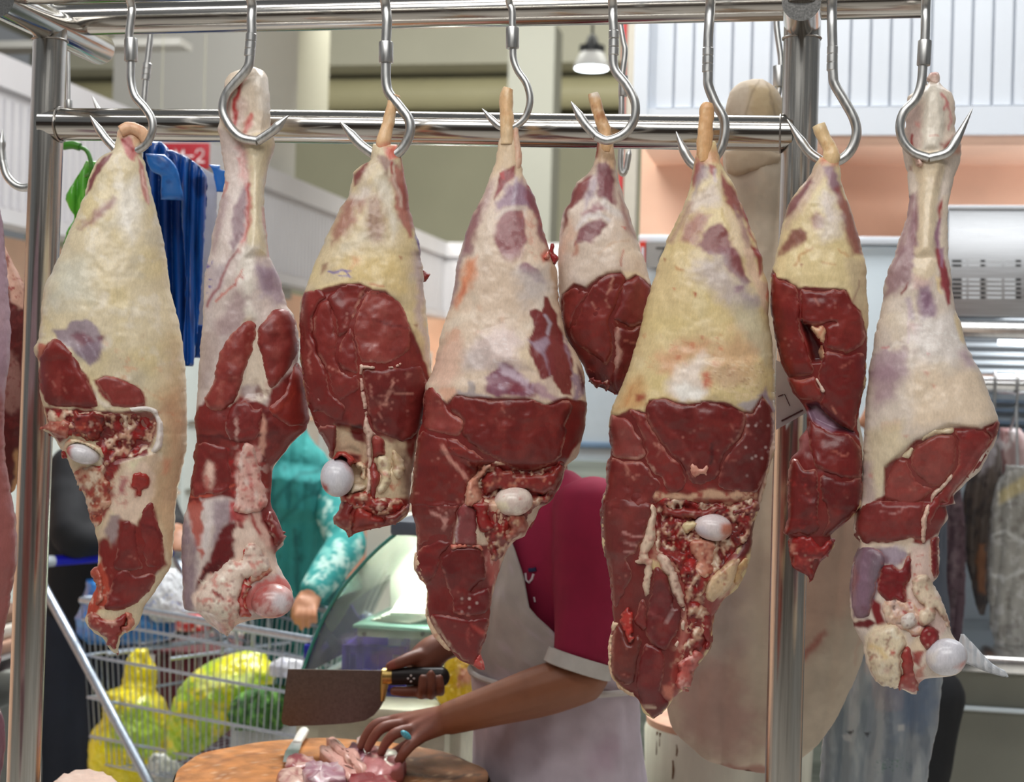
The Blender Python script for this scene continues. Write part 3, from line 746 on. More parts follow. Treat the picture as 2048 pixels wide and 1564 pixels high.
    def front(self, u, v, it=4):
        """depth (towards the aisle) of the flesh where the line of sight meets it"""
        u = np.asarray(u, float); v = np.asarray(v, float); w = np.zeros_like(u)
        bo = np.argsort(self.b)
        for _ in range(it):
            a, b = self.fr.ab(u, v, w)
            ac = np.interp(b, self.b[bo], self.ac[bo]); ha = np.interp(b, self.b[bo], self.ha[bo]); hd = np.interp(b, self.b[bo], self.hd[bo])
            s = np.clip(np.abs(a - ac) / ha, 0, 1)
            w = hd * np.clip(1 - s ** (2 / self.p), 0.0, 1) ** (self.p / 2)
            w = np.where(s >= .999, 0, w) + np.interp(b, self.b[bo], self.lw[bo])
            if self.bumps: w = w + self.bump(u, v) * np.clip(1 - s ** 4, 0, 1)
        return w
    def lobe(self, poly, col=RED, h=.003, edge=7, ops=(), name='cut_muscle', w=2.4, step=5.0, back=.012, rnd=3, noise=.0016, smooth=True, sub=None, flat=None, label=None, dome=0.0, torn=0.0):
        """a piece standing out of the flesh: outline in the picture, depth from the flesh under it"""
        p = np.asarray(poly, float)
        p = spline(p, 6, True) if smooth else p
        p = resample(p, step * .8, True)
        if w:
            if name == 'meat_scrap': w = w * 1.5
            p = p + w * (.35 if name == 'cut_muscle' else .8) * np.stack([vnoise(p[:, 0] / 5, p[:, 1] / 5, 4, self.seed), vnoise(p[:, 0] / 5, p[:, 1] / 5, 9, self.seed)], 1)
            p = p + w * np.stack([fbm(p[:, 0] / 16, p[:, 1] / 16, 2, self.seed) * 2, fbm(p[:, 0] / 16, p[:, 1] / 16, 8, self.seed) * 2], 1)
        lo, hi = p.min(0), p.max(0)
        st = max(step, math.sqrt((hi[0] - lo[0]) * (hi[1] - lo[1]) / 9000.0))
        gx, gy = np.meshgrid(np.arange(lo[0], hi[0], st), np.arange(lo[1], hi[1], st * .87))
        gx[1::2] += st / 2
        gx, gy = gx.ravel(), gy.ravel()
        k = sdist(gx, gy, p) > st * .55
        q = np.stack([gx[k], gy[k]], 1)
        nb_ = len(p)
        vv, ee, ff, ov, oe, of = delaunay_2d_cdt([Vector((float(a), float(b))) for a, b in np.vstack([p, q])], [(i, (i + 1) % nb_) for i in range(nb_)], [], 1, 1e-4)
        uv = np.array([x[:] for x in vv]); tri = [list(f) for f in ff]
        d = seg_dist(uv[:, 0], uv[:, 1], p, True)
        t = np.clip(d / edge, 0, 1)
        h = h * (.7 if name == 'cut_muscle' else 1)
        hgt = (h + .0012) * np.sqrt(np.clip(1 - (1 - t) ** 2, 0, 1)) - .0012
        if dome: hgt = hgt + dome * sstep(d / max(d.max(), 1))
        w0 = self.front(uv[:, 0], uv[:, 1]) if flat is None else np.full(len(uv), flat)
        nz = fbm(uv[:, 0] / 22, uv[:, 1] / 22, h * 1000, self.seed + 17) * noise * 2 * t + fbm(uv[:, 0] / 7, uv[:, 1] / 7, 3, self.seed + 27, 2) * noise * .6 * t
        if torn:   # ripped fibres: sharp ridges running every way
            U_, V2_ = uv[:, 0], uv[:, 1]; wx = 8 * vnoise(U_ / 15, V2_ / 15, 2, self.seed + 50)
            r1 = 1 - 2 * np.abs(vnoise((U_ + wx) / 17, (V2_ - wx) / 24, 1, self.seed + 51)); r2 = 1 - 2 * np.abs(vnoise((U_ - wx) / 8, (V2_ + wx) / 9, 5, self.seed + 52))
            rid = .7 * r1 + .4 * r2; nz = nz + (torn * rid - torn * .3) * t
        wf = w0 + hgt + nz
        a, b = self.fr.ab(uv[:, 0], uv[:, 1], wf)
        Pf = self.fr.world(a, b, wf)
        # closed back, a little behind
        ab_, bb_ = a, b
        Pb = Pf - self.fr.N * (back + np.maximum(0, hgt)[:, None])
        n = len(uv)
        # boundary loop from edges used once
        from collections import Counter
        ec = Counter()
        for f in tri:
            for i in range(3): ec[(f[i], f[(i + 1) % 3])] += 1
        bd = [e for e in ec if (e[1], e[0]) not in ec]
        faces = [f[::-1] for f in tri] + [[i + n for i in f] for f in tri] + [[i, j, j + n, i + n] for i, j in bd]
        ops = list(ops)
        if name == 'cut_muscle': ops += [N_((152, 60, 52), 34, .08, .5, .3, seed=21), N_((92, 24, 24), 26, .18, .5, .35, seed=23), V_(None, (184, 116, 104), 30, .028, .45, seed=25)]
        elif name in ('meat_scrap', 'bone_end', 'split_bone', 'fat_seam'): ops += [N_((124, 30, 30), 6, .22, .45, .55, seed=27), N_((232, 200, 180), 7, .3, .5, .45, seed=29)]
        C = paint(uv[:, 0], uv[:, 1], col, ops, self.seed + 3)
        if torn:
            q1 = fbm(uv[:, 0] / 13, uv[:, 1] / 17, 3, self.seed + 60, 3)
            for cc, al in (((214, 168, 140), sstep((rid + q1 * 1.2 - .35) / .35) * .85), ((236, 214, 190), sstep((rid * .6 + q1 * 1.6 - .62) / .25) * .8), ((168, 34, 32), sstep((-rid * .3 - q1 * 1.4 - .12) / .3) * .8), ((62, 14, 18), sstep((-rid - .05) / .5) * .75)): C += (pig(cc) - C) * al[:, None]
        if name == 'cut_muscle':   # thin pale membrane along the cut edge
            al = (1 - sstep((d - 1.2) / 2.2)) * sstep((vnoise(uv[:, 0] / 24, uv[:, 1] / 24, 7, self.seed) + .35) / .6) * .6
            C += (pig((206, 146, 130)) - C) * al[:, None]
        o = mk(name, np.vstack([Pf, Pb]), faces, MEAT, sub or self.root, True, np.vstack([C, C]))
        fixnormals(o)
        if label: o['label'] = label
        return o
    def ball(self, c, rx, ry, ang=0, lift=.5, col=CART, ops=(), name='joint_ball', rz=None, label=None, sub=None, n=28, nz=.02):
        """a rounded bone end bedded in the flesh"""
        u0, v0 = c; w0 = float(self.front(np.array([u0]), np.array([v0]))[0])
        sc = self.fr.s; rz = rz or (rx + ry) / 2
        th, ph = np.meshgrid(np.linspace(0, math.pi, n), np.linspace(0, 2 * math.pi, 2 * n, endpoint=False), indexing='ij')
        X = np.sin(th) * np.cos(ph); Y = np.cos(th); Z = np.sin(th) * np.sin(ph)
        k = 1 + nz * fbm(X * 2, Y * 2, Z * 2, self.seed + 31)
        X, Y, Z = X * k * rx, Y * k * ry, Z * k * rz
        ca, sa = math.cos(ang), math.sin(ang)
        a0, b0 = self.fr.ab(u0, v0, w0 + (lift - .5) * rz * sc)
        a = a0 + (X * ca - Y * sa) * sc; b = b0 + (X * sa + Y * ca) * sc; w = w0 + (lift - .5) * rz * sc + Z * sc
        Pw = self.fr.world(a, b, w).reshape(-1, 3)
        m = 2 * n; i = np.arange(n - 1)[:, None] * m; j = np.arange(m)[None]; j2 = (j + 1) % m
        f = np.stack([i + j, i + m + j, i + m + j2, i + j2], -1).reshape(-1, 4).tolist()
        u, v = proj(Pw)
        C = paint(u, v, col, ops, self.seed + 9)
        o = mk(name, Pw, f, BONEM if name == 'joint_ball' else MEAT, sub or self.root, True, C)
        fixnormals(o)
        if label: o['label'] = label
        return o
    def rod(self, pts, col=BONE, ops=(), name='shank_bone', w=0.0, seg=20, cut=None, label=None):
        """a bare shank bone or tendon: picture points with radius in pixels"""
        q = spline(np.array(pts, float), 6)
        ww = np.full(len(q), w)
        a, b = self.fr.ab(q[:, 0], q[:, 1], ww); Pw = self.fr.world(a, b, ww)
        V, f = tube(Pw, q[:, 2] * self.fr.s, seg)
        V = V + (fbm(V[:, 0] * 90, V[:, 1] * 90, V[:, 2] * 60, self.seed)[:, None] * .002) * (V - np.repeat(Pw, seg, 0)) / (self.fr.s * 10)
        u, v = proj(V)
        C = paint(u, v, col, ops, self.seed + 5)
        o = mk(name, V, f, MEAT, self.root, True, C)
        if label: o['label'] = label
        return o
def bone_material():
    m = MEAT.copy(); m.name = 'wet_cartilage'
    B = m.node_tree.nodes['Principled BSDF']
    for l in list(B.inputs['Roughness'].links): m.node_tree.links.remove(l)
    B.inputs['Roughness'].default_value = .28; B.inputs['Coat Weight'].default_value = .3
    for nd in m.node_tree.nodes:
        if nd.type == 'BUMP': nd.inputs['Strength'].default_value *= .35
    return m
BONEM = bone_material()

# ------------------------------------------------------------------ leg 1: broad pale fat leg on the left
A, B, C3, D6 = Zm(0,0,3.0547), Zm(0,500,3.0547), Zm(0,1000,2.773), Zm(100,880,6.017)
left = A(745,775,722,800,712,840,705,880,690,925,640,950,590,990,545,1095,520,1185,480,1290,440,1390,375,1550) + B(330,130,270,250,245,450,232,560,206,620,236,700,240,830,262,960,285,1060,268,1110,300,1125,340,1165,372,1225,415,1300,460,1400,500,1470,522,1520) + C3(500,60,525,160,545,300,540,385,530,480,490,590,476,660,520,735,573,765,600,810,630,850)
right = A(800,765,855,790,888,850,870,930,888,1000,920,1150,970,1330,1020,1560) + B(1040,215,1100,450,1130,700,1142,950,1142,1150,1100,1400,1075,1560) + C3(965,200,945,350,880,480,800,600,742,720,690,738,667,765,658,850)
ops1 = [
 N_(YEL, 60,-.1, .5, .45), N_(GREYF, 34, .05, .5, .5, seed=2), N_((232,222,206),26, .15, .5, .5, seed=5),
 P(B(350,80,540,60,560,300,420,330,300,330),(206,204,190),30, .7,8),
 P(A(690,940,640,960,590,1000,540,1120,520,1190,560,1140,620,1030,690,950),(124,58,66),3, .95,3),
 P(A(560,1300,690,1200,720,1230,650,1300,540,1360,480,1400),(150,96,100),8, .8,8),
 P(A(720,1130,830,1080,880,1250,800,1480,720,1360),(240,234,226),18, .75,6),
 P(A(840,960,870,1010,915,1200,905,1260,880,1210,850,1070),(196,128,124),3, .9,2), S(A(862,1040,890,1120,908,1240),(232,190,180),4),
 P(A(740,840,800,830,850,930,820,980,770,930),(196,110,112),4, .9,3), S(A(745,850,765,890,810,925),(150,30,34),5,2.5, .9),
 P(A(700,840,760,775,850,790,880,860,830,900,800,830,740,850),(232,186,150),5, .9,3),
 P(B(1035,540,1090,560,1130,800,1130,1100,1100,1390,1040,1560,960,1560,1010,1300,990,1080,960,900,1010,760),(206,176,138),26, .7,8),
 P(B(960,900,1100,850,1130,1100,1060,1250,1000,1050),(208,158,122),22, .6,8),
 N_((212,120,84),18, .25, .6, .35, B(560,560,1000,540,1120,800,1100,1500,900,1200)),
 P(B(320,490,400,480,450,430,520,430,580,480,640,530,600,680,560,705,470,640,420,600,360,560),(150,132,148),4, .9,5),
 P(B(430,520,500,500,570,560,520,600,470,580),(124,74,86),6, .85,5), P(B(590,530,640,525,640,560,600,570),(124,74,86),4, .8,4), P(B(480,600,600,560,600,680,560,700),(140,118,140),6, .8,4),
 S(B(470,580,520,660),(190,176,188),3,2, .7), S(B(520,540,590,640),(176,160,176),3,2, .7),
 P(B(225,565,290,575,280,620,225,690),(176,84,66),3, .9,3),
 P(B(300,560,350,545,420,600,520,760,600,945,560,975,470,965,300,960,240,830,235,660,270,610), RED, 2.5,1,3),
 P(B(570,800,640,765,720,775,830,830,885,900,890,955,800,965,690,955,620,890),(134,54,50),2.5,1,2.5),
 P(B(570,810,600,900,690,955,640,960,580,910), FATW, 3, .9,2),
 P(B(275,960,480,975,600,980,900,985,960,1040,950,1120,900,1240,820,1280,700,1300,640,1330,620,1170,440,1130,370,1180,300,1090),(120,36,36),3,1,4),
 P(B(690,1000,840,1010,800,1050,700,1040),(206,160,130),4, .9,5), P(B(830,1000,940,990,950,1120,900,1200,840,1100),(158,104,94),6, .9,6),
 N_((188,60,50),10, .0, .35, .7, B(290,980,620,980,640,1150,460,1140,330,1120)), N_((60,14,18),11, .1, .4, .8, B(460,1000,680,980,660,1150,520,1150)), N_((206,160,130),9, .2, .45, .8, B(300,1040,430,1030,430,1150,330,1140)),
 N_((210,165,140),10, .2, .5, .7, B(640,1000,960,1000,960,1240,640,1260)),
 P(B(960,1235,1010,1300,1060,1560,620,1560,640,1330,780,1290),(216,190,164),6,1,5),
 # lower bony area
 P(D6(640,160,1130,0,1170,130,1000,190,880,240,820,380,720,500,650,450),(122,34,34),4,1,6),
 N_((176,40,36),9, .05, .4, .8, D6(640,160,1130,60,1100,140,880,240,820,360,660,450)),
 P(D6(930,240,1120,230,1290,420,1260,660,1180,740,1130,800,1040,1030,940,970,860,980,740,840,760,560,900,380),(232,206,184),5,1,6),
 N_((198,90,90),9, .1, .45, .7, D6(750,430,950,360,960,700,900,800,770,700)), P(D6(810,470,910,470,900,620,830,620),(170,78,92),6, .8,5),
 P(D6(1000,430,1100,400,1190,440,1190,560,1110,610,1090,670,1050,680,1040,600,980,570),(166,48,40),3,1,4),
 P(D6(990,380,1080,250,940,250,900,330),(236,226,190),8, .9,5),
 P(D6(1240,680,1310,960,1390,1210,1440,1560,1500,1560,1540,700,1620,200,1500,160,1340,260),(206,176,140),12, .9,5), P(D6(1380,200,1480,230,1400,420,1340,400),(220,150,120),9, .7,5),
 P(D6(600,490,740,560,760,740,720,800,640,940,560,760),(150,56,54),5,1,6),
 P(D6(430,700,600,560,620,940,560,1060,470,900),(190,92,66),5,1,6), N_((216,160,130),8, .1, .4, .8, D6(420,400,640,400,640,1000,450,900)), P(D6(280,440,420,330,560,420,560,560,430,640,330,560),(208,150,120),5,1,6), N_((150,50,40),8, .1, .35, .8, D6(290,420,620,300,620,620,420,640)),
 P(D6(700,830,740,850,680,1060,640,1220,570,1130,620,960),(226,200,172),4,1,3),
 P(D6(720,910,840,900,850,1000,800,1240,760,1400,700,1180,670,1080),(158,134,138),5, .9,3),
 P(D6(560,1240,640,1210,720,1180,770,1420,790,1560,600,1560), RED, 4,1,4),
 P(D6(850,985,940,965,1040,1030,1240,780,1330,1060,1390,1500) + C3(850,420,760,520,690,600,560,600,570,500,600,300), RED, 5,1,4),
 P(C3(500,390,560,330,620,560,560,620,480,640),(180,74,56),4,1,5), N_((222,180,160),8, .1, .4, .8, C3(490,380,580,380,600,640,480,650)),
]
g1 = Leg('broad leg almost all covered in pale cream fat, nearest the left post', HY - .0, left, right, [(252, .6),(330, .62),(600, .62),(900, .6),(1300, .45)], .105, .9,(220,204,172), ops1, [(B(300,560,350,545,420,600,520,760,600,945,560,975,470,965,300,960,240,830), .004,20),(B(560,1000,960,1000,940,1230,700,1300,560,1160),-.016,26)], 10,30, seed=3)
seams = (206,140,126)
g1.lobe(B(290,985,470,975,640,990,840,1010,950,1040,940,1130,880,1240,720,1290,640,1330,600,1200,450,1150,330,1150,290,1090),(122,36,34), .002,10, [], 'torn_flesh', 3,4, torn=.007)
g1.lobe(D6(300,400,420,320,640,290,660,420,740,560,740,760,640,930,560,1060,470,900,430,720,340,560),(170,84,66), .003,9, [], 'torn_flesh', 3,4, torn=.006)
g1.lobe(B(300,560,350,545,420,600,520,760,600,945,560,972,470,962,300,955,242,830,240,660,268,615),(126,38,34), .004,9, [N_(DRED, 40,-.1, .5, .6, sy=2.5), S(B(420,640,500,780,580,930),(150,60,56),5,4, .5), N_((158,70,62),12, .1, .5, .4, sy=4)])
g1.lobe(B(575,800,640,768,720,777,830,832,882,900,888,950,800,962,690,952,640,880,610,850),(136,52,47), .003,8, [N_((158,80,74),14, .1, .5, .5)])
g1.lobe(B(595,945,700,968,850,955,940,965,975,1010,1000,1090,985,1210,905,1250,940,1190,960,1100,945,1020,900,985,760,990,640,975), WHT, .007,7, [N_((222,204,190),16, .1, .5, .6)], 'tendon_band', 1)
g1.ball(D6(400,165)[0], 32,20, math.radians(-16), .75, CART, [P(D6(180,50,270,90,260,220,190,200),(186,70,56),5, .9,4)], label='white ball joint')
g1.lobe(D6(200,0,330,-5,480,30,600,80,645,160,648,270,600,190,480,100,380,60,270,60,190,150,150,150),(232,210,176), .014,7, [N_((190,90,66),9, .15, .4, .8)], 'tendon_band', 1,4)
g1.lobe(D6(135,130,190,140,215,215,160,232,140,190),(160,30,30), .008,6, [], 'meat_scrap', 1,3, smooth=False)
g1.lobe(D6(990,420,1100,395,1192,440,1192,560,1112,600,1095,660,1050,672,1042,600,985,570),(164,48,40), .003,6, [N_((130,30,30),12,0, .5, .5)], 'marrow_patch', 1.5,3)
g1.lobe(D6(850,985,940,965,1040,1030,1060,1200,1110,1420,1120,1560,780,1560,800,1300,830,1120) + C3(740,520,700,590,640,560,620,480)[:0], (122,38,36), .004,9, [N_(DRED, 40,-.1, .5, .5), S(D6(1060,1060,1110,1300,1100,1400),(196,150,146),3,2, .7)])
g1.lobe(D6(1150,790,1230,740,1260,850,1330,1060,1370,1220,1390,1500,1330,1560,1160,1500,1100,1250,1080,1060,1100,900),(128,44,42), .004,9, [N_(DRED, 40,-.1, .5, .5), S(D6(1130,1020,1290,1110,1360,1240),(90,26,28),5,3, .8)])
g1.lobe(C3(640,420,690,380,760,420,830,400,870,430,800,540,700,600,620,620,580,600,600,520),(122,38,36), .004,8, [N_(DRED, 20,-.1, .5, .6), V_(None)])
g1.lobe(C3(490,600,560,640,640,650,700,620,690,700,665,765,655,850,640,858,625,820,600,812,573,768,520,738,473,668),(150,48,44), .010,9, [N_((210,150,130),10, .15, .5, .6), P(C3(580,650,640,650,640,690,590,690),(226,180,160),4, .8,4)], 'meat_scrap', 3,4)
g1.lobe(C3(690,620,725,630,745,690,715,735,680,735,665,700,700,690),(206,130,108), .012,7, [N_((160,60,50),9, .1, .4, .6)], 'meat_scrap', 1.5,4)
g1.lobe(C3(505,395,545,375,575,470,565,560,520,600,545,500,520,450),(172,80,62), .007,7, [N_((222,180,160),8, .1, .4, .7)], 'meat_scrap', 1.5,4)
g1.lobe(B(245,1105,300,1040,400,1030,430,1090,400,1150,330,1140,300,1100),(186,110,92), .008,7, [N_((140,36,36),8,0, .4, .8)], 'meat_scrap', 2,4)
g1.lobe(B(460,985,560,990,640,1020,640,1080,590,1160,500,1130,440,1080),(138,44,40), .010,9, [N_((70,16,20),9,0, .35, .8), N_((196,90,70),8, .2, .5, .6)], 'meat_scrap', 3,4)
g1.rod([(240,262,10),(262,256,13),(286,268,12),(296,292,8)], (232,186,150), [N_((206,140,110),10,0, .5, .5)], 'shank_bone', .012)

# ------------------------------------------------------------------ leg 2: whole shank with pale tendon, bony foot end
E, G, H = Zm(350,0,3.0547), Zm(350,500,3.0547), Zm(350,1000,2.773)
left = E(455,375,400,395,330,430,298,490,292,560,278,650,268,710,258,765,275,850,290,960,300,1060,290,1160,270,1260,245,1360,220,1480,212,1555) + G(185,110,175,300,170,430,160,560,150,700,140,830,132,960,120,1050,130,1150,120,1280,100,1400,82,1540) + H(66,40,45,150,35,300,40,430,45,560,56,608,112,618,165,660,205,700,262,742)
right = E(475,372,545,400,575,470,584,560,580,680,592,760,615,850,598,930,572,1000,552,1100,545,1250,560,1400,578,1560) + G(590,60,640,170,685,330,722,390,750,500,755,620,748,690,782,760,802,900,812,1000,806,1080,740,1150,660,1250,602,1330,592,1420,585,1540) + H(560,70,590,150,604,200,600,240,560,290,585,385,610,430,640,480,655,540,640,605,560,642,430,662,345,690,300,742)
red2 = (124,38,34)
ops2 = [
 N_((222,208,200),40,0, .5, .6), N_((186,168,168),50, .05, .5, .6, seed=4),
 P(E(300,400,480,380,580,450,590,700,610,850,580,960,420,900,330,820,250,780,280,600),(226,208,186),10, .9,6),
 P(E(480,430,570,480,578,650,540,720,500,560),(240,230,218),12, .8,6), P(E(310,640,400,560,430,700,400,820,330,760),(190,158,150),12, .7,6),
 P(E(415,840,600,790,590,920,550,1080,545,1300,560,1560,430,1560,455,1300,450,1050),(226,210,178),6, .95,3),
 P(E(380,880,440,900,455,1010,440,1130,400,1050),(206,130,124),12, .6,8), P(E(380,960,400,960,400,1000),(190,60,60),4, .6,2),
 S(E(430,420,390,530,375,600,365,700,360,760),(170,34,30),9,4, .95,4), S(E(470,700,450,770,430,800),(196,60,54),8,5, .8,3), P(E(425,760,470,700,480,760,440,810),(206,110,104),6, .7,3),
 S(E(300,1110,320,1120,290,1210),(180,60,50),5,4, .7),
 P(E(330,1480,370,1250,420,1140,450,1130,440,1330,400,1470,350,1540),(132,98,108),6, .9,4), S(E(452,1120,448,1250,430,1400,400,1540),(186,70,66),8,5, .8,4),
 P(E(290,1200,340,1200,300,1400,250,1560,215,1560,240,1400),(168,142,142),10, .8,6), S(E(330,1300,270,1540),(206,190,180),10,6, .6), S(E(545,1270,555,1400,580,1560),(206,140,140),7,3, .7),
 P(G(480,90,540,60,640,170,680,320,600,330,520,250),(166,146,170),12, .85,8), P(G(520,110,590,140,620,250,550,240),(138,112,140),10, .8,6),
 P(G(400,-20,500,-20,480,120,470,330,520,420,440,440,380,160),(228,218,206),10, .9,5),
 P(G(250,420,380,240,440,300,450,420,330,520,260,540),(172,146,146),12, .8,8), P(G(190,100,330,60,260,250,200,330),(186,170,176),14, .7,8), S(G(380,-10,300,140,240,260,200,340),(150,70,76),5,3, .8), S(G(420,130,340,230,260,310),(196,90,76),4,3, .8,4), P(G(395,165,420,155,420,180),(160,30,30),4, .9,2), P(G(355,205,372,200,370,218),(160,30,30),3, .9,2),
 N_((76,60,160),7, .0, .3, .8, G(172,80,225,70,215,290,178,290),6), 
 P(G(150,560,260,470,250,680,190,850,140,860),(182,160,152),12, .8,8),
 P(G(430,430,480,400,500,470,640,780,560,900,480,960,400,930,330,960,380,850,440,700),(222,204,184),6, .95,5), P(G(400,830,500,830,500,920,400,930),(170,150,160),8, .6,6),
 P(G(130,950,190,900,330,960,400,900,560,960,580,860,760,700,830,960,815,1080,600,1330,590,1560,70,1560,120,1200), red2,4,1,3),
 N_(DRED, 26,0, .4, .8, G(130,950,820,700,815,1080,590,1560,70,1560)), N_((150,58,52),30, .1, .5, .6, G(130,950,820,700,815,1080,590,1560,70,1560), seed=8),
 P(G(540,1000,560,1050,545,1250,500,1240,520,1100),(216,160,140),4, .9,3),
 S(G(130,1140,250,1135,330,1150,520,1130),(86,20,22),6,3, .9,3), S(G(120,1175,300,1195),(150,60,54),3,2, .5), S(G(100,1505,200,1500,300,1470,370,1430),(196,90,70),5,3, .8,4),
 P(G(180,1320,200,1290,235,1320,240,1420,215,1470,180,1430),(232,190,172),8, .95,3), N_((170,30,32),12, .0, .4, .8, G(310,1200,400,1200,440,1560,340,1560)),
 P(G(390,1230,440,1170,500,1230,540,1400,560,1560,370,1560),(222,170,160),5,1,5), N_((178,50,50),10, .1, .4, .7, G(380,1200,560,1200,560,1560,370,1560)), N_((236,216,206),14, .1, .4, .7, G(390,1200,540,1250,550,1560,380,1560)),
 P(G(170,1530,300,1510,420,1530,420,1570,160,1570) + [], (222,206,200),5,1,3),
 P(H(150,0,230,0,225,120,200,260,165,320,130,250,160,160),(220,206,202),6,1,6), P(H(75,0,150,0,155,160,130,260,175,300,150,340,110,240,80,130),(178,80,66),5, .9,6),
 P(H(225,0,310,0,330,100,270,130,240,220,200,260),(160,140,146),8, .9,6),
 P(H(30,100,70,120,100,200,130,330,110,480,110,620,40,620,30,300),(150,128,134),8,1,4), N_((172,150,146),20,0, .4, .6, H(30,100,110,200,110,620,40,620)),
 P(H(240,150,330,100,370,130,350,250,320,330,250,400,200,460,120,500,130,420,190,340),(104,26,28),5,1,4), P(H(150,380,250,340,270,360,200,440,120,520),(84,22,24),5,1,4),
 P(H(360,40,470,140,510,200,560,300,580,400,500,440,420,440,380,520,350,690,300,750,260,745,120,600,110,540,200,410,280,370,330,330),(232,206,190),6,1,5),
 N_((210,120,110),9, .12, .4, .75, H(150,400,360,380,330,700,200,690)), N_((240,232,214),13, .1, .4, .7, H(110,400,360,380,360,700,130,640), seed=3), S(H(210,510,250,540,265,560),(150,20,26),6,3, .9,3), P(H(230,430,300,420,300,450,260,480),(206,130,116),5, .7,4),
 P(H(310,0,380,0,400,80,370,140,320,120),(178,50,52),5, .9,5), S(H(350,110,365,150),(130,14,20),8,4, .9),
 P(H(390,90,450,60,510,110,545,220,560,300,500,240,440,150),(214,170,156),5, .9,5), S(H(400,20,440,130,470,200),(160,40,40),6,4, .9,4), S(H(500,120,540,200,560,290),(150,40,38),8,4, .8,3), P(H(420,0,550,0,610,200,560,290,520,170,470,60),(120,36,34),4,1,3),
 P(H(410,300,500,310,520,390,440,360),(206,120,100),6, .8,6), P(H(350,460,420,450,420,600,360,640),(176,60,56),5, .9,4),
 P(H(400,540,470,440,560,420,640,480,655,560,600,640,500,630,400,590),(198,110,104),6,1,6),
]
g2 = Leg('long pale shank with thick cream tendon, second from the left post', HY, left, right, [(120, .8),(280, .6),(500, .55),(850, .5),(1260, .5)], .085, .92,(208,190,182), ops2, [(E(415,840,600,790,590,920,550,1080,545,1300,560,1560,430,1560,455,1300,450,1050), .010,22),(E(480,400,570,450,580,700,520,820,470,560), .008,26),(G(430,430,500,420,560,900,400,930),-.006,20)], 22,26, rag=1.0, seed=7, lean=[(120,-.040),(280,-.036),(420,-.012),(520,0),(1260,0)])
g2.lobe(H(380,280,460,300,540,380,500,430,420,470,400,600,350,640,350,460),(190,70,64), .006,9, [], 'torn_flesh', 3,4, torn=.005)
g2.lobe(G(480,440,492,470,488,560,470,640,440,710,415,800,390,870,340,950,270,985,200,970,175,915,200,870,235,800,240,720,270,630,310,560,370,490,430,440),(140,54,48), .010,24, [N_((168,90,80),20,-.1, .5, .6), N_((120,40,36),6, .2, .5, .5), S(G(175,915,200,960,250,990),(206,140,128),4,2, .8)])
g2.lobe(G(500,500,540,440,600,370,660,360,720,400,748,500,752,620,715,710,650,790,590,845,560,800,530,700,505,580),(134,50,45), .010,22, [N_((160,80,72),22,-.1, .5, .6), P(G(660,360,750,450,750,650,680,740,690,550),(112,36,34),14, .7,8)])
g2.lobe(G(745,690,800,800,812,960,808,1060,700,1080,590,1010,575,960,650,880,700,760),(126,38,32), .004,10, [N_((150,48,36),20, .0, .4, .6), S(G(590,985,680,950,720,880),(160,60,46),6,4, .7)])
g2.lobe(G(330,985,370,930,440,920,480,960,530,960,535,1080,500,1160,430,1180,340,1170,305,1090),(128,42,40), .006,14, [S(G(375,1030,382,1100,368,1180),(214,170,160),4,2, .9), S(G(310,980,300,1060,320,1160),(206,176,168),5,2.5, .9), N_(DRED, 14, .1, .5, .5)])
g2.lobe(G(130,1180,300,1200,330,1260,345,1400,330,1480,200,1500,105,1500,115,1330),(122,38,36), .003,8, [P(G(182,1325,200,1292,232,1320,238,1420,214,1466,184,1430),(234,196,180),7,1,2), N_((150,60,54),18, .1, .5, .6), S(G(190,1390,200,1470),(190,90,80),5,4, .6)])
g2.lobe(G(395,1240,440,1175,490,1215,520,1330,548,1450,565,1560) + H(400,80,330,60,330,0),(224,176,164), .010,9, [N_((190,70,66),10, .1, .4, .7), N_((240,222,212),16, .05, .4, .7, sy=2.5, seed=4), S(G(440,1300,460,1420,480,1560),(206,130,126),6,4, .6)], 'split_bone', 2.5)
g2.lobe(H(250,380,300,340,360,330,400,260,440,240,500,300,530,380,470,420,400,440,370,520,350,640,300,745,260,740,200,690,150,640,112,560,150,480,200,420),(234,212,196), .016,22, [N_((208,116,106),10, .15, .45, .7), N_((242,234,216),14, .1, .4, .7, seed=3), S(H(205,510,240,530,265,560),(150,20,26),6,3, .9,3), S(H(290,560,330,575,300,600),(190,80,76),5,3, .7,3), P(H(200,660,300,700,270,750),(200,120,116),6, .6,4)], 'bone_end', 3.5)
g2.ball(H(540,560)[0], 42,34, math.radians(8), .6,(210,164,158), [P(H(400,480,540,440,500,520,440,580,390,560),(166,76,72),16, .8,9), N_((176,70,66),10, .1, .45, .7), P(H(540,520,610,510,650,560,610,620,540,600),(220,212,216),10, .9,6), N_((190,90,90),12, .1, .5, .5)], label='white and pink ball joint')
g2.lobe(H(360,480,430,470,400,520,395,580,435,655,350,640,355,560),(176,58,54), .012,8, [N_((220,150,140),9, .1, .4, .6)], 'meat_scrap')
g2.lobe(H(520,60,570,120,604,195,600,235,562,280,540,200,500,110),(122,36,34), .010,8, [N_((190,120,110),12, .3, .5, .6)], 'meat_scrap', 3)

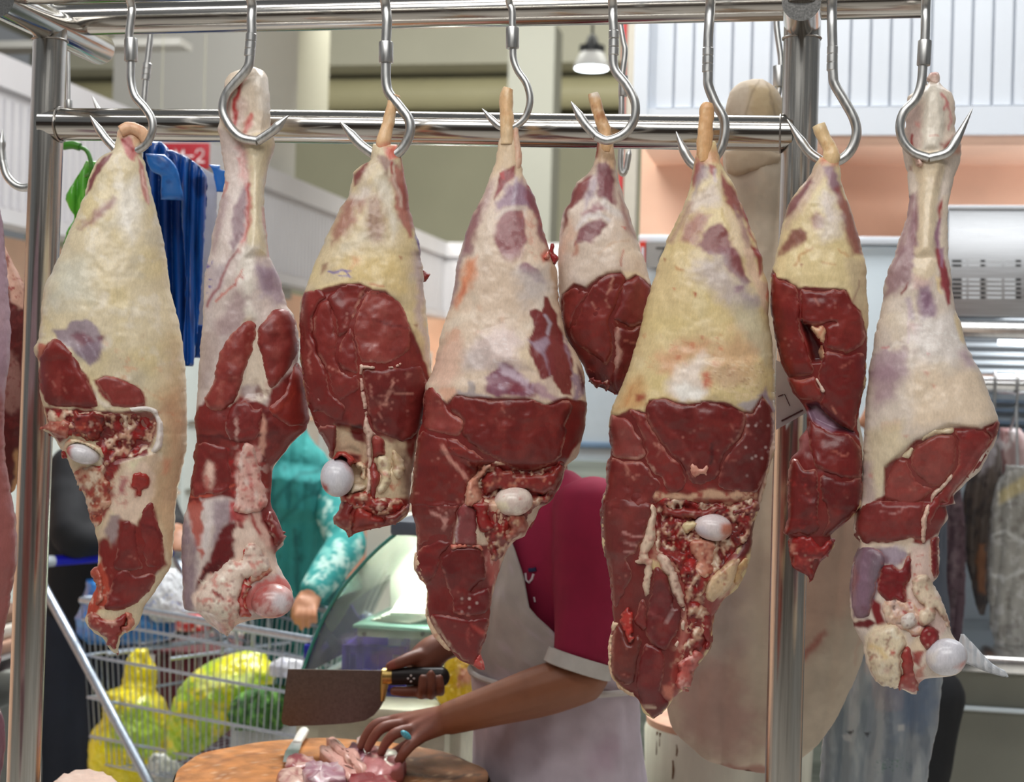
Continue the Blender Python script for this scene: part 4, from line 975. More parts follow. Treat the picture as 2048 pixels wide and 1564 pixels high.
# ------------------------------------------------------------------ leg 3: fat topped leg with big cut face and white ball
K = Zm(520,820,5.213)
left = E(1215,880,1197,930,1188,985,1140,1015,1090,1065,1072,1130,1060,1200,1000,1290,960,1380,920,1460,885,1555) + G(868,60,838,140,800,240,770,330,762,420,768,540,766,650,780,780,800,920,832,1000) + K(560,140,640,280,720,430,738,510,760,560,790,640,790,740,800,840,835,930,850,985,795,1085,770,1150,800,1210,880,1255,918,1325)
right = E(1360,880,1385,960,1402,1060,1420,1170,1440,1280,1470,1400,1500,1560) + G(1505,20,1515,110,1525,250,1540,400,1552,520,1560,640,1570,740) + K(1700,60,1650,300,1600,540,1580,750,1565,900,1560,1030,1420,1178,1270,1215,1100,1255,985,1290,935,1330)
F3 = G(790,250,900,240,1010,210,1130,203,1200,240,1290,250,1380,320,1450,500,1500,620,1560,800) + K(1640,320,1580,560,1500,620,900,760,740,510,560,120) + G(790,850,760,600,760,380)
ops3 = [
 N_(YEL, 60,-.1, .5, .5), N_((206,196,176),40,0, .5, .6, seed=3),
 P(E(1190,980,1180,1040,1130,1110,1085,1135,1080,1060,1140,1010),(128,58,60),4, .95,3),
 P(E(1200,900,1240,980,1170,1130,1090,1180,1180,1010),(214,196,170),5, .8,4),
 P(E(1060,1210,1140,1190,1150,1220,1060,1400,960,1480,950,1400),(158,100,88),14, .85,8),
 P(E(1180,1200,1260,1190,1300,1300,1280,1480,1200,1480,1150,1350),(172,140,124),14, .8,8), S(E(1190,1220,1200,1450),(140,100,88),7,6, .5), S(E(1230,1200,1240,1440),(150,110,98),6,5, .5),
 P(E(1230,1120,1300,1090,1330,1250,1360,1400,1330,1450,1290,1250),(232,222,206),12, .85,6), P(E(1080,1210,1150,1150,1200,1130,1180,1180,1110,1220),(226,212,202),10, .8,5),
 P(E(1305,1060,1360,1010,1400,1060,1450,1330,1470,1460,1430,1450,1350,1300),(178,110,100),6, .9,6), P(E(1340,1110,1420,1140,1440,1290,1400,1280),(158,84,78),8, .8,6), S(E(1330,1010,1345,1120,1380,1260),(222,196,180),6,4, .8),
 P(E(1250,940,1320,940,1350,1010,1300,1080,1260,1020),(124,76,74),8, .8,5), P(E(1270,900,1370,890,1360,960,1310,980),(206,90,74),6, .9,5), P(E(1375,970,1400,980,1405,1080,1385,1060),(180,60,44),5, .9,3), S(E(1320,1000,1330,1060),(150,40,40),5,3, .8),
 P(E(1460,1340,1475,1360,1495,1490,1500,1560,1490,1560,1470,1450),(66,40,150),4, .95,3), P(G(1440,0,1505,0,1520,180,1540,450,1560,700,1530,640,1480,400),(196,176,178),10, .8,6), P(G(1475,0,1505,0,1510,100),(120,96,160),6, .7,4),
 P(G(1000,60,1350,20,1420,250,1380,320,1280,240,1050,200),(226,198,136),22, .7,10), P(G(900,90,940,70,930,120,895,160),(150,110,92),4, .8,3), P(G(1060,60,1120,60,1080,130),(216,140,90),8, .6,6),
 S(G(945,128,1000,122,1060,130),(92,76,170),4,2.5, .8,3), S(G(1040,120,1080,170),(92,76,170),3,2, .8,3), S(G(1000,150,1060,160),(100,86,170),3,2, .6,3), P(G(1370,40,1390,45,1385,62),(150,36,30),4, .9,2), P(G(1455,455,1480,455,1470,470),(140,70,50),3, .8,2),
 P(G(890,230,960,200,1100,180,1260,210,1280,240,1160,240,1080,215,960,250,900,270),(234,212,166),5,1,4), S(G(1190,205,1270,225),(196,90,60),4,3, .6),
 P(F3,(124,38,34),3,1,2), N_(DRED, 40,0, .4, .7, F3), N_((146,58,50),50, .1, .5, .5, F3, seed=5),
 P(K(800,140,870,150,1000,170,1090,220,1110,700,1080,830,960,900,900,760,760,520),(228,204,172),5,1,5), P(K(940,190,1060,150,1100,230,1100,340,1000,310,940,240),(116,34,34),4,1,3), P(K(960,170,1060,150,1080,190,960,210),(44,14,14),4, .9,3),
 P(K(800,450,1030,470,1030,560,960,560,860,470),(150,60,54),5, .9,5), P(K(840,390,1050,410,1060,460,960,440),(150,132,110),6, .8,4), P(K(960,480,1040,480,1030,520,970,510),(90,26,28),4, .9,3),
 P(K(1150,300,1320,300,1500,340,1600,600,1560,900,1440,960,1330,970,1200,900,1230,700,1200,520),(222,200,166),6,1,5), P(K(1300,310,1480,340,1600,600,1590,850,1490,700,1420,480),(166,136,112),18, .85,8), P(K(1520,480,1620,560,1580,880,1500,860),(110,76,70),14, .8,8), N_((206,100,70),10, .25, .5, .8, K(1150,560,1420,560,1420,900,1180,900)), P(K(1230,650,1320,660,1300,700,1240,690),(190,80,56),5, .9,4), P(K(1340,780,1410,800,1380,840),(200,86,60),6, .9,4),
 P(K(840,900,1100,830,1110,980,900,980),(206,160,120),6, .9,5), N_((160,60,44),10, .05, .4, .8, K(830,850,1120,850,1120,1010,840,1000)), P(K(1000,860,1080,850,1040,930,970,930),(120,66,44),8, .8,5),
 P(K(760,980,1000,980,1570,900,1560,1060,1430,1190,930,1340,770,1190),(136,42,36),4,1,4), N_((196,70,46),11, .15, .45, .8, K(960,940,1350,880,1400,1080,1000,1100)), N_((222,176,150),9, .25, .5, .8, K(960,900,1500,900,1500,1100,1000,1080)), N_(DRED, 14, .1, .45, .7, K(760,980,1570,900,1430,1190,930,1340)),
]
g3 = Leg('leg topped with yellow fat, large red cut face and white joint ball below', HY, left, right, [(285, .8),(420, .62),(700, .6),(1080, .5)], .098, .9,(216,196,160), ops3, [(F3,-.006,16),(K(800,140,1090,220,1110,830,900,900,760,520),-.012,18)], 12,22, seed=11)
g3.lobe(K(850,900,960,870,1090,850,1190,900,1330,900,1480,930,1500,1010,1380,1090,1200,1100,1040,1040,900,1000),(150,52,42), .004,9, [], 'torn_flesh', 3,4, torn=.006)
g3.rod([(790,190,11),(784,215,11.5),(777,245,11.5),(770,272,13),(766,292,16),(768,312,15)], (230,190,146), [N_((206,150,104),14,0, .5, .5), N_((240,214,180),10, .1, .5, .6, sy=3), P([(755,288),(800,288),(800,330),(755,330)], (206,110,90),8, .7,5)], 'shank_bone', .004)
mar = (216,152,136)
g3.lobe(G(1185,245,1290,255,1375,325,1430,440,1445,540,1430,610,1385,660,1310,690,1220,700,1135,680,1110,600,1088,520,1100,420,1140,310),(140,56,50), .003,7, [N_((164,86,78),22,0, .5, .6), S(G(1200,430,1300,445,1440,475),(100,34,34),4,2.5, .8,3), S(G(1235,580,1190,620),(206,160,156),5,3, .8,3), P(G(1300,690,1390,650,1430,600,1400,670),(206,140,130),4, .8,3), N_((206,170,160),5, .42, .6, .7, G(1190,640,1400,600,1380,700,1200,700),5)])
g3.lobe(G(930,300,1010,220,1100,205,1170,225,1140,300,1095,420,1060,500,1000,535,985,480,965,380),(122,38,34), .003,6, [N_((146,58,52),26, .1, .5, .6), V_(None), S(G(1140,260,1090,420,1080,480), mar, 3,1.5, .8)])
g3.lobe(G(795,270,890,245,930,290,870,350,840,440,850,560,890,680,930,740,950,860,1030,940,1040,1030,990,1050,900,1000,850,960,800,900,780,780,768,640,770,520,766,400),(118,34,31), .004,9, [N_((146,50,44),30,0, .5, .6, sy=2), S(G(820,550,818,640,825,750),(196,120,110),3.5,2, .7), S(G(770,700,790,760),(70,20,22),5,3, .6), N_((206,160,150),4, .4, .55, .6, G(810,560,840,560,840,780,800,780),4)])
g3.lobe(G(890,330,950,310,970,420,985,500,1000,540,985,640,1010,720,1060,760,1120,755,1130,850,1060,900,1010,930,950,850,930,740,890,660,850,540,850,430),(128,42,38), .003,8, [N_((150,60,52),40,0, .5, .6), V_(None, mar, 40, .03), S(G(940,710,1010,745,1090,755), mar, 3,1.5, .7)])
g3.lobe(G(1050,500,1085,470,1095,560,1120,620,1110,690,1120,750,1060,745,1005,710,985,640,1005,570),(128,42,38), .005,8, [S(G(990,620,1010,560,1050,500), mar, 3,2, .7)])
g3.lobe(G(1145,725,1220,730,1320,720,1400,722,1500,705,1540,800,1545,920,1510,1060,1450,1150,1380,1170,1290,1140,1220,1100,1190,1020,1170,900,1150,800),(112,34,32), .003,7, [N_(DRED, 40,-.1, .4, .7), S(G(1330,800,1300,870,1290,940), mar, 5,2, .8,4), S(G(1300,880,1400,870,1450,870), mar, 4,2, .7,4), S(G(1240,930,1290,945), mar, 5,3, .8,3), S(G(1200,830,1210,900), mar, 3,2, .6,3), V_(None, (196,130,118),20, .05, .6)])
g3.lobe(G(1125,690,1160,705,1260,712,1340,710,1410,670,1425,640,1400,690,1345,725,1170,728,1145,735,1155,830,1175,950,1180,1050,1220,1120) + K(1260,260,1180,270,1160,420,1165,560,1140,880,1100,870,1120,600,1100,300,1075,200) + G(1160,1010,1140,900,1130,800),(228,196,178), .006,6, [N_((206,140,126),16, .05, .45, .6, sy=2.5)], 'fat_seam', 1.5,4)
g3.lobe(G(780,790,800,900,830,990,870,980,910,990,900,920,840,840),(120,40,38), .004,7, [N_((206,170,160),8, .25, .5, .7)], 'cut_muscle')
g3.lobe(K(560,100,640,160,740,150,800,160,800,330,770,430,735,500,710,420,640,280),(124,54,50), .006,9, [N_((160,96,90),10, .1, .5, .7, sy=2)], 'cut_muscle')
g3.lobe(K(1165,300,1240,275,1290,320,1320,460,1220,490,1200,560,1250,690,1210,860,1195,930,1150,890,1140,640,1180,480),(142,50,46), .010,8, [N_((176,84,74),16, .05, .5, .6)], 'cut_muscle')
g3.lobe(K(1215,490,1320,480,1370,560,1380,700,1340,820,1260,870,1220,860,1250,700,1215,600),(226,208,172), .010,9, [N_((240,226,196),14, .1, .4, .7), P(K(1235,645,1310,655,1330,700,1260,690),(190,84,58),5, .9,4)], 'fat_seam')
g3.lobe(K(1380,420,1480,480,1520,620,1480,720,1400,700,1370,540),(206,180,144), .010,14, [N_((230,214,184),14, .1, .4, .7)], 'fat_seam')
g3.ball(K(805,705)[0], 33.5,38, math.radians(6),1.0,(214,212,220), [P(K(620,760,690,800,700,870,640,850),(176,60,44),5, .9,3), P(K(860,500,960,600,1010,720,960,640),(190,120,120),8, .7,5), N_((226,222,226),20, .1, .5, .5)], label='blue white ball joint', rz=38)
g3.lobe(K(790,450,860,430,940,470,1010,540,1030,560,960,580,1000,700,960,640,900,550,840,490,760,540,720,570),(168,54,46), .030,6, [N_((220,160,140),9, .25, .5, .7)], 'tendon_band', 1.5,4)
g3.lobe(K(980,570,1060,540,1110,600,1100,700,1060,750,1030,700,1040,640),(230,204,170), .020,8, [N_((196,80,60),10, .25, .5, .8)], 'fat_seam')
g3.lobe(K(970,770,1090,780,1085,830,980,870,940,880),(206,186,160), .012,6, [], 'bone_end', 1,4)
g3.lobe(K(850,985,990,985,960,1100,965,1200,935,1330,915,1320,910,1260,820,1220,772,1150,795,1085),(128,44,40), .008,10, [P(K(900,980,990,985,985,1030,920,1030),(110,40,38),5, .8,4), S(K(960,1100,935,1200,925,1310),(206,140,120),5,3, .8,2)], 'meat_scrap')
g3.lobe(K(985,1100,1060,1020,1180,1100,1280,1140,1270,1200,1200,1240,1080,1245,990,1285,940,1330,960,1210),(142,42,36), .012,12, [N_((170,60,50),18, .1, .5, .6), S(K(1040,1190,1200,1170,1270,1175),(110,26,26),6,4, .6,3)], 'meat_scrap')
g3.lobe(K(1290,1130,1400,1080,1500,1000,1565,960,1562,1030,1480,1120,1420,1180,1300,1180),(128,46,42), .010,9, [P(K(1460,1080,1560,1030,1540,1080,1480,1110),(206,170,140),4, .8,3), N_((206,150,130),9, .3, .5, .7)], 'meat_scrap')
g3.lobe(K(1100,960,1200,910,1320,960,1370,1010,1350,1060,1260,1080,1180,1060,1110,1020),(140,46,40), .010,9, [N_((222,186,164),9, .15, .4, .8), N_(DRED, 9, .1, .4, .7)], 'meat_scrap', 3.5)
g3.lobe(G(1508,125,1540,140,1562,148,1540,180,1515,190,1508,210),(134,34,32), .006,5, [], 'meat_scrap', .8,3, flat=-.01)

# ------------------------------------------------------------------ leg 4: long middle leg with hanging red flank
Q, R4, T = Zm(820,0,3.0547), Zm(820,500,3.0547), Zm(820,1000,2.773)
left = Q(560,800,535,900,520,1000,490,1080,450,1180,400,1280,350,1400,310,1540) + R4(298,40,270,220,240,370,200,480,160,650,130,780,92,850,84,950,75,1060,45,1150,30,1280,15,1420,8,1540) + T(10,60,30,160,40,280,25,360,40,410,92,480,102,640,150,740,220,830,280,890,340,915,402,936)
right = Q(640,800,662,900,675,1000,700,1090,750,1170,790,1300,830,1450,858,1540) + R4(870,50,900,130,910,300,930,420,960,540,1000,600,1050,700,1070,830,1078,950,1055,1130,1020,1250,955,1310,932,1400,895,1470,840,1540) + T(725,30,690,100,655,150,640,190,585,215,530,290,492,390,470,470,450,560,440,680,420,760,388,850,402,900,412,938)
RR = R4(90,850,220,930,290,880,480,905,700,900,830,940,960,900,1080,930,1060,1130,950,1310,880,1560,8,1560,45,1150)
RB = T(-10,-20,300,-20,280,60,240,240,440,250,470,420,450,560,440,680,400,938,250,880,100,640,30,360)
ops4 = [
 N_((214,190,172),60,-.1, .5, .5), N_(FATW, 40, .1, .5, .5, seed=3),
 P(Q(520,850,680,850,700,1100,620,1060,560,1020,500,1060),(228,202,170),8, .9,4),
 P(Q(460,1160,500,1150,440,1300,400,1450,370,1560,310,1560,350,1390),(142,92,100),8, .9,5), P(Q(480,1100,520,1080,510,1200,450,1350,420,1350),(206,180,172),8, .8,4),
 P(Q(545,1060,580,1025,635,1015,640,1080,590,1130,520,1230,525,1150),(138,44,52),4, .95,4), P(Q(545,1060,575,1050,580,1090,555,1095),(170,34,36),3,1,2), P(Q(600,1130,690,1090,740,1180,740,1260,640,1260,530,1290,520,1240),(152,118,142),8, .95,5), S(Q(650,1090,640,1160,625,1240),(190,172,196),7,5, .8),
 P(Q(710,1120,765,1170,800,1300,830,1430,880,1540,800,1480,760,1350,720,1230),(134,74,84),6, .95,4), S(Q(735,1150,770,1180,810,1330,850,1490,880,1550),(150,34,40),9,4, .9,4),
 P(Q(540,1330,600,1280,680,1280,720,1360,720,1450,640,1560,560,1560,510,1480),(140,74,84),5, .9,4), V_(Q(540,1330,720,1300,700,1560,540,1560),(186,150,156),12, .12, .6), S(Q(520,1330,600,1275,690,1275,725,1340),(214,196,186),8,4, .9,3),
 P(Q(450,1300,530,1300,500,1560,400,1560),(220,200,182),10, .8,6), P(Q(720,1290,750,1330,800,1480,850,1560,760,1540,700,1420),(226,196,176),6, .9,5), N_((214,150,130),9, .1, .4, .7, Q(700,1300,760,1320,860,1560,740,1560)),
 P(R4(280,60,330,-20,300,140,270,330,240,360),(150,116,130),8, .8,4), P(R4(340,60,420,40,400,130,310,320,270,350,290,230),(222,142,104),10, .9,6), P(R4(280,340,320,200,330,260,290,350),(200,100,76),8, .6,5),
 P(R4(670,90,720,60,780,130,830,210,760,190,680,130),(140,86,104),5, .9,4), P(R4(560,0,700,0,690,50,630,70,570,40),(176,136,140),8, .8,5), P(R4(640,120,860,80,880,240,820,320,700,330),(206,196,196),22, .7,8),
 P(R4(800,30,840,10,850,60,820,70),(196,100,84),5, .9,3), P(R4(860,60,900,100,910,300,880,230,850,120),(196,160,132),6, .9,4),
 N_((216,150,120),24, .2, .55, .5, R4(200,480,420,350,560,420,400,520,200,800)), P(R4(150,650,290,500,330,600,300,760,220,850,130,790),(226,182,162),14, .7,6),
 P(R4(420,520,560,460,720,560,740,720,620,730,480,720,330,700,350,600),(222,200,196),16, .8,8), P(R4(340,620,480,600,470,720,330,740),(190,176,172),14, .6,6), N_((238,226,224),9, .2, .5, .7, R4(440,520,640,520,640,700,450,700), sy=.5), 
 P(R4(640,600,740,560,760,740,640,690),(236,214,180),12, .7,6),
 P(R4(730,370,770,355,815,380,820,290,845,290,890,380,940,520,980,640,1000,800,990,900,930,880,870,780,800,790,760,700,725,610,725,540,750,470),(122,46,46),3,1,3), P(R4(720,540,770,560,830,520,850,570,830,640,850,760,820,660,780,620),(160,136,168),4, .9,3), S(R4(835,405,855,450,845,510),(176,160,180),7,3, .9,3), P(R4(940,530,980,620,1000,760,1050,760,1060,880,1000,940,990,700),(160,134,158),4, .95,4), P(R4(1020,700,1050,740,1068,840,1050,860),(96,34,40),4, .9,2), N_((226,190,180),8, .2, .5, .6, R4(980,740,1060,740,1060,900,1000,930)),
 P(R4(800,860,830,780,870,770,900,880,840,900),(214,190,176),5, .9,4), P(R4(740,830,800,800,830,880,960,900,940,930,800,920),(186,150,160),6, .9,5),
 P(R4(480,760,540,700,640,730,700,800,780,860,700,900,520,900,480,850),(132,76,98),6, .95,6), P(R4(560,700,640,720,700,790,760,850,640,800,560,760),(212,190,204),6, .8,6), N_((206,186,204),8, .1, .4, .6, R4(520,720,760,800,760,900,540,860)), P(R4(600,790,680,800,720,860,600,860),(130,34,48),5, .7,5),
 P(R4(350,790,400,830,400,880,340,870),(160,150,152),4, .8,4), P(R4(270,860,480,880,500,905,270,890),(176,164,170),4, .8,4),
 P(R4(180,860,270,840,280,880,230,940,200,900),(230,180,154),4, .95,4),
 P(RR, (118,34,31),2.5,1,2.5), N_((98,26,25),60,0, .5, .6, RR), N_((140,46,42),50, .1, .5, .5, RR, seed=4),
 P(RB, (120,36,34),3,1,2), N_(DRED, 40,0, .4, .6, RB),
 P(R4(470,1400,560,1300,930,1330,880,1500,740,1500,640,1420,560,1400,520,1500,540,1560,330,1560,340,1420),(140,40,36),4,1,4), N_((214,140,116),9, .22, .5, .8, R4(330,1300,940,1320,880,1500,330,1500)), N_((84,20,22),10, .15, .4, .8, R4(330,1300,940,1320,860,1540,420,1540)),
 P(R4(340,1450,440,1330,490,1340,420,1440,440,1560,330,1560),(216,150,126),4, .95,4), 
 P(T(440,-10,670,-10,650,70,560,90,550,150,520,250,480,200,430,150),(216,176,150),5,1,4), N_((160,56,48),9, .05, .4, .8, T(390,-10,700,-10,640,190,500,300,400,160)), P(T(370,40,440,20,470,130,400,180,370,140),(150,26,26),5, .9,4), P(T(560,80,650,60,640,190,570,210,540,170),(150,52,46),5, .9,5), 
 P(T(430,160,520,160,540,250,490,390,470,480,440,470,420,300),(176,90,84),6, .95,5), N_((222,190,176),8, .1, .4, .6, T(430,160,540,200,470,480,430,480), sy=2.5),
]
g4 = Leg('long middle leg with a wide red cut face and a flank tapering to a point', HY, left, right, [(262, .85),(420, .62),(760, .62),(1000, .5),(1340, .4)], .112, .92,(222,198,176), ops4, [(RR, -.004,10),(R4(330,1300,940,1320,880,1500,740,1540,420,1540),-.014,20),(R4(420,520,560,470,730,560,740,720,480,720), .006,30)], 14,26, seed=17)
g4.lobe(R4(400,1400,520,1290,640,1330,800,1340,940,1300,920,1400,880,1480,840,1540) + T(720,20,660,90,620,180,560,230,520,300,480,380,440,300,400,170,370,120,400,20) + R4(430,1520),(128,40,36), .003,10, [], 'torn_flesh', 3,4, torn=.007)
g4.rod([(1017,177,10),(1014,188,12.5),(1013,210,14),(1014,235,14.5),(1014,262,14.5),(1014,290,14)], (228,188,142), [N_((210,156,112),16,0, .5, .5), N_((238,212,176),9, .1, .5, .6, sy=3), P([(1000,260),(1040,260),(1040,320),(1000,320)], (226,200,164),10, .7,5)], 'shank_bone', .004)
g4.rod([(1031,252,5),(1033,285,7),(1036,320,8),(1030,350,8)], (226,190,164), [N_((206,140,120),8, .1, .5, .6)], 'tendon_band', .006)
mar = (206,138,124)
g4.lobe(R4(250,920,290,885,480,910,720,905,850,945,960,910,985,960,960,1050,940,1200,900,1290,760,1340,640,1340,540,1290,440,1240,330,1150,320,1040,250,980),(116,33,30), .004,8, [N_((98,26,25),60,0, .5, .6), N_((138,46,40),40, .15, .5, .6, seed=3), S(R4(330,940,460,1010,575,1110),(140,56,50),6,5, .6,4), S(R4(580,960,585,1100,575,1260),(146,52,44),4,3, .6,4), P(R4(940,990,990,960,960,1100,900,1200),(66,16,20),7, .7,5)])
g4.lobe(R4(95,850,150,845,220,930,250,990,320,1040,325,1100,290,1140,200,1130,120,1110,80,1070,85,950),(142,60,54), .003,7, [N_((160,82,72),20, .0, .5, .5), S(R4(250,970,320,1040,330,1100,290,1150),(206,140,124),5,2, .9), S(R4(110,1100,200,1130,290,1150),(190,110,100),3,2, .7)])
g4.lobe(R4(60,1110,120,1120,200,1150,290,1155,330,1230,420,1330,350,1440,320,1560,10,1560,20,1400,40,1200) + T(0,20)[:0], (120,38,34), .004,8, [N_((138,54,48),40, .1, .5, .5), S(R4(190,1200,260,1290,350,1390),(214,150,136),7,3, .9), V_(None, mar, 30, .04), N_(DRED, 36, .1, .5, .5)])
g4.lobe(R4(210,1160,280,1160,360,1220,450,1270,440,1300,400,1330,330,1280,250,1250),(124,38,34), .006,8, [S(R4(250,1210,400,1235),(176,70,60),4,3, .6,3)])
g4.lobe(T(5,0,110,-10,270,10,260,80,245,180,230,240,140,220,60,260,40,290,30,160),(116,42,38), .003,7, [V_(None, (206,140,132),24, .06, .7), S(T(130,60,180,120,190,150),(216,160,150),5,3, .8,4), S(T(200,70,200,120,180,150),(206,150,140),4,2, .8,4), N_((140,58,52),36, .1, .5, .5)])
g4.lobe(T(45,275,140,225,235,240,180,310,165,380,95,475,40,415,25,360),(112,30,30), .006,9, [N_((140,40,38),20, .1, .5, .6), S(T(50,270,140,235),(150,40,36),5,4, .7)])
g4.lobe(T(170,340,230,275,320,255,395,275,415,340,420,440,380,470,350,510,440,490,450,560,430,630,330,650,240,630,225,560,195,450),(108,28,28), .006,9, [N_((88,22,24),30,0, .5, .6), N_((134,40,38),16, .15, .5, .5), P(T(360,520,440,490,455,560,400,640,340,620),(112,26,32),6, .8,5), S(T(172,400,205,480,235,620,330,645,430,640),(206,120,110),3.5,2, .8), N_((236,214,206),3, .46, .52, .8, T(240,560,430,500,440,610,280,630),6)])
g4.lobe(T(120,640,230,640,330,655,440,660,420,760,388,850,402,936,340,910,280,885,220,825,150,740),(116,30,30), .005,9, [N_((136,40,38),24, .1, .5, .6), S(T(100,620,160,740,230,830,300,895),(222,196,170),4,3, .9), P(T(350,690,400,710,420,760,380,750),(196,80,72),5, .9,4), S(T(320,720,325,800),(160,70,64),5,3, .7)])
g4.lobe(T(30,290,60,330,95,480,105,640,160,740,225,830,180,810,110,720,85,600,90,490,30,400,22,340),(222,190,160), .004,4, [N_((190,110,90),8, .15, .5, .6)], 'fat_edge', 1.2,4)
g4.lobe(T(270,60,300,10,350,30,370,110,370,240,395,270,320,250,245,240),(138,62,64), .008,9, [N_((170,110,108),12, .15, .5, .6, sy=2), S(T(260,110,250,230),(206,190,190),5,3, .7)])
g4.lobe(T(225,245,300,240,390,250,420,340,430,450,440,470,415,380,390,280,300,262,235,280),(214,120,100), .008,6, [N_((232,190,172),9, .1, .5, .7)], 'fat_seam', 1.5,4)
g4.lobe(T(350,20,400,-10,440,40,440,110,470,150,410,190,370,150),(152,30,30), .012,8, [N_((110,18,22),9, .1, .4, .7), N_((220,170,150),8, .3, .5, .7)], 'meat_scrap')
g4.lobe(R4(440,1420,520,1330,640,1350,800,1370,920,1320,930,1380,890,1460,800,1490,740,1470,620,1490,540,1480,480,1500),(140,42,38), .014,10, [N_((206,130,106),10, .2, .5, .8), N_((100,26,26),10, .15, .4, .7), S(R4(560,1370,700,1360,820,1390),(206,130,110),5,3, .7,4)], 'meat_scrap', 3.5)
g4.ball((1027,1002),38,30, math.radians(4), .55,(222,200,190), [N_((238,226,212),16,0, .4, .7), N_((190,100,90),12, .25, .5, .6), P(T(470,20,520,0,540,50,480,70),(232,218,188),6, .9,5)], label='pale ball joint')
g4.lobe(R4(340,1450,400,1370,480,1300,500,1320,430,1420,440,1540,400,1560,340,1560),(214,150,126), .014,9, [N_((160,50,44),10, .15, .45, .8), N_((236,206,180),8, .25, .5, .7)], 'bone_end', 3)
g4.lobe(T(655,70,700,60,725,10,740,20,700,90,670,152,655,130),(150,36,34), .006,5, [], 'meat_scrap', 1,4, flat=.0)
g4.lobe(T(545,95,600,70,645,100,635,185,590,210,540,240,520,200,550,160),(176,96,80), .012,8, [N_((226,190,156),9, .1, .4, .8), N_((130,36,34),9, .2, .45, .8)], 'meat_scrap', 3)
g4.lobe(T(385,850,402,890,415,935,395,940,360,925,360,880),(190,76,72), .006,5, [], 'meat_scrap', 1,3)
g4.lobe(R4(825,15,850,5,855,45,835,62,812,45),(206,108,90), .008,6, [N_((236,190,170),8, .1, .5, .6)], 'meat_scrap', 1,3)
g4.lobe(Q(850,1530,868,1485,885,1495,880,1540,905,1580,880,1620,860,1600),(150,36,38), .006,5, [], 'meat_scrap', 1,3, flat=.01)

# ------------------------------------------------------------------ leg 5: short piece behind its neighbours
left = Q(1145,850,1130,970,1090,1060,1010,1130,980,1230,940,1300,920,1400,905,1500) + R4(903,60,903,200,910,300,925,450,955,540,1010,640,1060,720,1085,780,1108,818,1200,855,1250,878)
right = Q(1238,850,1255,960,1262,1040,1290,1150,1330,1280,1370,1400,1402,1520) + R4(1425,40,1460,150,1475,230,1475,380,1450,560,1400,700,1345,800,1300,860,1270,884)
F5 = R4(930,270,1000,205,1070,225,1130,180,1210,130,1290,125,1320,175,1380,150,1440,190,1490,240,1480,900,1050,900,900,450)
ops5 = [
 N_((222,206,196),40,0, .5, .6), N_((206,176,150),36, .15, .5, .5, seed=4),
 P(Q(1110,850,1260,850,1270,1020,1130,1000),(222,184,146),8, .9,5), P(Q(1130,850,1150,850,1150,930,1130,960),(140,30,32),4, .9,3),
 P(Q(1080,1070,1110,1060,1080,1180,1010,1270,960,1300,985,1200,1015,1120),(130,56,58),5, .95,4), P(Q(940,1310,980,1260,960,1380,920,1420),(118,40,42),5, .9,4), P(Q(1100,1100,1150,1080,1130,1200,1060,1260),(168,146,166),8, .8,5),
 P(Q(1150,990,1210,980,1245,1070,1255,1230,1250,1260,1190,1220,1140,1150),(128,66,76),6, .95,5), P(Q(1040,1300,1110,1240,1180,1250,1200,1280,1120,1300,1060,1330),(150,90,100),8, .9,5), P(Q(1030,1430,1090,1350,1150,1320,1195,1370,1180,1440,1100,1490,1030,1490,1000,1520),(130,70,78),5, .95,5), S(Q(1010,1400,1080,1320,1160,1300,1220,1350),(216,206,204),9,5, .8), S(Q(1180,1230,1240,1290,1290,1330),(224,216,212),12,7, .7), P(Q(1285,1180,1320,1250,1390,1460,1340,1400,1300,1290),(160,112,110),8, .85,5), P(Q(1290,1385,1316,1388,1312,1398),(190,50,40),2.5, .9,1.5),
 P(Q(910,1440,990,1320,1010,1420,930,1560,900,1560),(222,186,162),10, .8,6), P(Q(1000,1560,1010,1480,1030,1500,1030,1560),(170,80,60),5, .6,4),
 P(R4(1200,-40,1400,-10,1440,60,1300,40),(226,206,184),14, .7,6), S(Q(1150,1540,1250,1490,1330,1470),(206,170,140),4,3, .6,3), S(R4(1305,5,1295,50,1290,95),(176,60,50),3,2, .7,4),
 P(R4(930,270,990,200,1060,220,1130,175,1210,125,1320,120,1400,130,1460,180,1400,160,1320,185,1290,130,1200,140,1130,195,1080,235,1000,215),(234,214,184),4, .9,3),
 P(F5,(112,34,31),3,1,2), N_(DRED, 40,0, .5, .6, F5), V_(F5,(170,110,96),20, .05, .6), N_((60,14,16),30, .1, .4, .7, R4(960,560,1200,700,1250,880,1080,880,1000,640)),
]
g5 = Leg('small short piece with a plain shank, tucked behind the two biggest legs', HY + .055, left, right, [(278, .9),(420, .7),(800, .55)], .075, .92,(218,198,182), ops5, [(F5,-.003,8)], 14,26, seed=23, group='meat legs on the front hooks')
g5.rod([(1186,187,10),(1189,198,11.5),(1195,220,11.5),(1203,245,12),(1211,262,12.5),(1212,285,13),(1211,305,12)], (222,178,132), [N_((176,110,70),9, .15, .5, .7, sy=2), N_((236,206,170),10, .1, .5, .5), P([(1180,180),(1200,180),(1198,196),(1180,196)], (236,222,204),4, .9,3)], 'shank_bone', .004)
g5.lobe(R4(935,275,1000,215,1070,235,1110,240,1050,330,1000,410,985,480,945,500,925,400),(126,42,38), .003,7, [N_((146,60,54),20,0, .5, .6)])
g5.lobe(R4(1090,235,1140,190,1210,140,1290,135,1320,190,1280,300,1235,400,1225,440,1240,560,1235,650,1190,705,1130,650,1000,560,975,500,1010,420),(118,36,33), .004,8, [S(R4(1240,170,1205,300,1210,340),(196,140,124),4,2, .8,4), S(R4(1110,320,1140,360),(196,140,124),3,2, .8,3), N_((138,52,46),30, .1, .5, .5)])
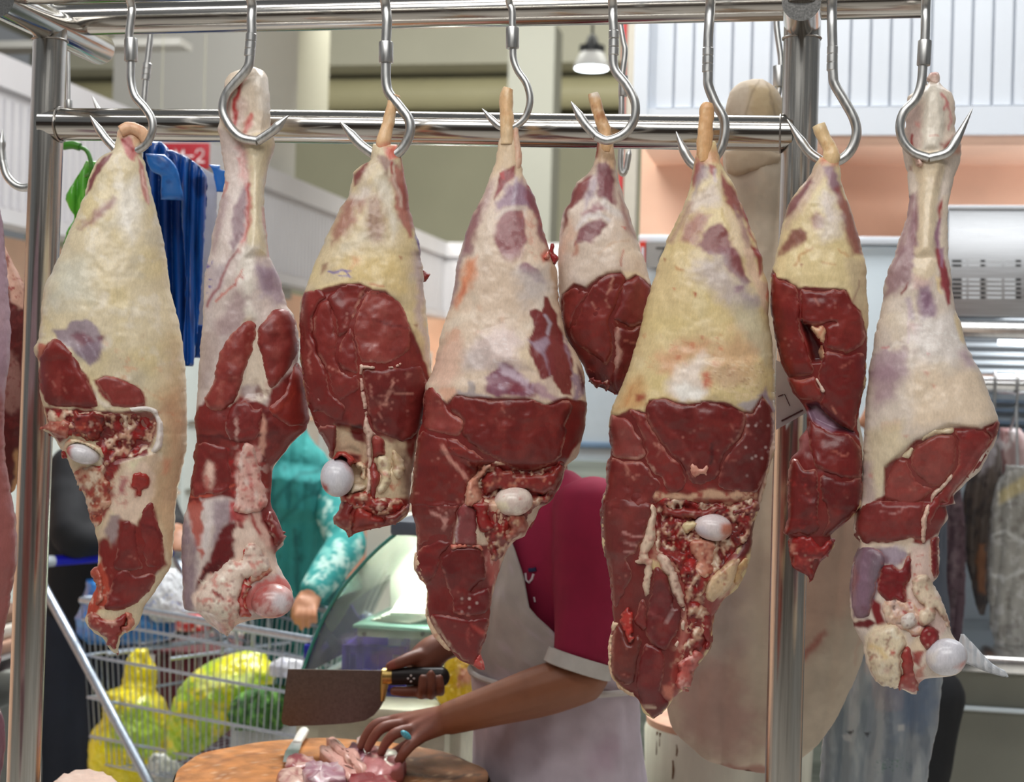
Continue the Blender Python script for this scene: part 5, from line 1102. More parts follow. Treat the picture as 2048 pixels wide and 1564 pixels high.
g5.lobe(R4(1300,200,1340,180,1400,160,1450,200,1478,260,1470,400,1420,440,1330,470,1260,440,1235,420,1280,310),(116,40,38), .006,10, [N_((140,62,56),24,0, .5, .5, sy=2)])
g5.lobe(R4(1225,430,1280,470,1340,490,1420,460,1440,560,1390,720,1330,820,1285,880,1250,870,1225,780,1240,700,1250,600),(104,30,30), .003,7, [S(R4(1270,470,1255,560,1270,650,1250,720),(206,160,146),9,4, .8,4), S(R4(1300,540,1400,580),(180,110,96),4,2, .7,4), N_(DRED, 20,0, .5, .6)])
g5.lobe(R4(1085,775,1150,790,1220,800,1215,860,1195,845,1175,815,1150,820,1130,855,1120,825,1100,825),(120,38,34), .002,4, [N_((170,90,74),8, .2, .5, .7)], 'meat_scrap', 2.5,3, smooth=False)

# ------------------------------------------------------------------ leg 6: the biggest leg, yellow fat above, long red flank below
U, W6, X6 = Zm(1190,0,3.0547), Zm(1190,500,3.0547), Zm(1190,1000,2.773)
left = U(640,860,612,960,592,1080,570,1180,530,1290,480,1390,432,1490,415,1550) + W6(400,50,350,210,310,340,280,480,230,650,180,800,120,940,92,1010,85,1090,100,1180,95,1260,80,1350,70,1440,50,1545) + X6(40,40,38,150,42,290,65,340,80,450,92,580,100,680,88,770,78,880,92,970,140,1040,210,1080,240,1110,270,1180,318,1213)
right = U(735,860,765,980,800,1060,850,1130,880,1210,930,1330,970,1430,1002,1530) + W6(1022,40,1030,120,1055,200,1068,290,1060,390,1075,500,1085,600,1097,800,1098,1000,1098,1190,1075,1280,1050,1380,1020,1500) + X6(905,30,885,120,865,280,845,360,800,460,700,560,660,640,648,720,640,800,590,880,560,920,512,1030,470,1060,425,1110,410,1140,330,1213)
F6 = W6(90,1000,150,1010,210,975,300,985,330,915,430,905,540,935,700,915,830,945,890,975,950,995,1020,890,1060,940,1100,1010,1095,1190,1010,1560,50,1560)
B6 = X6(30,0,310,0,300,120,250,280,320,380,460,500,520,560,440,900,420,1110,330,1216,240,1120,90,970,80,460)
ops6 = [
 N_(YEL, 70,-.2, .5, .6), N_((232,214,172),40, .1, .5, .5, seed=2),
 P(U(610,960,660,950,660,1080,610,1150,590,1100),(150,76,78),6, .9,5), P(U(650,990,720,1000,690,1100,620,1200,600,1200),(166,146,150),8, .8,5), P(U(690,1000,730,1010,725,1080,700,1060),(150,36,38),4, .9,3), S(U(735,1040,740,1100),(190,170,196),6,4, .7),
 P(U(640,900,750,900,760,990,620,990),(214,156,120),8, .8,5),
 P(U(760,1040,850,1130,880,1230,930,1340,880,1320,800,1240,770,1130),(142,66,72),6, .9,5), P(U(880,1230,920,1310,1005,1540,960,1450,900,1320),(158,36,42),5, .95,4), P(U(850,1250,900,1320,960,1480,1000,1560,930,1560,880,1430),(164,126,126),7, .9,5),
 P(U(580,1200,640,1130,740,1100,780,1250,680,1280,560,1300),(216,198,188),12, .8,6), P(U(520,1480,560,1360,640,1290,700,1310,640,1400,600,1500),(164,108,104),10, .85,6), P(U(440,1470,490,1390,560,1230,600,1240,540,1370,480,1500),(168,130,124),8, .7,5),
 P(U(640,1490,660,1420,720,1370,770,1370,810,1420,850,1560,700,1560),(128,60,66),5, .95,5), P(U(780,1250,840,1300,900,1420,940,1560,870,1560,820,1420),(228,204,172),7, .9,5),
 P(W6(760,-20,860,-20,900,100,950,190,920,215,860,170,800,90),(128,60,70),5, .95,5), P(W6(620,60,760,20,860,190,960,220,980,340,860,380,700,240,620,160),(196,180,180),22, .8,10), P(W6(830,220,900,230,890,260,850,250),(150,110,130),5, .8,4), P(W6(880,280,990,260,1000,330,900,370),(166,146,156),8, .7,6),
 P(W6(900,-20,960,0,1010,180,1060,200,1070,290,1040,380,1000,250,940,150),(222,188,164),6, .9,5), P(W6(960,-20,1015,0,1025,120,1005,160,985,60),(140,26,42),4, .95,3), P(W6(1050,230,1070,260,1060,310,1048,280),(206,90,60),4, .8,2),
 P(W6(840,330,980,350,1060,500,1080,700,1000,620,920,560,860,450),(206,196,170),18, .7,8),
 P(W6(700,600,880,480,1000,600,950,760,800,780,660,700),(214,168,132),24, .7,10), P(W6(380,640,560,560,720,560,640,660,520,720,460,770,390,740),(218,158,122),16, .7,8), N_((206,120,84),14, .25, .5, .6, W6(260,520,800,520,900,760,500,800,260,700)),
 P(W6(440,800,520,720,660,640,700,680,660,760,680,850,640,920,520,930,430,880),(236,218,206),12, .9,6), P(W6(480,840,560,810,680,860,640,910,520,920),(244,238,230),8, .9,5),
 P(W6(660,740,720,700,820,700,880,760,940,820,860,830,720,830,680,860),(206,172,138),10, .8,7), P(W6(655,760,690,745,700,820,670,845),(206,96,76),6, .8,4), N_((232,206,170),9, .1, .4, .6, W6(680,680,1060,640,1080,900,900,980,700,900), sy=.6), N_((170,126,96),8, .28, .5, .6, W6(680,690,1040,660,1040,860,720,860), sy=.6),
 P(W6(190,840,300,780,300,950,200,990,120,980),(200,150,96),12, .8,6), P(W6(240,880,300,880,300,920,250,925),(150,46,34),6, .8,4), P(W6(220,830,240,820,200,930,180,950),(176,110,60),6, .6,4), P(W6(480,230,496,232,490,248),(196,90,60),3, .8,2), P(W6(602,258,628,262,618,290),(170,50,30),3, .9,2), P(W6(640,520,655,522,648,538),(190,60,50),3, .8,2), S(W6(460,605,520,580),(206,130,90),4,3, .6), P(W6(425,50,440,55,432,72),(160,60,40),3, .8,2), S(W6(500,120,530,130),(190,120,70),5,3, .6),
 P(W6(1000,900,1060,830,1098,980,1085,1010,1040,900),(160,140,176),4, .9,4), P(W6(880,960,1010,900,990,960,940,1000),(186,176,190),4, .8,4),
 P(F6,(118,36,32),2.5,1,2.5), N_(DRED, 60,0, .5, .5, F6), N_((138,50,46),44, .1, .5, .5, F6, seed=6), V_(F6,(190,120,106),34, .03, .6),
 P(W6(1080,1000,1110,1000,1110,1200,1075,1290,1040,1400,1010,1560,985,1560,1030,1390,1070,1260),(226,198,176),3, .9,2),
 P(W6(350,1480,470,1470,560,1500,700,1460,820,1480,1000,1440,1000,1560,350,1560),(214,170,140),4, .95,5), N_((150,40,36),10, .0, .4, .85, W6(340,1440,1040,1400,1010,1560,340,1560)),
 P(B6,(116,38,35),3,1,2), N_(DRED, 40,0, .5, .6, B6),
 P(X6(320,0,910,0,880,140,800,460,660,640,640,800,560,930,440,1100,390,1060,440,880,500,640,440,460,360,360,250,330,250,280,330,100),(150,56,50),4,1,5), N_((218,178,150),12, .1, .4, .8, X6(320,0,910,0,870,200,680,600,560,900,420,1060,500,600,330,340)), N_((96,22,24),12, .12, .4, .8, X6(330,0,880,0,860,200,600,420,420,420,340,240)), P(X6(340,60,500,50,520,130,480,200,520,300,430,300,350,240),(112,28,28),6, .9,6), S(X6(360,250,430,240,500,290),(180,34,34),9,5, .8,4),
 P(X6(600,460,720,360,800,320,790,440,700,540,620,520),(214,180,146),6, .95,5), P(X6(780,90,880,80,870,120,800,140),(224,196,150),4, .9,3), P(X6(810,140,890,110,860,300,800,330,780,300),(96,32,32),4, .95,3), S(X6(795,290,820,220),(216,200,140),4,2, .9), P(X6(650,240,760,200,800,260,720,330,660,370),(120,34,34),5, .9,5), P(X6(570,330,640,360,630,430,580,420),(222,186,156),5, .9,4),
 P(X6(560,580,660,640,640,800,560,920,500,1040,460,1060,480,900,540,700),(150,50,46),5, .9,6), P(X6(480,900,560,840,560,920,500,1030),(214,120,110),6, .9,5), P(X6(370,1040,440,1040,430,1110,380,1090),(206,120,100),5, .9,4), S(X6(520,560,500,700,470,820),(190,120,110),9,6, .7,4), S(X6(600,440,590,600,560,760),(100,26,28),8,5, .7,4),
]
g6 = Leg('biggest leg, covered in yellow fat with a long red flank, beside the right post', HY - .02, left, right, [(282, .85),(420, .64),(780, .64),(1000, .48),(1440, .4)], .118, .92,(220,196,148), ops6, [(F6,-.003,9),(X6(320,10,880,0,860,250,640,440,480,330,350,280),-.016,24),(W6(680,680,1040,650,1060,900,900,980,700,900), .004,20)], 14,30, seed=29)
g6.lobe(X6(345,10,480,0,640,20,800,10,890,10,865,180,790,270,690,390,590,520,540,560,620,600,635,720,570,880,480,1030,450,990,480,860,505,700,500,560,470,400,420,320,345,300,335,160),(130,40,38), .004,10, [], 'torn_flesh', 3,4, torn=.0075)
g6.rod([(1417,206,10),(1415,216,14.5),(1411,240,15),(1409,270,16),(1408,300,16),(1409,325,14)], (222,172,122), [N_((186,116,72),9, .1, .5, .7, sy=4), N_((238,206,164),8, .1, .5, .6, sy=4)], 'shank_bone', .004)
mar = (206,140,124)
g6.lobe(W6(310,990,335,922,430,912,540,942,700,922,830,952,895,985,915,1010,905,1090,860,1180,800,1250,740,1400,600,1440,540,1330,450,1240,340,1080),(114,33,31), .004,8, [N_((98,26,25),60,0, .5, .6), S(W6(370,1020,480,1130,600,1290),(140,56,52),7,5, .6,4), S(W6(715,1180,715,1250,700,1300),(60,14,18),6,3, .8,3), V_(None, (196,130,116),30, .035, .6), S(W6(915,1020,905,1100,860,1180,815,1240),(206,150,136),5,3, .8)])
g6.lobe(W6(915,1000,960,1000,1020,900,1060,950,1090,1020,1075,1240,1040,1380,990,1480,900,1480,790,1470,740,1420,790,1280,870,1180,910,1090),(106,34,33), .003,7, [N_((128,52,50),30, .05, .5, .5), N_((226,200,196),4, .47, .55, .7, None), S(W6(800,1250,760,1350,740,1440),(196,120,106),4,3, .7,4)])
g6.lobe(W6(95,1010,150,1015,205,1040,260,1120,300,1200,310,1250,270,1280,200,1275,120,1265,98,1200,85,1100),(140,62,57), .004,9, [N_((158,84,78),20,0, .5, .5), S(W6(130,1275,200,1285,290,1265,320,1240),(214,160,144),5,2.5, .9)])
g6.lobe(W6(212,982,300,995,340,1080,450,1240,540,1330,560,1440,460,1490,400,1400,350,1360,300,1280,310,1220,270,1100),(124,38,35), .004,8, [S(W6(360,1180,400,1220,430,1230,435,1160), mar, 5,2, .9,3), S(W6(470,1290,520,1290), mar, 4,2, .7,3), S(W6(270,1280,340,1350,380,1390,420,1420),(216,170,150),6,3, .9,4), S(W6(230,1000,300,1120,420,1260),(146,62,56),8,6, .5,4)])
g6.lobe(W6(80,1280,180,1290,280,1290,350,1370,420,1440,360,1500,340,1560,55,1560,70,1440),(118,40,37), .003,7, [S(W6(180,1310,200,1370), mar, 5,2.5, .9,2), S(W6(230,1385,250,1400), mar, 5,2, .8,3), V_(None, (190,120,108),24, .05), N_((138,58,52),40, .1, .5, .5)])
g6.lobe(W6(575,1310,610,1300,650,1330,700,1300,705,1330,680,1390,640,1380,600,1395,580,1360),(214,150,130), .006,7, [N_((160,50,44),10, .0, .4, .8)], 'fat_knot', 2)
g6.lobe(X6(45,0,250,0,320,20,310,100,280,200,230,290,180,330,210,420,160,520,120,600,95,560,85,460,65,330,45,290),(112,42,40), .004,8, [S(X6(165,185,220,210,280,205),(206,150,144),4,2, .8,3), S(X6(160,240,220,243,270,262),(206,150,144),4,2, .8,3), S(X6(165,285,230,300),(206,150,144),3,2, .8,3), N_((132,60,56),40,0, .5, .5)])
g6.lobe(X6(310,20,340,40,335,150,330,240,300,300,320,350,310,480,290,540,270,520,265,420,280,360,215,350,240,320,270,200,300,100),(228,200,176), .008,7, [N_((206,130,116),12, .15, .5, .7), S(X6(260,330,310,320),(150,40,40),4,2, .7,4)], 'fat_seam', 2.2)
g6.lobe(X6(330,310,400,300,450,400,470,470,500,560,500,700,480,760,460,820,440,840,480,640,440,520,400,420),(226,196,176), .008,8, [N_((196,90,84),10, .15, .45, .75)], 'fat_seam', 2.5)
g6.lobe(X6(325,380,370,375,410,440,435,540,430,600,470,600,475,690,430,800,380,840,310,800,285,740,290,600,310,480),(108,36,38), .007,11, [N_((132,58,58),26,0, .5, .5), S(X6(440,575,400,690),(206,180,176),4,2.5, .8,3), S(X6(300,620,370,660),(150,80,80),4,3, .6,3)])
g6.lobe(X6(255,560,285,560,290,640,300,710,260,720,215,680,230,620),(124,46,44), .005,7, [N_((196,120,110),10, .25, .5, .6)])
g6.lobe(X6(140,640,170,590,200,620,215,700,205,740,215,770,185,805,165,760,140,700),(186,56,48), .008,6, [N_((226,170,156),8, .2, .45, .8), N_((130,26,26),8, .15, .4, .6)], 'meat_scrap', 2,4)
g6.lobe(X6(105,710,150,710,190,800,230,740,255,780,250,860,230,950,220,1010,160,1025,110,990,85,930,95,800),(106,42,36), .008,13, [N_((124,54,46),14,0, .5, .6)])
g6.lobe(X6(275,800,340,815,390,860,385,960,365,1060,390,1100,410,1140,330,1210,275,1170,245,1110,225,1040,235,950,255,860),(110,30,32), .006,10, [N_((88,22,24),24,0, .5, .6), P(X6(270,1140,330,1140,400,1135,330,1213,280,1180),(92,24,22),5, .9,3), S(X6(275,1150,330,1155),(222,196,170),5,3, .8,2)])
g6.lobe(X6(95,690,130,690,100,760,90,880,100,965,150,1030,215,1060,215,1090,140,1050,85,960,72,880,82,770),(228,196,164), .007,6, [N_((206,140,110),10, .2, .5, .6)], 'fat_edge', 1.5,4)
g6.ball(X6(655,150)[0], 38,27, math.radians(-8), .75,(222,208,208), [P(X6(705,150,790,130,790,200,720,220),(196,110,80),7, .9,5), P(X6(540,150,600,140,640,190,600,210),(206,196,206),6, .8,4)], label='white ball joint in the torn socket', rz=32)
g6.lobe(X6(480,130,560,110,585,130,545,165,500,190),(226,204,160), .014,7, [N_((190,100,70),9, .2, .5, .7)], 'tendon_band', 1.5,4)
g6.lobe(X6(380,20,480,40,620,40,740,20,760,60,690,80,620,110,560,100,470,110,380,80),(138,44,40), .012,10, [N_((210,150,128),10, .2, .5, .8), N_((90,20,22),10, .15, .4, .6)], 'meat_scrap', 3)
g6.lobe(X6(760,60,830,30,900,0,895,60,800,90,770,110),(126,40,38), .010,8, [N_((216,160,130),9, .25, .5, .8)], 'meat_scrap', 2)
g6.lobe(X6(620,470,690,380,790,320,800,340,790,430,720,520,660,560,610,545),(218,186,148), .012,9, [N_((240,218,182),12, .1, .5, .7), N_((180,90,70),10, .3, .5, .8)], 'fat_seam', 3)
g6.lobe(X6(800,340,850,320,845,370,815,410,820,440,780,480,770,450),(206,166,116), .006,6, [N_((170,110,80),8, .15, .5, .6)], 'fat_edge', 1.5,4)
g6.lobe(X6(540,210,620,210,680,260,660,320,640,430,570,420,560,330,520,280),(206,140,116), .012,10, [N_((150,44,38),10, .05, .4, .8), N_((236,206,180),9, .25, .5, .8)], 'bone_end', 3.5)
g6.lobe(X6(480,880,560,830,600,870,565,920,520,1020,500,1035,512,1060,460,1060,450,1000),(204,96,88), .012,9, [N_((240,190,180),9, .15, .5, .7), N_((140,34,34),9, .2, .45, .7)], 'meat_scrap', 3)
g6.lobe(X6(600,640,650,650,645,740,655,800,620,840,600,780,590,720),(142,36,36), .008,7, [N_((190,80,76),9, .2, .5, .6)], 'meat_scrap', 3)

# ------------------------------------------------------------------ leg 7: narrow twisted piece by the right post
Mz, Y7, Z7 = Zm(1536,0,3.0547), Zm(1536,500,3.0547), Zm(1536,1000,2.773)
left = Mz(315,960,290,1000,250,1080,170,1180,120,1260,90,1380,65,1500) + Y7(50,40,30,120,15,220,20,330,30,450,50,560,80,690,115,765,150,870,200,930,235,1000,240,1080,190,1160,180,1230,140,1280,122,1400,120,1560) + Z7(108,80,90,185,125,215,118,290,132,370,175,400,215,420,236,442)
right = Mz(425,960,440,1040,460,1150,500,1250,530,1350,560,1470,580,1555) + Y7(592,60,600,95,605,250,615,400,610,550,602,650,595,800,560,950,545,1080,575,1200,575,1350,568,1560) + Z7(503,40,490,65,420,130,350,195,368,240,325,310,285,345,246,440)
F7 = Y7(25,110,60,170,120,180,190,230,330,235,480,235,520,330,560,370,600,480,610,640,570,950,580,1560) + Z7(510,0,440,140,240,460,100,400,60,60) + Y7(90,1560,90,1350,200,1100,40,650,0,400)
ops7 = [
 N_((230,214,172),40,0, .5, .6), N_(YEL, 40, .05, .5, .5, seed=4),
 P(Mz(300,960,350,960,330,1100,220,1260,120,1400,100,1380,180,1180),(196,166,150),10, .8,5), P(Mz(180,1180,260,1090,270,1120,160,1290,100,1350,120,1250),(126,70,78),5, .9,4), P(Mz(350,1030,400,1020,440,1120,450,1200,400,1180,350,1120),(150,112,130),7, .9,5), P(Mz(310,930,430,930,430,1010,330,1010),(214,140,110),6, .9,4), P(Mz(410,1160,450,1140,520,1300,570,1500,580,1560,520,1560,470,1430,430,1280),(146,78,76),7, .9,5), P(Mz(330,1160,410,1200,440,1330,370,1340,300,1240),(220,204,198),12, .8,6),
 P(Mz(245,1330,290,1290,340,1330,330,1400,280,1410),(166,116,112),8, .85,5), P(Mz(90,1500,150,1420,210,1385,240,1420,220,1480,150,1520,110,1560,70,1560),(134,72,68),6, .9,5), P(Mz(320,1330,440,1340,460,1440,320,1480),(222,208,200),16, .7,6),
 P(Y7(50,60,200,-20,480,-20,560,80,480,200,260,220,170,190,60,130),(230,208,158),16, .8,8), S(Y7(170,90,200,30,260,-20),(190,120,60),5,4, .6,5), P(Y7(198,85,216,88,208,106),(150,60,40),3, .9,2), S(Y7(430,0,490,40),(196,130,80),4,3, .5,4), S(Y7(330,80,410,90),(196,130,80),4,3, .4,4),
 P(Y7(480,60,600,60,620,400,600,480,560,380,520,330),(206,184,150),10, .8,6), S(Y7(560,180,540,250,520,320),(150,110,100),3,2, .6,3), P(Y7(570,560,610,500,605,640,580,620),(222,196,164),6, .9,4),
 P(Y7(110,175,250,215,330,195,480,205,510,250,500,330,480,240,330,240,190,230),(234,212,166),4, .9,3),
 P(F7,(120,32,29),2.5,1,2), N_(DRED, 30,0, .5, .6, F7), N_((142,42,36),40, .1, .5, .5, F7, seed=7),
 P(Y7(200,430,260,470,330,590,340,650,280,680,270,600,220,500),(66,22,26),5, .9,4), P(Y7(230,930,300,930,420,1030,530,1110,540,1130,440,1110,330,1060,250,1000),(84,40,52),4, .95,4), P(Y7(240,990,290,975,350,1010,420,1085,380,1100,300,1060),(160,128,168),5, .95,4), P(Y7(540,1130,590,1230,580,1180),(210,200,214),3, .8,2),
 P(Y7(190,1170,240,1120,260,1160,210,1240,185,1230),(170,110,110),6, .7,4),
]
g7 = Leg('narrow leg with a twisted deep red cut, just right of the right post', HY - .008, left, right, [(314, .85),(440, .66),(700, .6),(1100, .55)], .082, .9,(226,204,158), ops7, [(F7,-.002,8),(Y7(200,430,260,460,340,600,340,680,270,690,240,560),-.018,10),(Y7(230,940,300,930,420,1030,540,1120,400,1110,280,1050),-.014,10)], 14,14, seed=31)
g7.rod([(1637,250,13),(1641,260,14),(1650,278,14),(1660,296,14),(1663,312,16),(1660,330,14)], (234,200,152), [N_((214,160,110),12, .1, .5, .6), P(Mz(270,750,350,750,330,790,270,800),(240,214,170),4, .9,3)], 'shank_bone', .003)
g7.lobe(Y7(30,120,60,175,110,185,190,245,200,430,215,520,240,600,275,700,280,745,240,760,160,770,100,740,60,600,30,450,15,300,20,200),(124,33,28), .006,10, [N_((100,26,24),40,0, .5, .6), N_((150,48,40),20, .2, .5, .5), S(Y7(150,200,120,250,90,300),(160,70,60),8,7, .5)])
g7.lobe(Y7(200,250,260,245,340,245,430,235,485,245,510,320,560,370,590,450,595,560,550,600,480,625,370,610,360,560,355,480,420,440,320,460,260,460,210,430),(126,36,31), .005,9, [N_((108,28,26),40,0, .5, .6), S(Y7(300,290,320,330),(196,120,106),4,3, .7,3), S(Y7(370,620,470,635,550,620),(206,150,130),4,2.5, .8,3)])
g7.lobe(Y7(350,620,480,640,575,625,600,720,590,820,560,950,530,1080,510,1110,440,1070,360,1010,310,950,330,860,300,770,320,700),(114,31,29), .005,10, [N_((96,25,24),40,0, .5, .6), S(Y7(400,960,420,990),(206,130,110),4,2, .7,3), S(Y7(440,720,510,690),(190,110,96),3,2, .6,3)])
g7.lobe(Y7(120,775,200,790,270,765,310,810,330,880,320,915,250,925,190,915,150,860),(132,38,32), .006,9, [S(Y7(150,780,200,795,260,770),(80,18,18),5,3, .7), N_((150,56,46),16, .1, .5, .5)])
g7.lobe(Y7(255,470,300,470,350,470,350,540,340,600,350,640,325,670,310,620,320,560,290,520),(222,176,140), .004,6, [N_((190,90,66),10, .1, .45, .7)], 'fat_seam', 2,4)
g7.lobe(Y7(280,760,310,790,350,850,350,865,325,870,310,830),(226,196,180), .006,4, [], 'fat_seam', 1,3)
g7.lobe(Y7(245,1010,300,1065,400,1110,500,1130,545,1180,575,1240,570,1380,560,1400,480,1400,330,1350,280,1300,250,1180,240,1080),(116,31,29), .006,10, [N_((96,24,24),40,0, .5, .6), S(Y7(390,1235,440,1255,480,1245),(190,110,96),4,2, .7,4), S(Y7(330,1350,450,1375),(80,20,22),4,3, .6,3)])
g7.lobe(Y7(330,1370,480,1410,570,1400,565,1560) + Z7(495,60,420,128,350,190,300,195,330,100,320,30,290,-10) + Y7(320,1480),(100,26,26), .006,10, [N_((84,20,22),30,0, .5, .6), N_((120,38,36),16, .2, .5, .5)])
g7.lobe(Y7(135,1290,180,1280,230,1350,290,1340,315,1420,310,1560) + Z7(280,60,290,160,240,205,180,190,130,195,92,185,110,100,108,60) + Y7(122,1420),(112,32,30), .006,9, [N_((84,20,22),24,0, .5, .6), N_((160,50,46),10, .25, .5, .6), N_((190,40,36),8, .1, .45, .6, Z7(80,100,200,160,200,210,80,200)), S(Y7(200,1300,260,1370,240,1460),(70,16,20),6,4, .6,4)])
g7.lobe(Z7(125,215,200,195,250,205,290,250,350,200,368,238,330,310,285,340,262,330,245,440,232,440,210,410,175,395,135,370,120,300),(146,34,32), .006,8, [N_((190,80,70),10, .15, .45, .7), N_((96,22,24),10, .15, .45, .7), P(Z7(120,240,160,240,150,280,125,290),(214,140,120),4, .8,3)], 'meat_scrap', 3)

# ------------------------------------------------------------------ leg 8: rightmost whole shank
left = Mz(1000,445,962,490,885,530,852,560,846,640,836,760,820,880,832,960,850,1060,860,1200,845,1320,810,1440,778,1550) + Y7(732,130,705,250,690,370,660,480,640,620,620,720,605,860,592,1020,585,1200,575,1350,562,1540) + Z7(500,30,476,175,510,240,500,290,465,380,455,500,460,620,480,720,525,810,540,900,590,1000,620,1030,720,1045,798,1078)
right = Mz(1035,445,1080,500,1130,540,1150,640,1152,770,1188,860,1185,940,1150,1040,1112,1180,1097,1300,1097,1550) + Y7(1107,60,1125,250,1142,360,1180,460,1205,550,1250,650,1300,740,1350,870,1390,970,1408,1040,1405,1110,1360,1210,1290,1340,1200,1420,1140,1500,1090,1550) + Z7(1040,10,1000,80,960,150,942,210,950,300,945,410,918,450,932,500,970,560,992,640,1015,720,1060,790,1085,860,1080,920,1040,952,960,965,880,975,838,1010,822,1078)
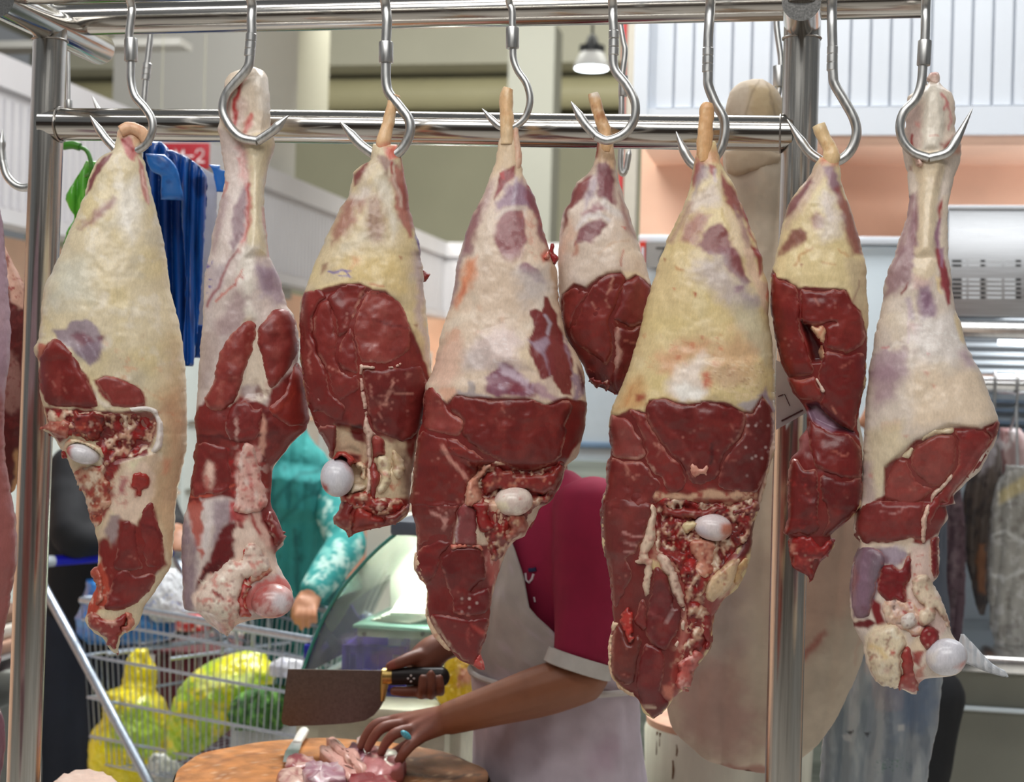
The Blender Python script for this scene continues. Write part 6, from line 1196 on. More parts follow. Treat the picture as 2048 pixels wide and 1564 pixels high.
ops8 = [
 N_((214,200,192),50,0, .5, .6), N_((226,208,184),46, .05, .5, .6, seed=3),
 P(Mz(850,540,980,480,1140,560,1180,900,1080,1000,900,960,820,880),(228,208,190),10, .9,6), P(Mz(960,520,1040,520,1080,600,1080,780,1050,920,930,930,950,760),(242,232,216),6, .9,4), P(Mz(840,640,940,640,940,900,860,920,835,780),(196,168,160),8, .8,5), S(Mz(880,830,880,900),(150,26,30),6,3, .9,3), S(Mz(1060,560,1090,640,1080,680),(206,110,110),5,3, .8,4), S(Mz(1090,640,1110,720,1120,780),(206,130,130),5,3, .7,4), S(Mz(985,825,1035,825),(206,130,110),3,2, .6,3), P(Mz(900,740,930,750,925,770,900,760),(210,140,130),4, .7,3), P(Mz(1070,870,1130,820,1140,860,1090,930),(150,60,56),6, .9,4), P(Mz(1090,930,1180,860,1185,930,1110,980),(206,150,126),6, .9,5),
 P(Mz(870,1010,890,1010,890,1045,870,1040),(150,100,80),4, .7,3),
 P(Mz(890,930,1060,920,1080,1010,1060,1130,1030,1250,1020,1560,910,1560,915,1250,920,1130,880,1030),(228,208,178),5, .95,3), S(Mz(1000,1100,1030,1130,1060,1020),(206,180,156),5,4, .5),
 P(Mz(860,1180,915,1170,910,1560,780,1560,830,1380),(158,122,126),6, .95,4), S(Mz(880,1250,850,1400,810,1560),(186,160,154),8,5, .7,4), S(Mz(900,1300,880,1560),(120,60,70),10,6, .7,4), P(Mz(1040,1270,1070,1200,1070,1300,1035,1370),(150,28,36),4, .95,3), P(Mz(1030,1360,1060,1330,1055,1480,1040,1560,1020,1560),(150,100,128),5, .9,4), P(Mz(1060,1200,1100,1190,1100,1560,1060,1560),(226,208,188),5, .9,4),
 P(Y7(1020,-10,1060,-10,1100,140,1118,330,1100,340,1050,200),(146,46,58),4, .95,3), P(Y7(1040,-10,1075,-10,1070,110,1050,100),(170,130,160),4, .8,3), P(Y7(1020,140,1060,180,1070,270,1040,250),(232,206,160),5, .9,5),
 P(Y7(720,130,800,-20,890,-20,880,190,800,270,710,310),(150,112,120),10, .85,7), S(Y7(760,120,820,60,870,-10),(186,160,160),9,6, .6,4), P(Y7(805,270,860,195,850,240,815,275),(126,40,44),3, .95,2), P(Y7(900,-20,1020,-20,1030,140,940,200,890,180),(230,210,180),6, .9,4), P(Y7(890,160,1000,180,980,240,890,230),(222,184,180),8, .7,5),
 P(Y7(920,230,990,220,1025,290,1020,420,960,450,910,400),(158,130,156),8, .9,5), P(Y7(950,260,990,250,1005,370,960,390),(140,104,140),6, .8,4), P(Y7(850,300,880,300,890,420,860,420),(196,176,190),6, .7,4), P(Y7(870,450,930,470,930,570,900,560),(216,180,182),6, .8,5),
 P(Y7(900,440,1150,380,1220,560,1150,680,900,640,880,520),(228,218,212),16, .8,8), N_((244,238,232),7, .15, .5, .7, Y7(900,440,1200,450,1220,640,920,620), sy=.5), P(Y7(1160,620,1220,600,1250,680,1200,720),(186,160,170),10, .8,5), P(Y7(1140,360,1185,440,1210,560,1180,540,1140,430),(226,202,160),5, .9,4),
 P(Y7(640,630,700,600,860,580,870,760,760,800,620,780),(178,150,160),14, .8,8), P(Y7(640,700,760,660,820,780,760,920,640,980,605,900),(164,132,142),16, .8,8), S(Y7(740,600,790,565,860,575,870,700,885,800,880,930),(232,218,206),6,3, .9,3), S(Y7(700,610,745,595),(206,120,120),4,3, .7,3), S(Y7(870,330,860,560),(216,190,196),4,3, .6,3),
 P(Y7(900,740,1280,740,1400,1040,1280,1080,1100,1060,920,1120,880,960),(234,210,182),20, .8,10), P(Y7(690,1050,800,1030,820,1100,700,1140),(222,190,166),6, .7,5), P(Y7(590,1100,820,1040,860,1180,720,1370,690,1560,560,1560),(218,200,164),18, .7,8), P(Y7(580,1300,640,1300,650,1560,560,1560),(190,166,168),10, .7,6), P(Y7(610,1370,635,1370,630,1400,612,1395),(206,130,120),4, .6,3), P(Y7(960,735,985,740,975,762),(216,140,130),4, .7,3), P(Y7(1005,825,1030,830,1020,850),(220,140,120),4, .7,3), P(Y7(970,622,985,628,978,640),(206,120,120),3, .7,2), P(Y7(830,1130,855,1135,845,1150),(206,140,120),4, .7,3),
 P(Y7(710,1320,800,1265,900,1160,1100,1110,1140,1085,1300,1090,1410,1040,1400,1130,1200,1420,1080,1560,660,1560,720,1500,705,1420),(134,50,46),3,1,2),
 P(Z7(500,50,640,-30,1050,-30,1000,80,950,190,860,240,700,240,560,250,480,185),(126,44,42),3,1,2), P(Z7(490,200,560,245,700,235,800,205,800,250,700,270,540,270),(230,208,186),4, .9,4),
 P(Z7(500,270,620,260,720,270,770,300,740,360,640,350,620,440,600,520,560,600,540,660,470,660,450,500,470,370),(124,96,108),5,1,4), P(Z7(570,330,630,330,640,420,580,560,540,540),(124,108,156),12, .8,6), P(Z7(620,260,760,270,760,320,690,380,670,330),(176,160,176),6, .8,5),
 P(Z7(640,360,690,355,740,390,790,290,800,430,770,520,770,580,700,570,620,520,615,440),(124,28,32),4,1,4), P(Z7(780,250,905,240,915,430,960,540,1000,700,960,760,900,740,830,700,700,720,620,620,640,560,780,560,800,430),(224,196,184),5,1,5), N_((206,110,100),10, .2, .5, .7, Z7(780,250,905,240,960,540,960,740,700,720,700,580)), P(Z7(905,220,945,200,950,410,918,430),(116,26,32),3,1,3), P(Z7(895,250,910,250,918,400,905,400),(226,196,170),3, .9,2),
 P(Z7(560,600,580,560,620,580,660,700,600,690),(122,30,34),4,1,4), P(Z7(470,670,560,665,600,690,560,715,480,700),(104,24,28),3,1,3), P(Z7(480,720,560,720,540,820,520,790),(206,190,180),5, .9,4),
 P(Z7(540,760,600,700,690,690,770,760,810,900,800,1070,700,1045,600,1010,550,900),(230,212,186),4,1,4), P(Z7(840,720,900,690,950,740,930,820,880,830,850,770),(140,44,44),4, .95,4), P(Z7(800,760,860,760,870,840,820,880,800,830),(232,210,180),5, .9,4), P(Z7(810,840,860,850,850,920,810,900),(150,40,38),4, .9,4), P(Z7(880,970,820,1080,800,960,860,900),(190,110,96),5, .8,5),
]
g8 = Leg('rightmost long shank with pale thick tendon and fat, white knuckle at the bottom', HY, left, right, [(146, .8),(320, .6),(560, .55),(850, .6),(1100, .5),(1390, .5)], .098, .92,(220,204,190), ops8, [(Mz(890,930,1060,920,1080,1010,1030,1250,1020,1560,910,1560,920,1130), .009,22),(Mz(960,500,1050,500,1080,760,1050,920,940,920), .006,16),(Y7(1100,1060,1300,1080,1405,1040,1400,1130,1200,1420,1080,1560,700,1560,710,1320,900,1160),-.008,9)], 20,20, seed=37, lean=[(146,-.040),(310,-.034),(440,-.012),(540,0),(1390,0)])
mar = (214,160,146)
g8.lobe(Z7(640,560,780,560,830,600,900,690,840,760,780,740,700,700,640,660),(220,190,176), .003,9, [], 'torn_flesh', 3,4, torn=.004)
g8.lobe(Y7(880,1240,920,1180,1000,1140,1090,1125,1140,1150,1160,1230,1140,1330,1080,1420,1010,1450,940,1410,890,1350,870,1290),(144,62,56), .005,9, [N_((160,82,74),24,0, .5, .5)])
g8.lobe(Y7(720,1410,740,1350,790,1270,850,1280,870,1340,910,1410,1000,1455,1005,1480,930,1540,850,1556,760,1545,710,1500),(148,66,60), .005,9, [N_((162,84,76),24,0, .5, .5)])
g8.lobe(Y7(1140,1095,1220,1085,1300,1100,1365,1150,1330,1220,1250,1340,1150,1460,1090,1560) + Z7(960,20,920,120,890,200,880,150,880,60) + Y7(1020,1500,1080,1430,1150,1330,1165,1220),(142,46,44), .005,8, [N_((126,40,38),30,0, .5, .5), S(Y7(1330,1160,1240,1310,1110,1470),(170,90,86),5,4, .6), S(Y7(1200,1310,1240,1290,1180,1370),(120,36,36),4,3, .6)])
g8.lobe(Y7(1310,1095,1360,1080,1408,1045,1405,1115,1360,1210,1290,1340,1200,1420,1130,1490,1200,1400,1290,1270,1370,1150),(120,38,38), .004,6, [])
g8.lobe(Y7(905,1185,960,1125,1050,1095,1130,1085,1130,1120,1060,1125,980,1145,920,1180,880,1240,860,1280,820,1265,790,1270,840,1230),(232,212,178), .004,6, [N_((244,230,206),8, .1, .5, .6, sy=.5), N_((206,180,150),7, .25, .5, .6, sy=.4)], 'fat_edge', 1.5,4)
g8.lobe(Z7(505,45,600,0,760,0,880,10,860,90,870,190,850,235,790,210,690,235,590,240,530,250,480,182),(124,44,42), .005,9, [N_((140,58,54),26,0, .5, .5), S(Z7(620,60,690,75,750,40),(206,150,146),3,2, .7,4)])
g8.lobe(Z7(850,100,890,20,905,60,880,130,875,230,858,250,845,200),(226,190,170), .007,5, [N_((190,80,76),9, .25, .5, .7)], 'fat_seam', 1.5,4)
g8.lobe(Y7(1010,1470,1060,1430,1120,1370,1130,1400,1080,1450,1030,1500,1000,1560,990,1520),(226,196,176), .006,5, [N_((206,150,140),8, .2, .5, .6)], 'fat_seam', 1.5,4)
g8.lobe(Z7(495,275,600,265,640,300,645,360,615,440,605,500,580,560,555,640,500,655,462,600,457,480,470,370),(124,96,108), .006,16, [N_((140,108,128),24,0, .5, .6, sy=3), P(Z7(575,320,625,310,635,420,590,500),(122,106,158),10, .8,5)])
g8.lobe(Z7(640,360,690,355,735,385,785,300,798,430,765,480,765,575,705,560,690,580,640,540,612,500,615,440),(122,28,32), .007,10, [N_((92,20,24),20,0, .5, .6), S(Z7(620,450,700,430),(150,50,52),6,4, .6)])
g8.lobe(Z7(800,440,880,420,930,500,965,560,995,650,1015,720,985,700,955,640,930,600,925,660,880,700,830,690,840,620,870,590,830,560,800,500),(228,206,180), .012,10, [N_((206,130,116),9, .25, .5, .7), N_((240,226,196),9, .1, .5, .6), S(Z7(970,650,1010,715),(150,46,44),5,3, .8)], 'bone_end', 2.5)
g8.lobe(Z7(545,790,570,740,650,700,700,690,740,740,770,800,740,860,740,950,730,1040,640,1035,600,1010,560,910),(232,214,184), .014,16, [N_((242,232,212),14, .1, .5, .6), P(Z7(680,832,700,835,700,858,684,855),(170,20,24),2.5,1,2), P(Z7(568,868,580,868,580,884,570,884),(170,20,24),2,1,1.5), P(Z7(650,814,664,814,662,824),(150,40,40),2, .9,1), S(Z7(570,810,620,830,650,880),(226,196,140),9,5, .8), P(Z7(660,930,690,940,670,970,640,960),(216,170,160),5, .6,4), S(Z7(560,930,590,1000),(150,30,34),4,2, .8,2)], 'bone_end', 2.5)
g8.lobe(Z7(735,870,770,800,800,840,810,950,830,1020,822,1080,790,1065,715,1042,740,960),(160,58,54), .010,8, [N_((206,130,116),10, .2, .5, .7)], 'meat_scrap', 2)
g8.lobe(Z7(740,640,800,620,830,660,820,700,770,720,730,690),(226,216,208), .012,12, [], 'bone_end', 1.5,4)
g8.lobe(Z7(850,720,895,695,945,735,935,790,900,835,870,830,845,775),(138,42,44), .010,8, [N_((176,90,84),12, .15, .5, .6, sy=2.5)], 'meat_scrap', 2)
g8.ball(Z7(990,870)[0], 40,36, math.radians(18), .8,(214,212,220), [P(Z7(1040,930,1090,900,1090,920,1060,960),(206,110,90),5, .8,3), P(Z7(880,860,950,800,920,900,880,930),(232,222,214),8, .8,5), N_((230,224,230),20, .1, .5, .5)], label='white knuckle end', rz=36)
g8.lobe(Z7(900,225,945,205,950,300,946,410,918,440,905,380),(116,26,32), .006,6, [N_((150,50,54),16, .2, .5, .5)], 'cut_muscle', 1.5)
g8.lobe(Mz(975,490,985,450,1015,440,1045,450,1050,490,1030,510),(232,200,184), .006,9, [P(Mz(985,440,1045,440,1040,462,990,460),(206,140,130),4, .9,3)], 'bone_stub', 1,4)
g8.lobe(Mz(865,930,890,915,920,940,945,990,935,1020,905,1015,890,970),(232,196,180), .012,9, [], 'meat_scrap', 1,4)

# ------------------------------------------------------------------ the two joints at the left edge
ga = Leg('lilac skinned leg cut off by the left edge, in front of the left post', HY - .02, [(-30,390),(-60,440),(-150,620),(-190,800),(-190,1050),(-150,1250),(-120,1400),(-90,1500),(-60,1560),(-40,1640)], [(-10,390),(5,440),(14,540),(20,620),(21,700),(14,760),(8,840),(10,900),(22,980),(34,1060),(35,1110),(26,1170),(12,1250),(2,1320),(-4,1400),(6,1440),(12,1480),(8,1520),(-10,1600),(-30,1640)], .6, .09, .92,(178,140,150),
 [N_((206,176,176),60,0, .5, .6, sy=3), P([(-200,380),(30,380),(30,760),(-200,800)], (166,140,172),30, .8,10), P([(-200,840),(20,800),(60,1200),(-60,1420),(-200,1300)], (150,84,78),30, .9,10), P([(-200,1420),(30,1400),(30,1560),(-200,1650)], (112,70,84),12, .9,6)], (),20,30, seed=41)
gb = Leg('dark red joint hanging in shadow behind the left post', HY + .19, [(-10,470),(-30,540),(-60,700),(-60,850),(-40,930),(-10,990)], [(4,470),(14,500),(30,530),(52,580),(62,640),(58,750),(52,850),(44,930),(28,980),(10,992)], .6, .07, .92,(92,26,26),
 [P([(0,470),(30,520),(60,560),(60,630),(30,610),(10,560),(-10,540)], (216,170,150),5, .95,5), N_((150,30,32),9, .1, .4, .8, [(0,480),(60,560),(60,620),(0,600)]), P([(-40,720),(30,700),(60,790),(30,830),(-40,800)], (176,130,120),8, .7,8), N_((120,40,38),14, .1, .45, .7), P([(30,900),(50,900),(40,990),(24,980)], (206,160,110),5, .9,4)], (),12,20, seed=43, group=None)

# ================================================================== cloth, plastic and figures
def vcol_material(name, rough=.8, wscale=900, bump=.25, coat=0, var=.08, vscale=25, trans=0, sheen=0):
    m = bpy.data.materials.new(name); N, L, B = nt(m)
    a = N.new('ShaderNodeVertexColor'); a.layer_name = 'pig'
    tc = N.new('ShaderNodeTexCoord')
    n1 = N.new('ShaderNodeTexNoise'); n1.inputs['Scale'].default_value = vscale; n1.inputs['Detail'].default_value = 4; L.new(tc.outputs['Object'], n1.inputs['Vector'])
    n2 = N.new('ShaderNodeTexNoise'); n2.inputs['Scale'].default_value = wscale; L.new(tc.outputs['Object'], n2.inputs['Vector'])
    mr = N.new('ShaderNodeMapRange'); mr.inputs[1].default_value = .3; mr.inputs[2].default_value = .7; mr.inputs[3].default_value = 1 - var; mr.inputs[4].default_value = 1 + var
    L.new(n1.outputs['Fac'], mr.inputs[0])
    vm = N.new('ShaderNodeVectorMath'); vm.operation = 'SCALE'; L.new(a.outputs['Color'], vm.inputs[0]); L.new(mr.outputs[0], vm.inputs['Scale']); L.new(vm.outputs[0], B.inputs['Base Color'])
    bp = N.new('ShaderNodeBump'); bp.inputs['Strength'].default_value = bump; bp.inputs['Distance'].default_value = .001; L.new(n2.outputs['Fac'], bp.inputs['Height']); L.new(bp.outputs[0], B.inputs['Normal'])
    B.inputs['Roughness'].default_value = rough; B.inputs['Coat Weight'].default_value = coat; B.inputs['Sheen Weight'].default_value = sheen
    if trans: B.inputs['Subsurface Weight'].default_value = trans; B.inputs['Subsurface Radius'].default_value = (.02, .02, .02)
    return m
CLOTH = vcol_material('woven_cloth', .85, 700, .2)
PLAST = vcol_material('thin_plastic', .28, 60, .35, .25, .06, 18)
SKIN = vcol_material('skin', .5, 300, .15, 0, .05, 40)

# ------------------------------------------------------------------ cloth wrapped carcass behind the right post
mu = Leg('carcass wrapped in thin beige muslin, hanging behind the right post', 2.60, [(1505, 158), (1478, 166), (1458, 190), (1452, 225), (1456, 270), (1446, 310), (1450, 360), (1462, 420), (1450, 500), (1430, 600), (1400, 800), (1370, 1000), (1345, 1200), (1336, 1340), (1334, 1420), (1345, 1462), (1376, 1494), (1406, 1519), (1445, 1534), (1510, 1545)],
 [(1525, 158), (1552, 176), (1568, 205), (1572, 250), (1574, 300), (1590, 400), (1620, 500), (1650, 600), (1690, 720), (1722, 850), (1738, 1000), (1740, 1150), (1732, 1280), (1710, 1345), (1680, 1410), (1640, 1475), (1600, 1510), (1560, 1535), (1530, 1545)], [(158, .8), (300, .7), (800, .62), (1540, .55)], .14, .95, (204, 188, 168),
 [N_((170, 150, 136), 60, 0, .5, .6, sy=2), P([(1335, 1340), (1480, 1300), (1520, 1480), (1460, 1540), (1360, 1480)], (172, 134, 126), 40, .8, 10), P([(1560, 1000), (1740, 960), (1740, 1180), (1600, 1330)], (186, 150, 132), 30, .7, 8), P([(1600, 1310), (1650, 1260), (1640, 1290), (1602, 1322)], (166, 92, 82), 6, .8, 4), P([(1440, 1530), (1560, 1530), (1540, 1548), (1480, 1545)], (150, 84, 76), 6, .7, 3), P([(1500, 170), (1545, 170), (1560, 230), (1500, 240)], (200, 176, 136), 12, .8, 6), S([(1520, 160), (1500, 200), (1490, 240)], (150, 130, 106), 4, 3, .6), S([(1535, 165), (1552, 230)], (150, 130, 106), 4, 3, .6), P([(1420, 1100), (1480, 1080), (1500, 1300), (1400, 1330)], (158, 142, 138), 30, .6, 8), P([(1720, 1250), (1735, 1200), (1712, 1330)], (200, 150, 130), 8, .6, 4)],  # stains, plus dark strokes at the top that paint in crease shade
 [], 26, 40, name='wrapped_carcass', group=None, rag=.6, seed=51, matl=CLOTH, body='muslin_wrap', fold=(.009, .06, 1.1, 60), cat='wrapped meat', jitter=2.2)
mu.lobe([(1452, 300), (1480, 290), (1530, 296), (1562, 310), (1550, 330), (1500, 345), (1470, 352), (1452, 340)], (184, 164, 140), .010, 14, [], 'muslin_knot', 2)
bpy.data.objects.remove(mu.root.children[-1]) if False else None
for ch in mu.root.children:
    if ch.name.startswith('muslin_knot'): ch.data.materials[0] = CLOTH

# ------------------------------------------------------------------ carrier bags on the rear hooks
bb = thing('carrier_bag_bundle', at(350, 290, 2.66), 'thick bundle of blue plastic carrier bags hanging behind the leftmost leg', 'plastic bags')
BLU, NAVY, LBLU = (20, 78, 158), (12, 44, 104), (44, 120, 206)
Leg('', 2.68, [(283, 282), (285, 300), (286, 340), (290, 420), (300, 520), (318, 620), (335, 690), (352, 726)], [(322, 282), (345, 305), (372, 340), (386, 380), (392, 440), (402, 540), (396, 640), (392, 700), (386, 732)], .32, .05, .95, BLU, [N_(NAVY, 22, 0, .35, .9, sy=8), N_(LBLU, 16, .2, .5, .5, sy=8, seed=3), P([(310, 330), (350, 340), (365, 420), (330, 520), (300, 440)], NAVY, 16, .8, 8)], (), 8, 6, root=bb, body='bag_layer', matl=PLAST, seed=61, fold=(.022, .022, .9, 20), jitter=.6)
Leg('', 2.62, [(330, 300), (345, 318), (352, 345), (360, 400), (366, 480), (372, 560), (370, 640), (366, 700), (366, 730)], [(345, 300), (380, 318), (405, 340), (415, 358), (413, 400), (410, 460), (406, 540), (399, 620), (392, 690), (388, 730)], .4, .03, .95, BLU, [N_(NAVY, 14, .05, .4, .8, sy=9), N_(LBLU, 12, .2, .5, .5, sy=9, seed=3), P([(380, 360), (410, 350), (414, 380), (395, 400)], NAVY, 5, .9, 3)], (), 6, 6, root=bb, body='bag_layer', matl=PLAST, seed=62, fold=(.012, .016, .9, 24), jitter=.5)
Leg('', 2.57, [(290, 312), (296, 330), (305, 345), (322, 352)], [(330, 308), (352, 330), (362, 362), (368, 400)], .4, .02, .9, LBLU, [N_(BLU, 14, 0, .4, .7)], (), 4, 10, root=bb, body='bag_layer', matl=PLAST, seed=63, jitter=.5)
Leg('', 2.74, [(418, 330), (424, 340), (428, 360), (432, 378)], [(440, 338), (452, 342), (450, 366), (446, 384)], .3, .012, .9, LBLU, [], (), 3, 3, root=bb, body='bag_tab', matl=PLAST, seed=64, jitter=.3)
Leg('', 2.76, [(350, 312), (362, 324), (384, 346), (390, 420), (384, 540), (388, 640), (390, 684)], [(368, 308), (400, 330), (432, 356), (434, 420), (430, 540), (424, 640), (416, 684)], .1, .006, .9, (206, 206, 212), [N_((184, 184, 194), 20, 0, .5, .6, sy=4)], (), 2, 2, root=bb, body='paper_sheet', matl=CLOTH, seed=65, jitter=.2)
Leg('', 2.72, [(392, 650), (388, 690), (386, 716)], [(430, 650), (424, 690), (416, 690 + 26)], .15, .008, .9, BLU, [], (), 2, 2, root=bb, body='bag_layer', matl=PLAST, seed=66, jitter=.2)
gbag = thing('carrier_bag', at(160, 330, 2.7), 'bright green plastic bag on a green hook between left post and leg', 'plastic bag')
GRN = (92, 176, 50)
Leg('', 2.70, [(172, 322), (158, 350), (132, 398), (138, 418), (148, 436), (132, 470), (126, 500), (122, 560), (130, 600)], [(192, 322), (200, 350), (206, 400), (206, 450), (206, 500), (206, 560), (196, 600)], .25, .02, .92, GRN, [N_((60, 140, 30), 14, .05, .45, .8, sy=3), N_((140, 206, 90), 10, .25, .5, .6, sy=3)], (), 5, 5, root=gbag, body='bag_body', matl=PLAST, seed=67, fold=(.008, .02, .9, 20), jitter=.5)
gh = thing('plastic_hook', at(140, 292, 2.66), 'green plastic hook under the cross rail that carries the green bag', 'hook')
b = MB(); b.tube(spline([at(128, 292, 2.66), at(145, 290, 2.66), at(160, 294, 2.66)], 4), .0075, 12); b.tube(spline([at(156, 294, 2.66), at(172, 300, 2.66), at(181, 320, 2.66), at(182, 345, 2.66), at(172, 352, 2.67)], 5), .004, 10); b.build('hook_body', mat('green_plastic', (62, 128, 36), .3), gh)
b = MB(); b.tube(spline([at(128, 300, 2.67), at(130, 240, 2.67), at(132, 100, 2.65), at(132, -55, RY + .02)], 5), .002, 6); b.build('hook_wire', STEEL, gh)
pt = thing('price_tag', at(1578, 800, 2.22), 'white card tag tied by the right post beside the biggest leg', 'tag')
b = MB(); q = [at(1552, 720, 2.212), at(1600, 742, 2.212), at(1612, 826, 2.212), at(1552, 860, 2.212)]
b.add([*q, *[p + np.array([0, .002, 0]) for p in q]], [[0, 1, 2, 3], [7, 6, 5, 4], [0, 4, 5, 1], [1, 5, 6, 2], [2, 6, 7, 3], [3, 7, 4, 0]]); b.build('card', mat('card_white', (196, 196, 200), .6), pt, False)
b = MB()
for a0, a1, r in (((1563, 842), (1606, 820), .0012), ((1556, 793), (1567, 789), .0008), ((1569, 788), (1580, 812), .0006)): b.tube([at(*a0, 2.2105), at(*a1, 2.2105)], r, 6)
b.build('card_print', mat('card_ink', (70, 24, 30), .6), pt)

# ------------------------------------------------------------------ figures
from mathutils.bvhtree import BVHTree
def pt(px, py, t): return EYE + ray(px, py) * t
def limb(mb, P, R, lat=None, flat=1.0, seg=16, n=5):
    """tapered limb with rounded ends; lat and flat give an oval section"""
    P = np.array([np.asarray(p, float) for p in P]); R = np.asarray(R, float)
    q = spline(np.column_stack([P, R]), n) if len(P) > 2 else np.array([np.append(P[0] + (P[1] - P[0]) * k / 6, R[0] + (R[1] - R[0]) * k / 6) for k in range(7)])
    p, r = q[:, :3], q[:, 3]
    def cap(p0, d, r0): return [(p0 + d * r0 * math.sin(a) * .8, r0 * math.cos(a)) for a in np.linspace(1.45, .25, 4)]
    d0 = (p[0] - p[1]) / np.linalg.norm(p[0] - p[1]); d1 = (p[-1] - p[-2]) / np.linalg.norm(p[-1] - p[-2])
    A = cap(p[0], d0, r[0]) + [(a, b_) for a, b_ in zip(p, r)] + cap(p[-1], d1, r[-1])[::-1]
    p = np.array([a for a, _ in A]); r = np.array([b_ for _, b_ in A])
    if lat is None:
        v, f = tube(p, r, seg); return mb.add(v, f)
    T = np.gradient(p, axis=0); T /= np.linalg.norm(T, axis=1)[:, None]
    an = np.arange(seg) * 2 * math.pi / seg; V = []
    lat = np.asarray(lat, float)
    for i in range(len(p)):
        a = lat - T[i] * np.dot(lat, T[i]); a /= np.linalg.norm(a); b_ = np.cross(T[i], a)
        V.append(p[i] + r[i] * (np.cos(an)[:, None] * a + flat * np.sin(an)[:, None] * b_))
    m = seg; f = []
    for i in range(len(p) - 1):
        for j in range(m): f.append([i * m + j, i * m + (j + 1) % m, (i + 1) * m + (j + 1) % m, (i + 1) * m + j])
    f.append(list(range(m - 1, -1, -1))); f.append([(len(p) - 1) * m + j for j in range(m)])
    return mb.add(np.vstack(V), f)
def ell(mb, C, rx, ry, rz, ax=None, n=12):
    ax = np.eye(3) if ax is None else np.array(ax)
    V = []; m = 2 * n
    for i in range(n + 1):
        th = math.pi * i / n
        for j in range(m):
            ph = 2 * math.pi * j / m
            V.append(np.asarray(C) + ax[0] * rx * math.sin(th) * math.cos(ph) + ax[1] * ry * math.sin(th) * math.sin(ph) + ax[2] * rz * math.cos(th))
    f = [[i * m + j, i * m + (j + 1) % m, (i + 1) * m + (j + 1) % m, (i + 1) * m + j] for i in range(n) for j in range(m)]
    return mb.add(np.array(V), f)
def weld(name, mb, voxel, m, parent, col, ops=(), it=5, disp=None):
    """fuse overlapping volumes into one continuous skin"""
    me = bpy.data.meshes.new('tmp'); me.from_pydata(np.vstack(mb.v).tolist(), [], mb.f); o = bpy.data.objects.new('tmp', me); COL.objects.link(o)
    fixnormals(o)
    r = o.modifiers.new('r', 'REMESH'); r.mode = 'VOXEL'; r.voxel_size = voxel
    s = o.modifiers.new('s', 'SMOOTH'); s.iterations = it; s.factor = .5
    dg = bpy.context.evaluated_depsgraph_get(); dg.update()
    ev = o.evaluated_get(dg); e = ev.to_mesh()
    n = len(e.vertices); V = np.empty(n * 3); e.vertices.foreach_get('co', V); V = V.reshape(-1, 3)
    F_ = [list(p.vertices) for p in e.polygons]
    Nn = np.empty(n * 3); e.vertices.foreach_get('normal', Nn); Nn = Nn.reshape(-1, 3)
    ev.to_mesh_clear(); bpy.data.objects.remove(o); bpy.data.meshes.remove(me)
    if disp is not None: V = V + Nn * disp(V)[:, None]
    u, v = proj(V)
    return mk(name, V, F_, m, parent, True, paint(u, v, col, ops, 5))
def surf(o):
    me = o.data; w = _ORG[o]
    bv = BVHTree.FromPolygons([list(v.co) for v in me.vertices], [list(p.vertices) for p in me.polygons])
    def hit(px, py, off=.002):
        d = ray(px, py); d = d / np.linalg.norm(d)
        h = bv.ray_cast(Vector(EYE - w), Vector(d))
        return np.array(h[0][:]) + w - d * off
    return hit
def folds(k1, k2, amp): return lambda V: amp * (fbm(V[:, 0] * k1, V[:, 1] * k1, V[:, 2] * k2, 3, 3))

# ---- the butcher
bt = thing('person', [*pt(1110, 1500, 2.98)[:2], 0], 'butcher in maroon shirt and white apron chopping meat on the tree trunk block', 'person')
Ln = HR * .52 - FW * .85; Lf = -HR * .85 - FW * .52
SH, EL, WR = pt(1178, 1018, 2.87), pt(1170, 1356, 2.79), pt(900, 1436, 2.83)
SR, ER, WQ = pt(1000, 1012, 3.13), pt(972, 1240, 3.12), pt(884, 1292, 3.0)
pel, wst, chs, nck, hd = pt(1125, 1640, 3.0), pt(1115, 1420, 2.99), pt(1105, 1140, 3.01), pt(1075, 975, 3.01), pt(1052, 842, 2.97)
SKN = (146, 94, 70)
m = MB()
limb(m, [pel, wst, chs, pt(1090, 1010, 3.01)], [.16, .150, .165, .10], Ln, .68)
limb(m, [nck + (0, 0, -.03), nck + (0, 0, .05), hd + (0, 0, -.05)], [.062, .055, .055])
ell(m, hd + (0, 0, .01), .074, .094, .112, [Ln, Lf, UPZ]); ell(m, hd + Lf * .03 + (0, 0, -.06), .052, .062, .052, [Ln, Lf, UPZ])
limb(m, [hd + Lf * .088 + (0, 0, .02), hd + Lf * .112 + (0, 0, -.02)], [.010, .016]); limb(m, [hd + Lf * .088 + Ln * .02 + (0, 0, -.058), hd + Lf * .088 - Ln * .02 + (0, 0, -.058)], [.009, .009])
for s in (1, -1): ell(m, hd + Ln * s * .078, .010, .020, .032, [Ln, Lf, UPZ])
limb(m, [SH, SH + (EL - SH) * .55, EL], [.056, .050, .042]); limb(m, [EL, EL + (WR - EL) * .3, EL + (WR - EL) * .7, WR], [.043, .046, .037, .030], n=6)
limb(m, [SR, ER], [.055, .043]); limb(m, [ER, ER + (WQ - ER) * .4, WQ], [.042, .042, .029])
for s in (1, -1):
    hp = pel + Ln * s * .085; limb(m, [hp, [*(hp[:2] + Lf[:2] * .03), .48], [*(hp[:2]), .09]], [.085, .06, .042]); limb(m, [[*hp[:2], .05], [*(hp + Lf * .2)[:2], .035]], [.04, .033])
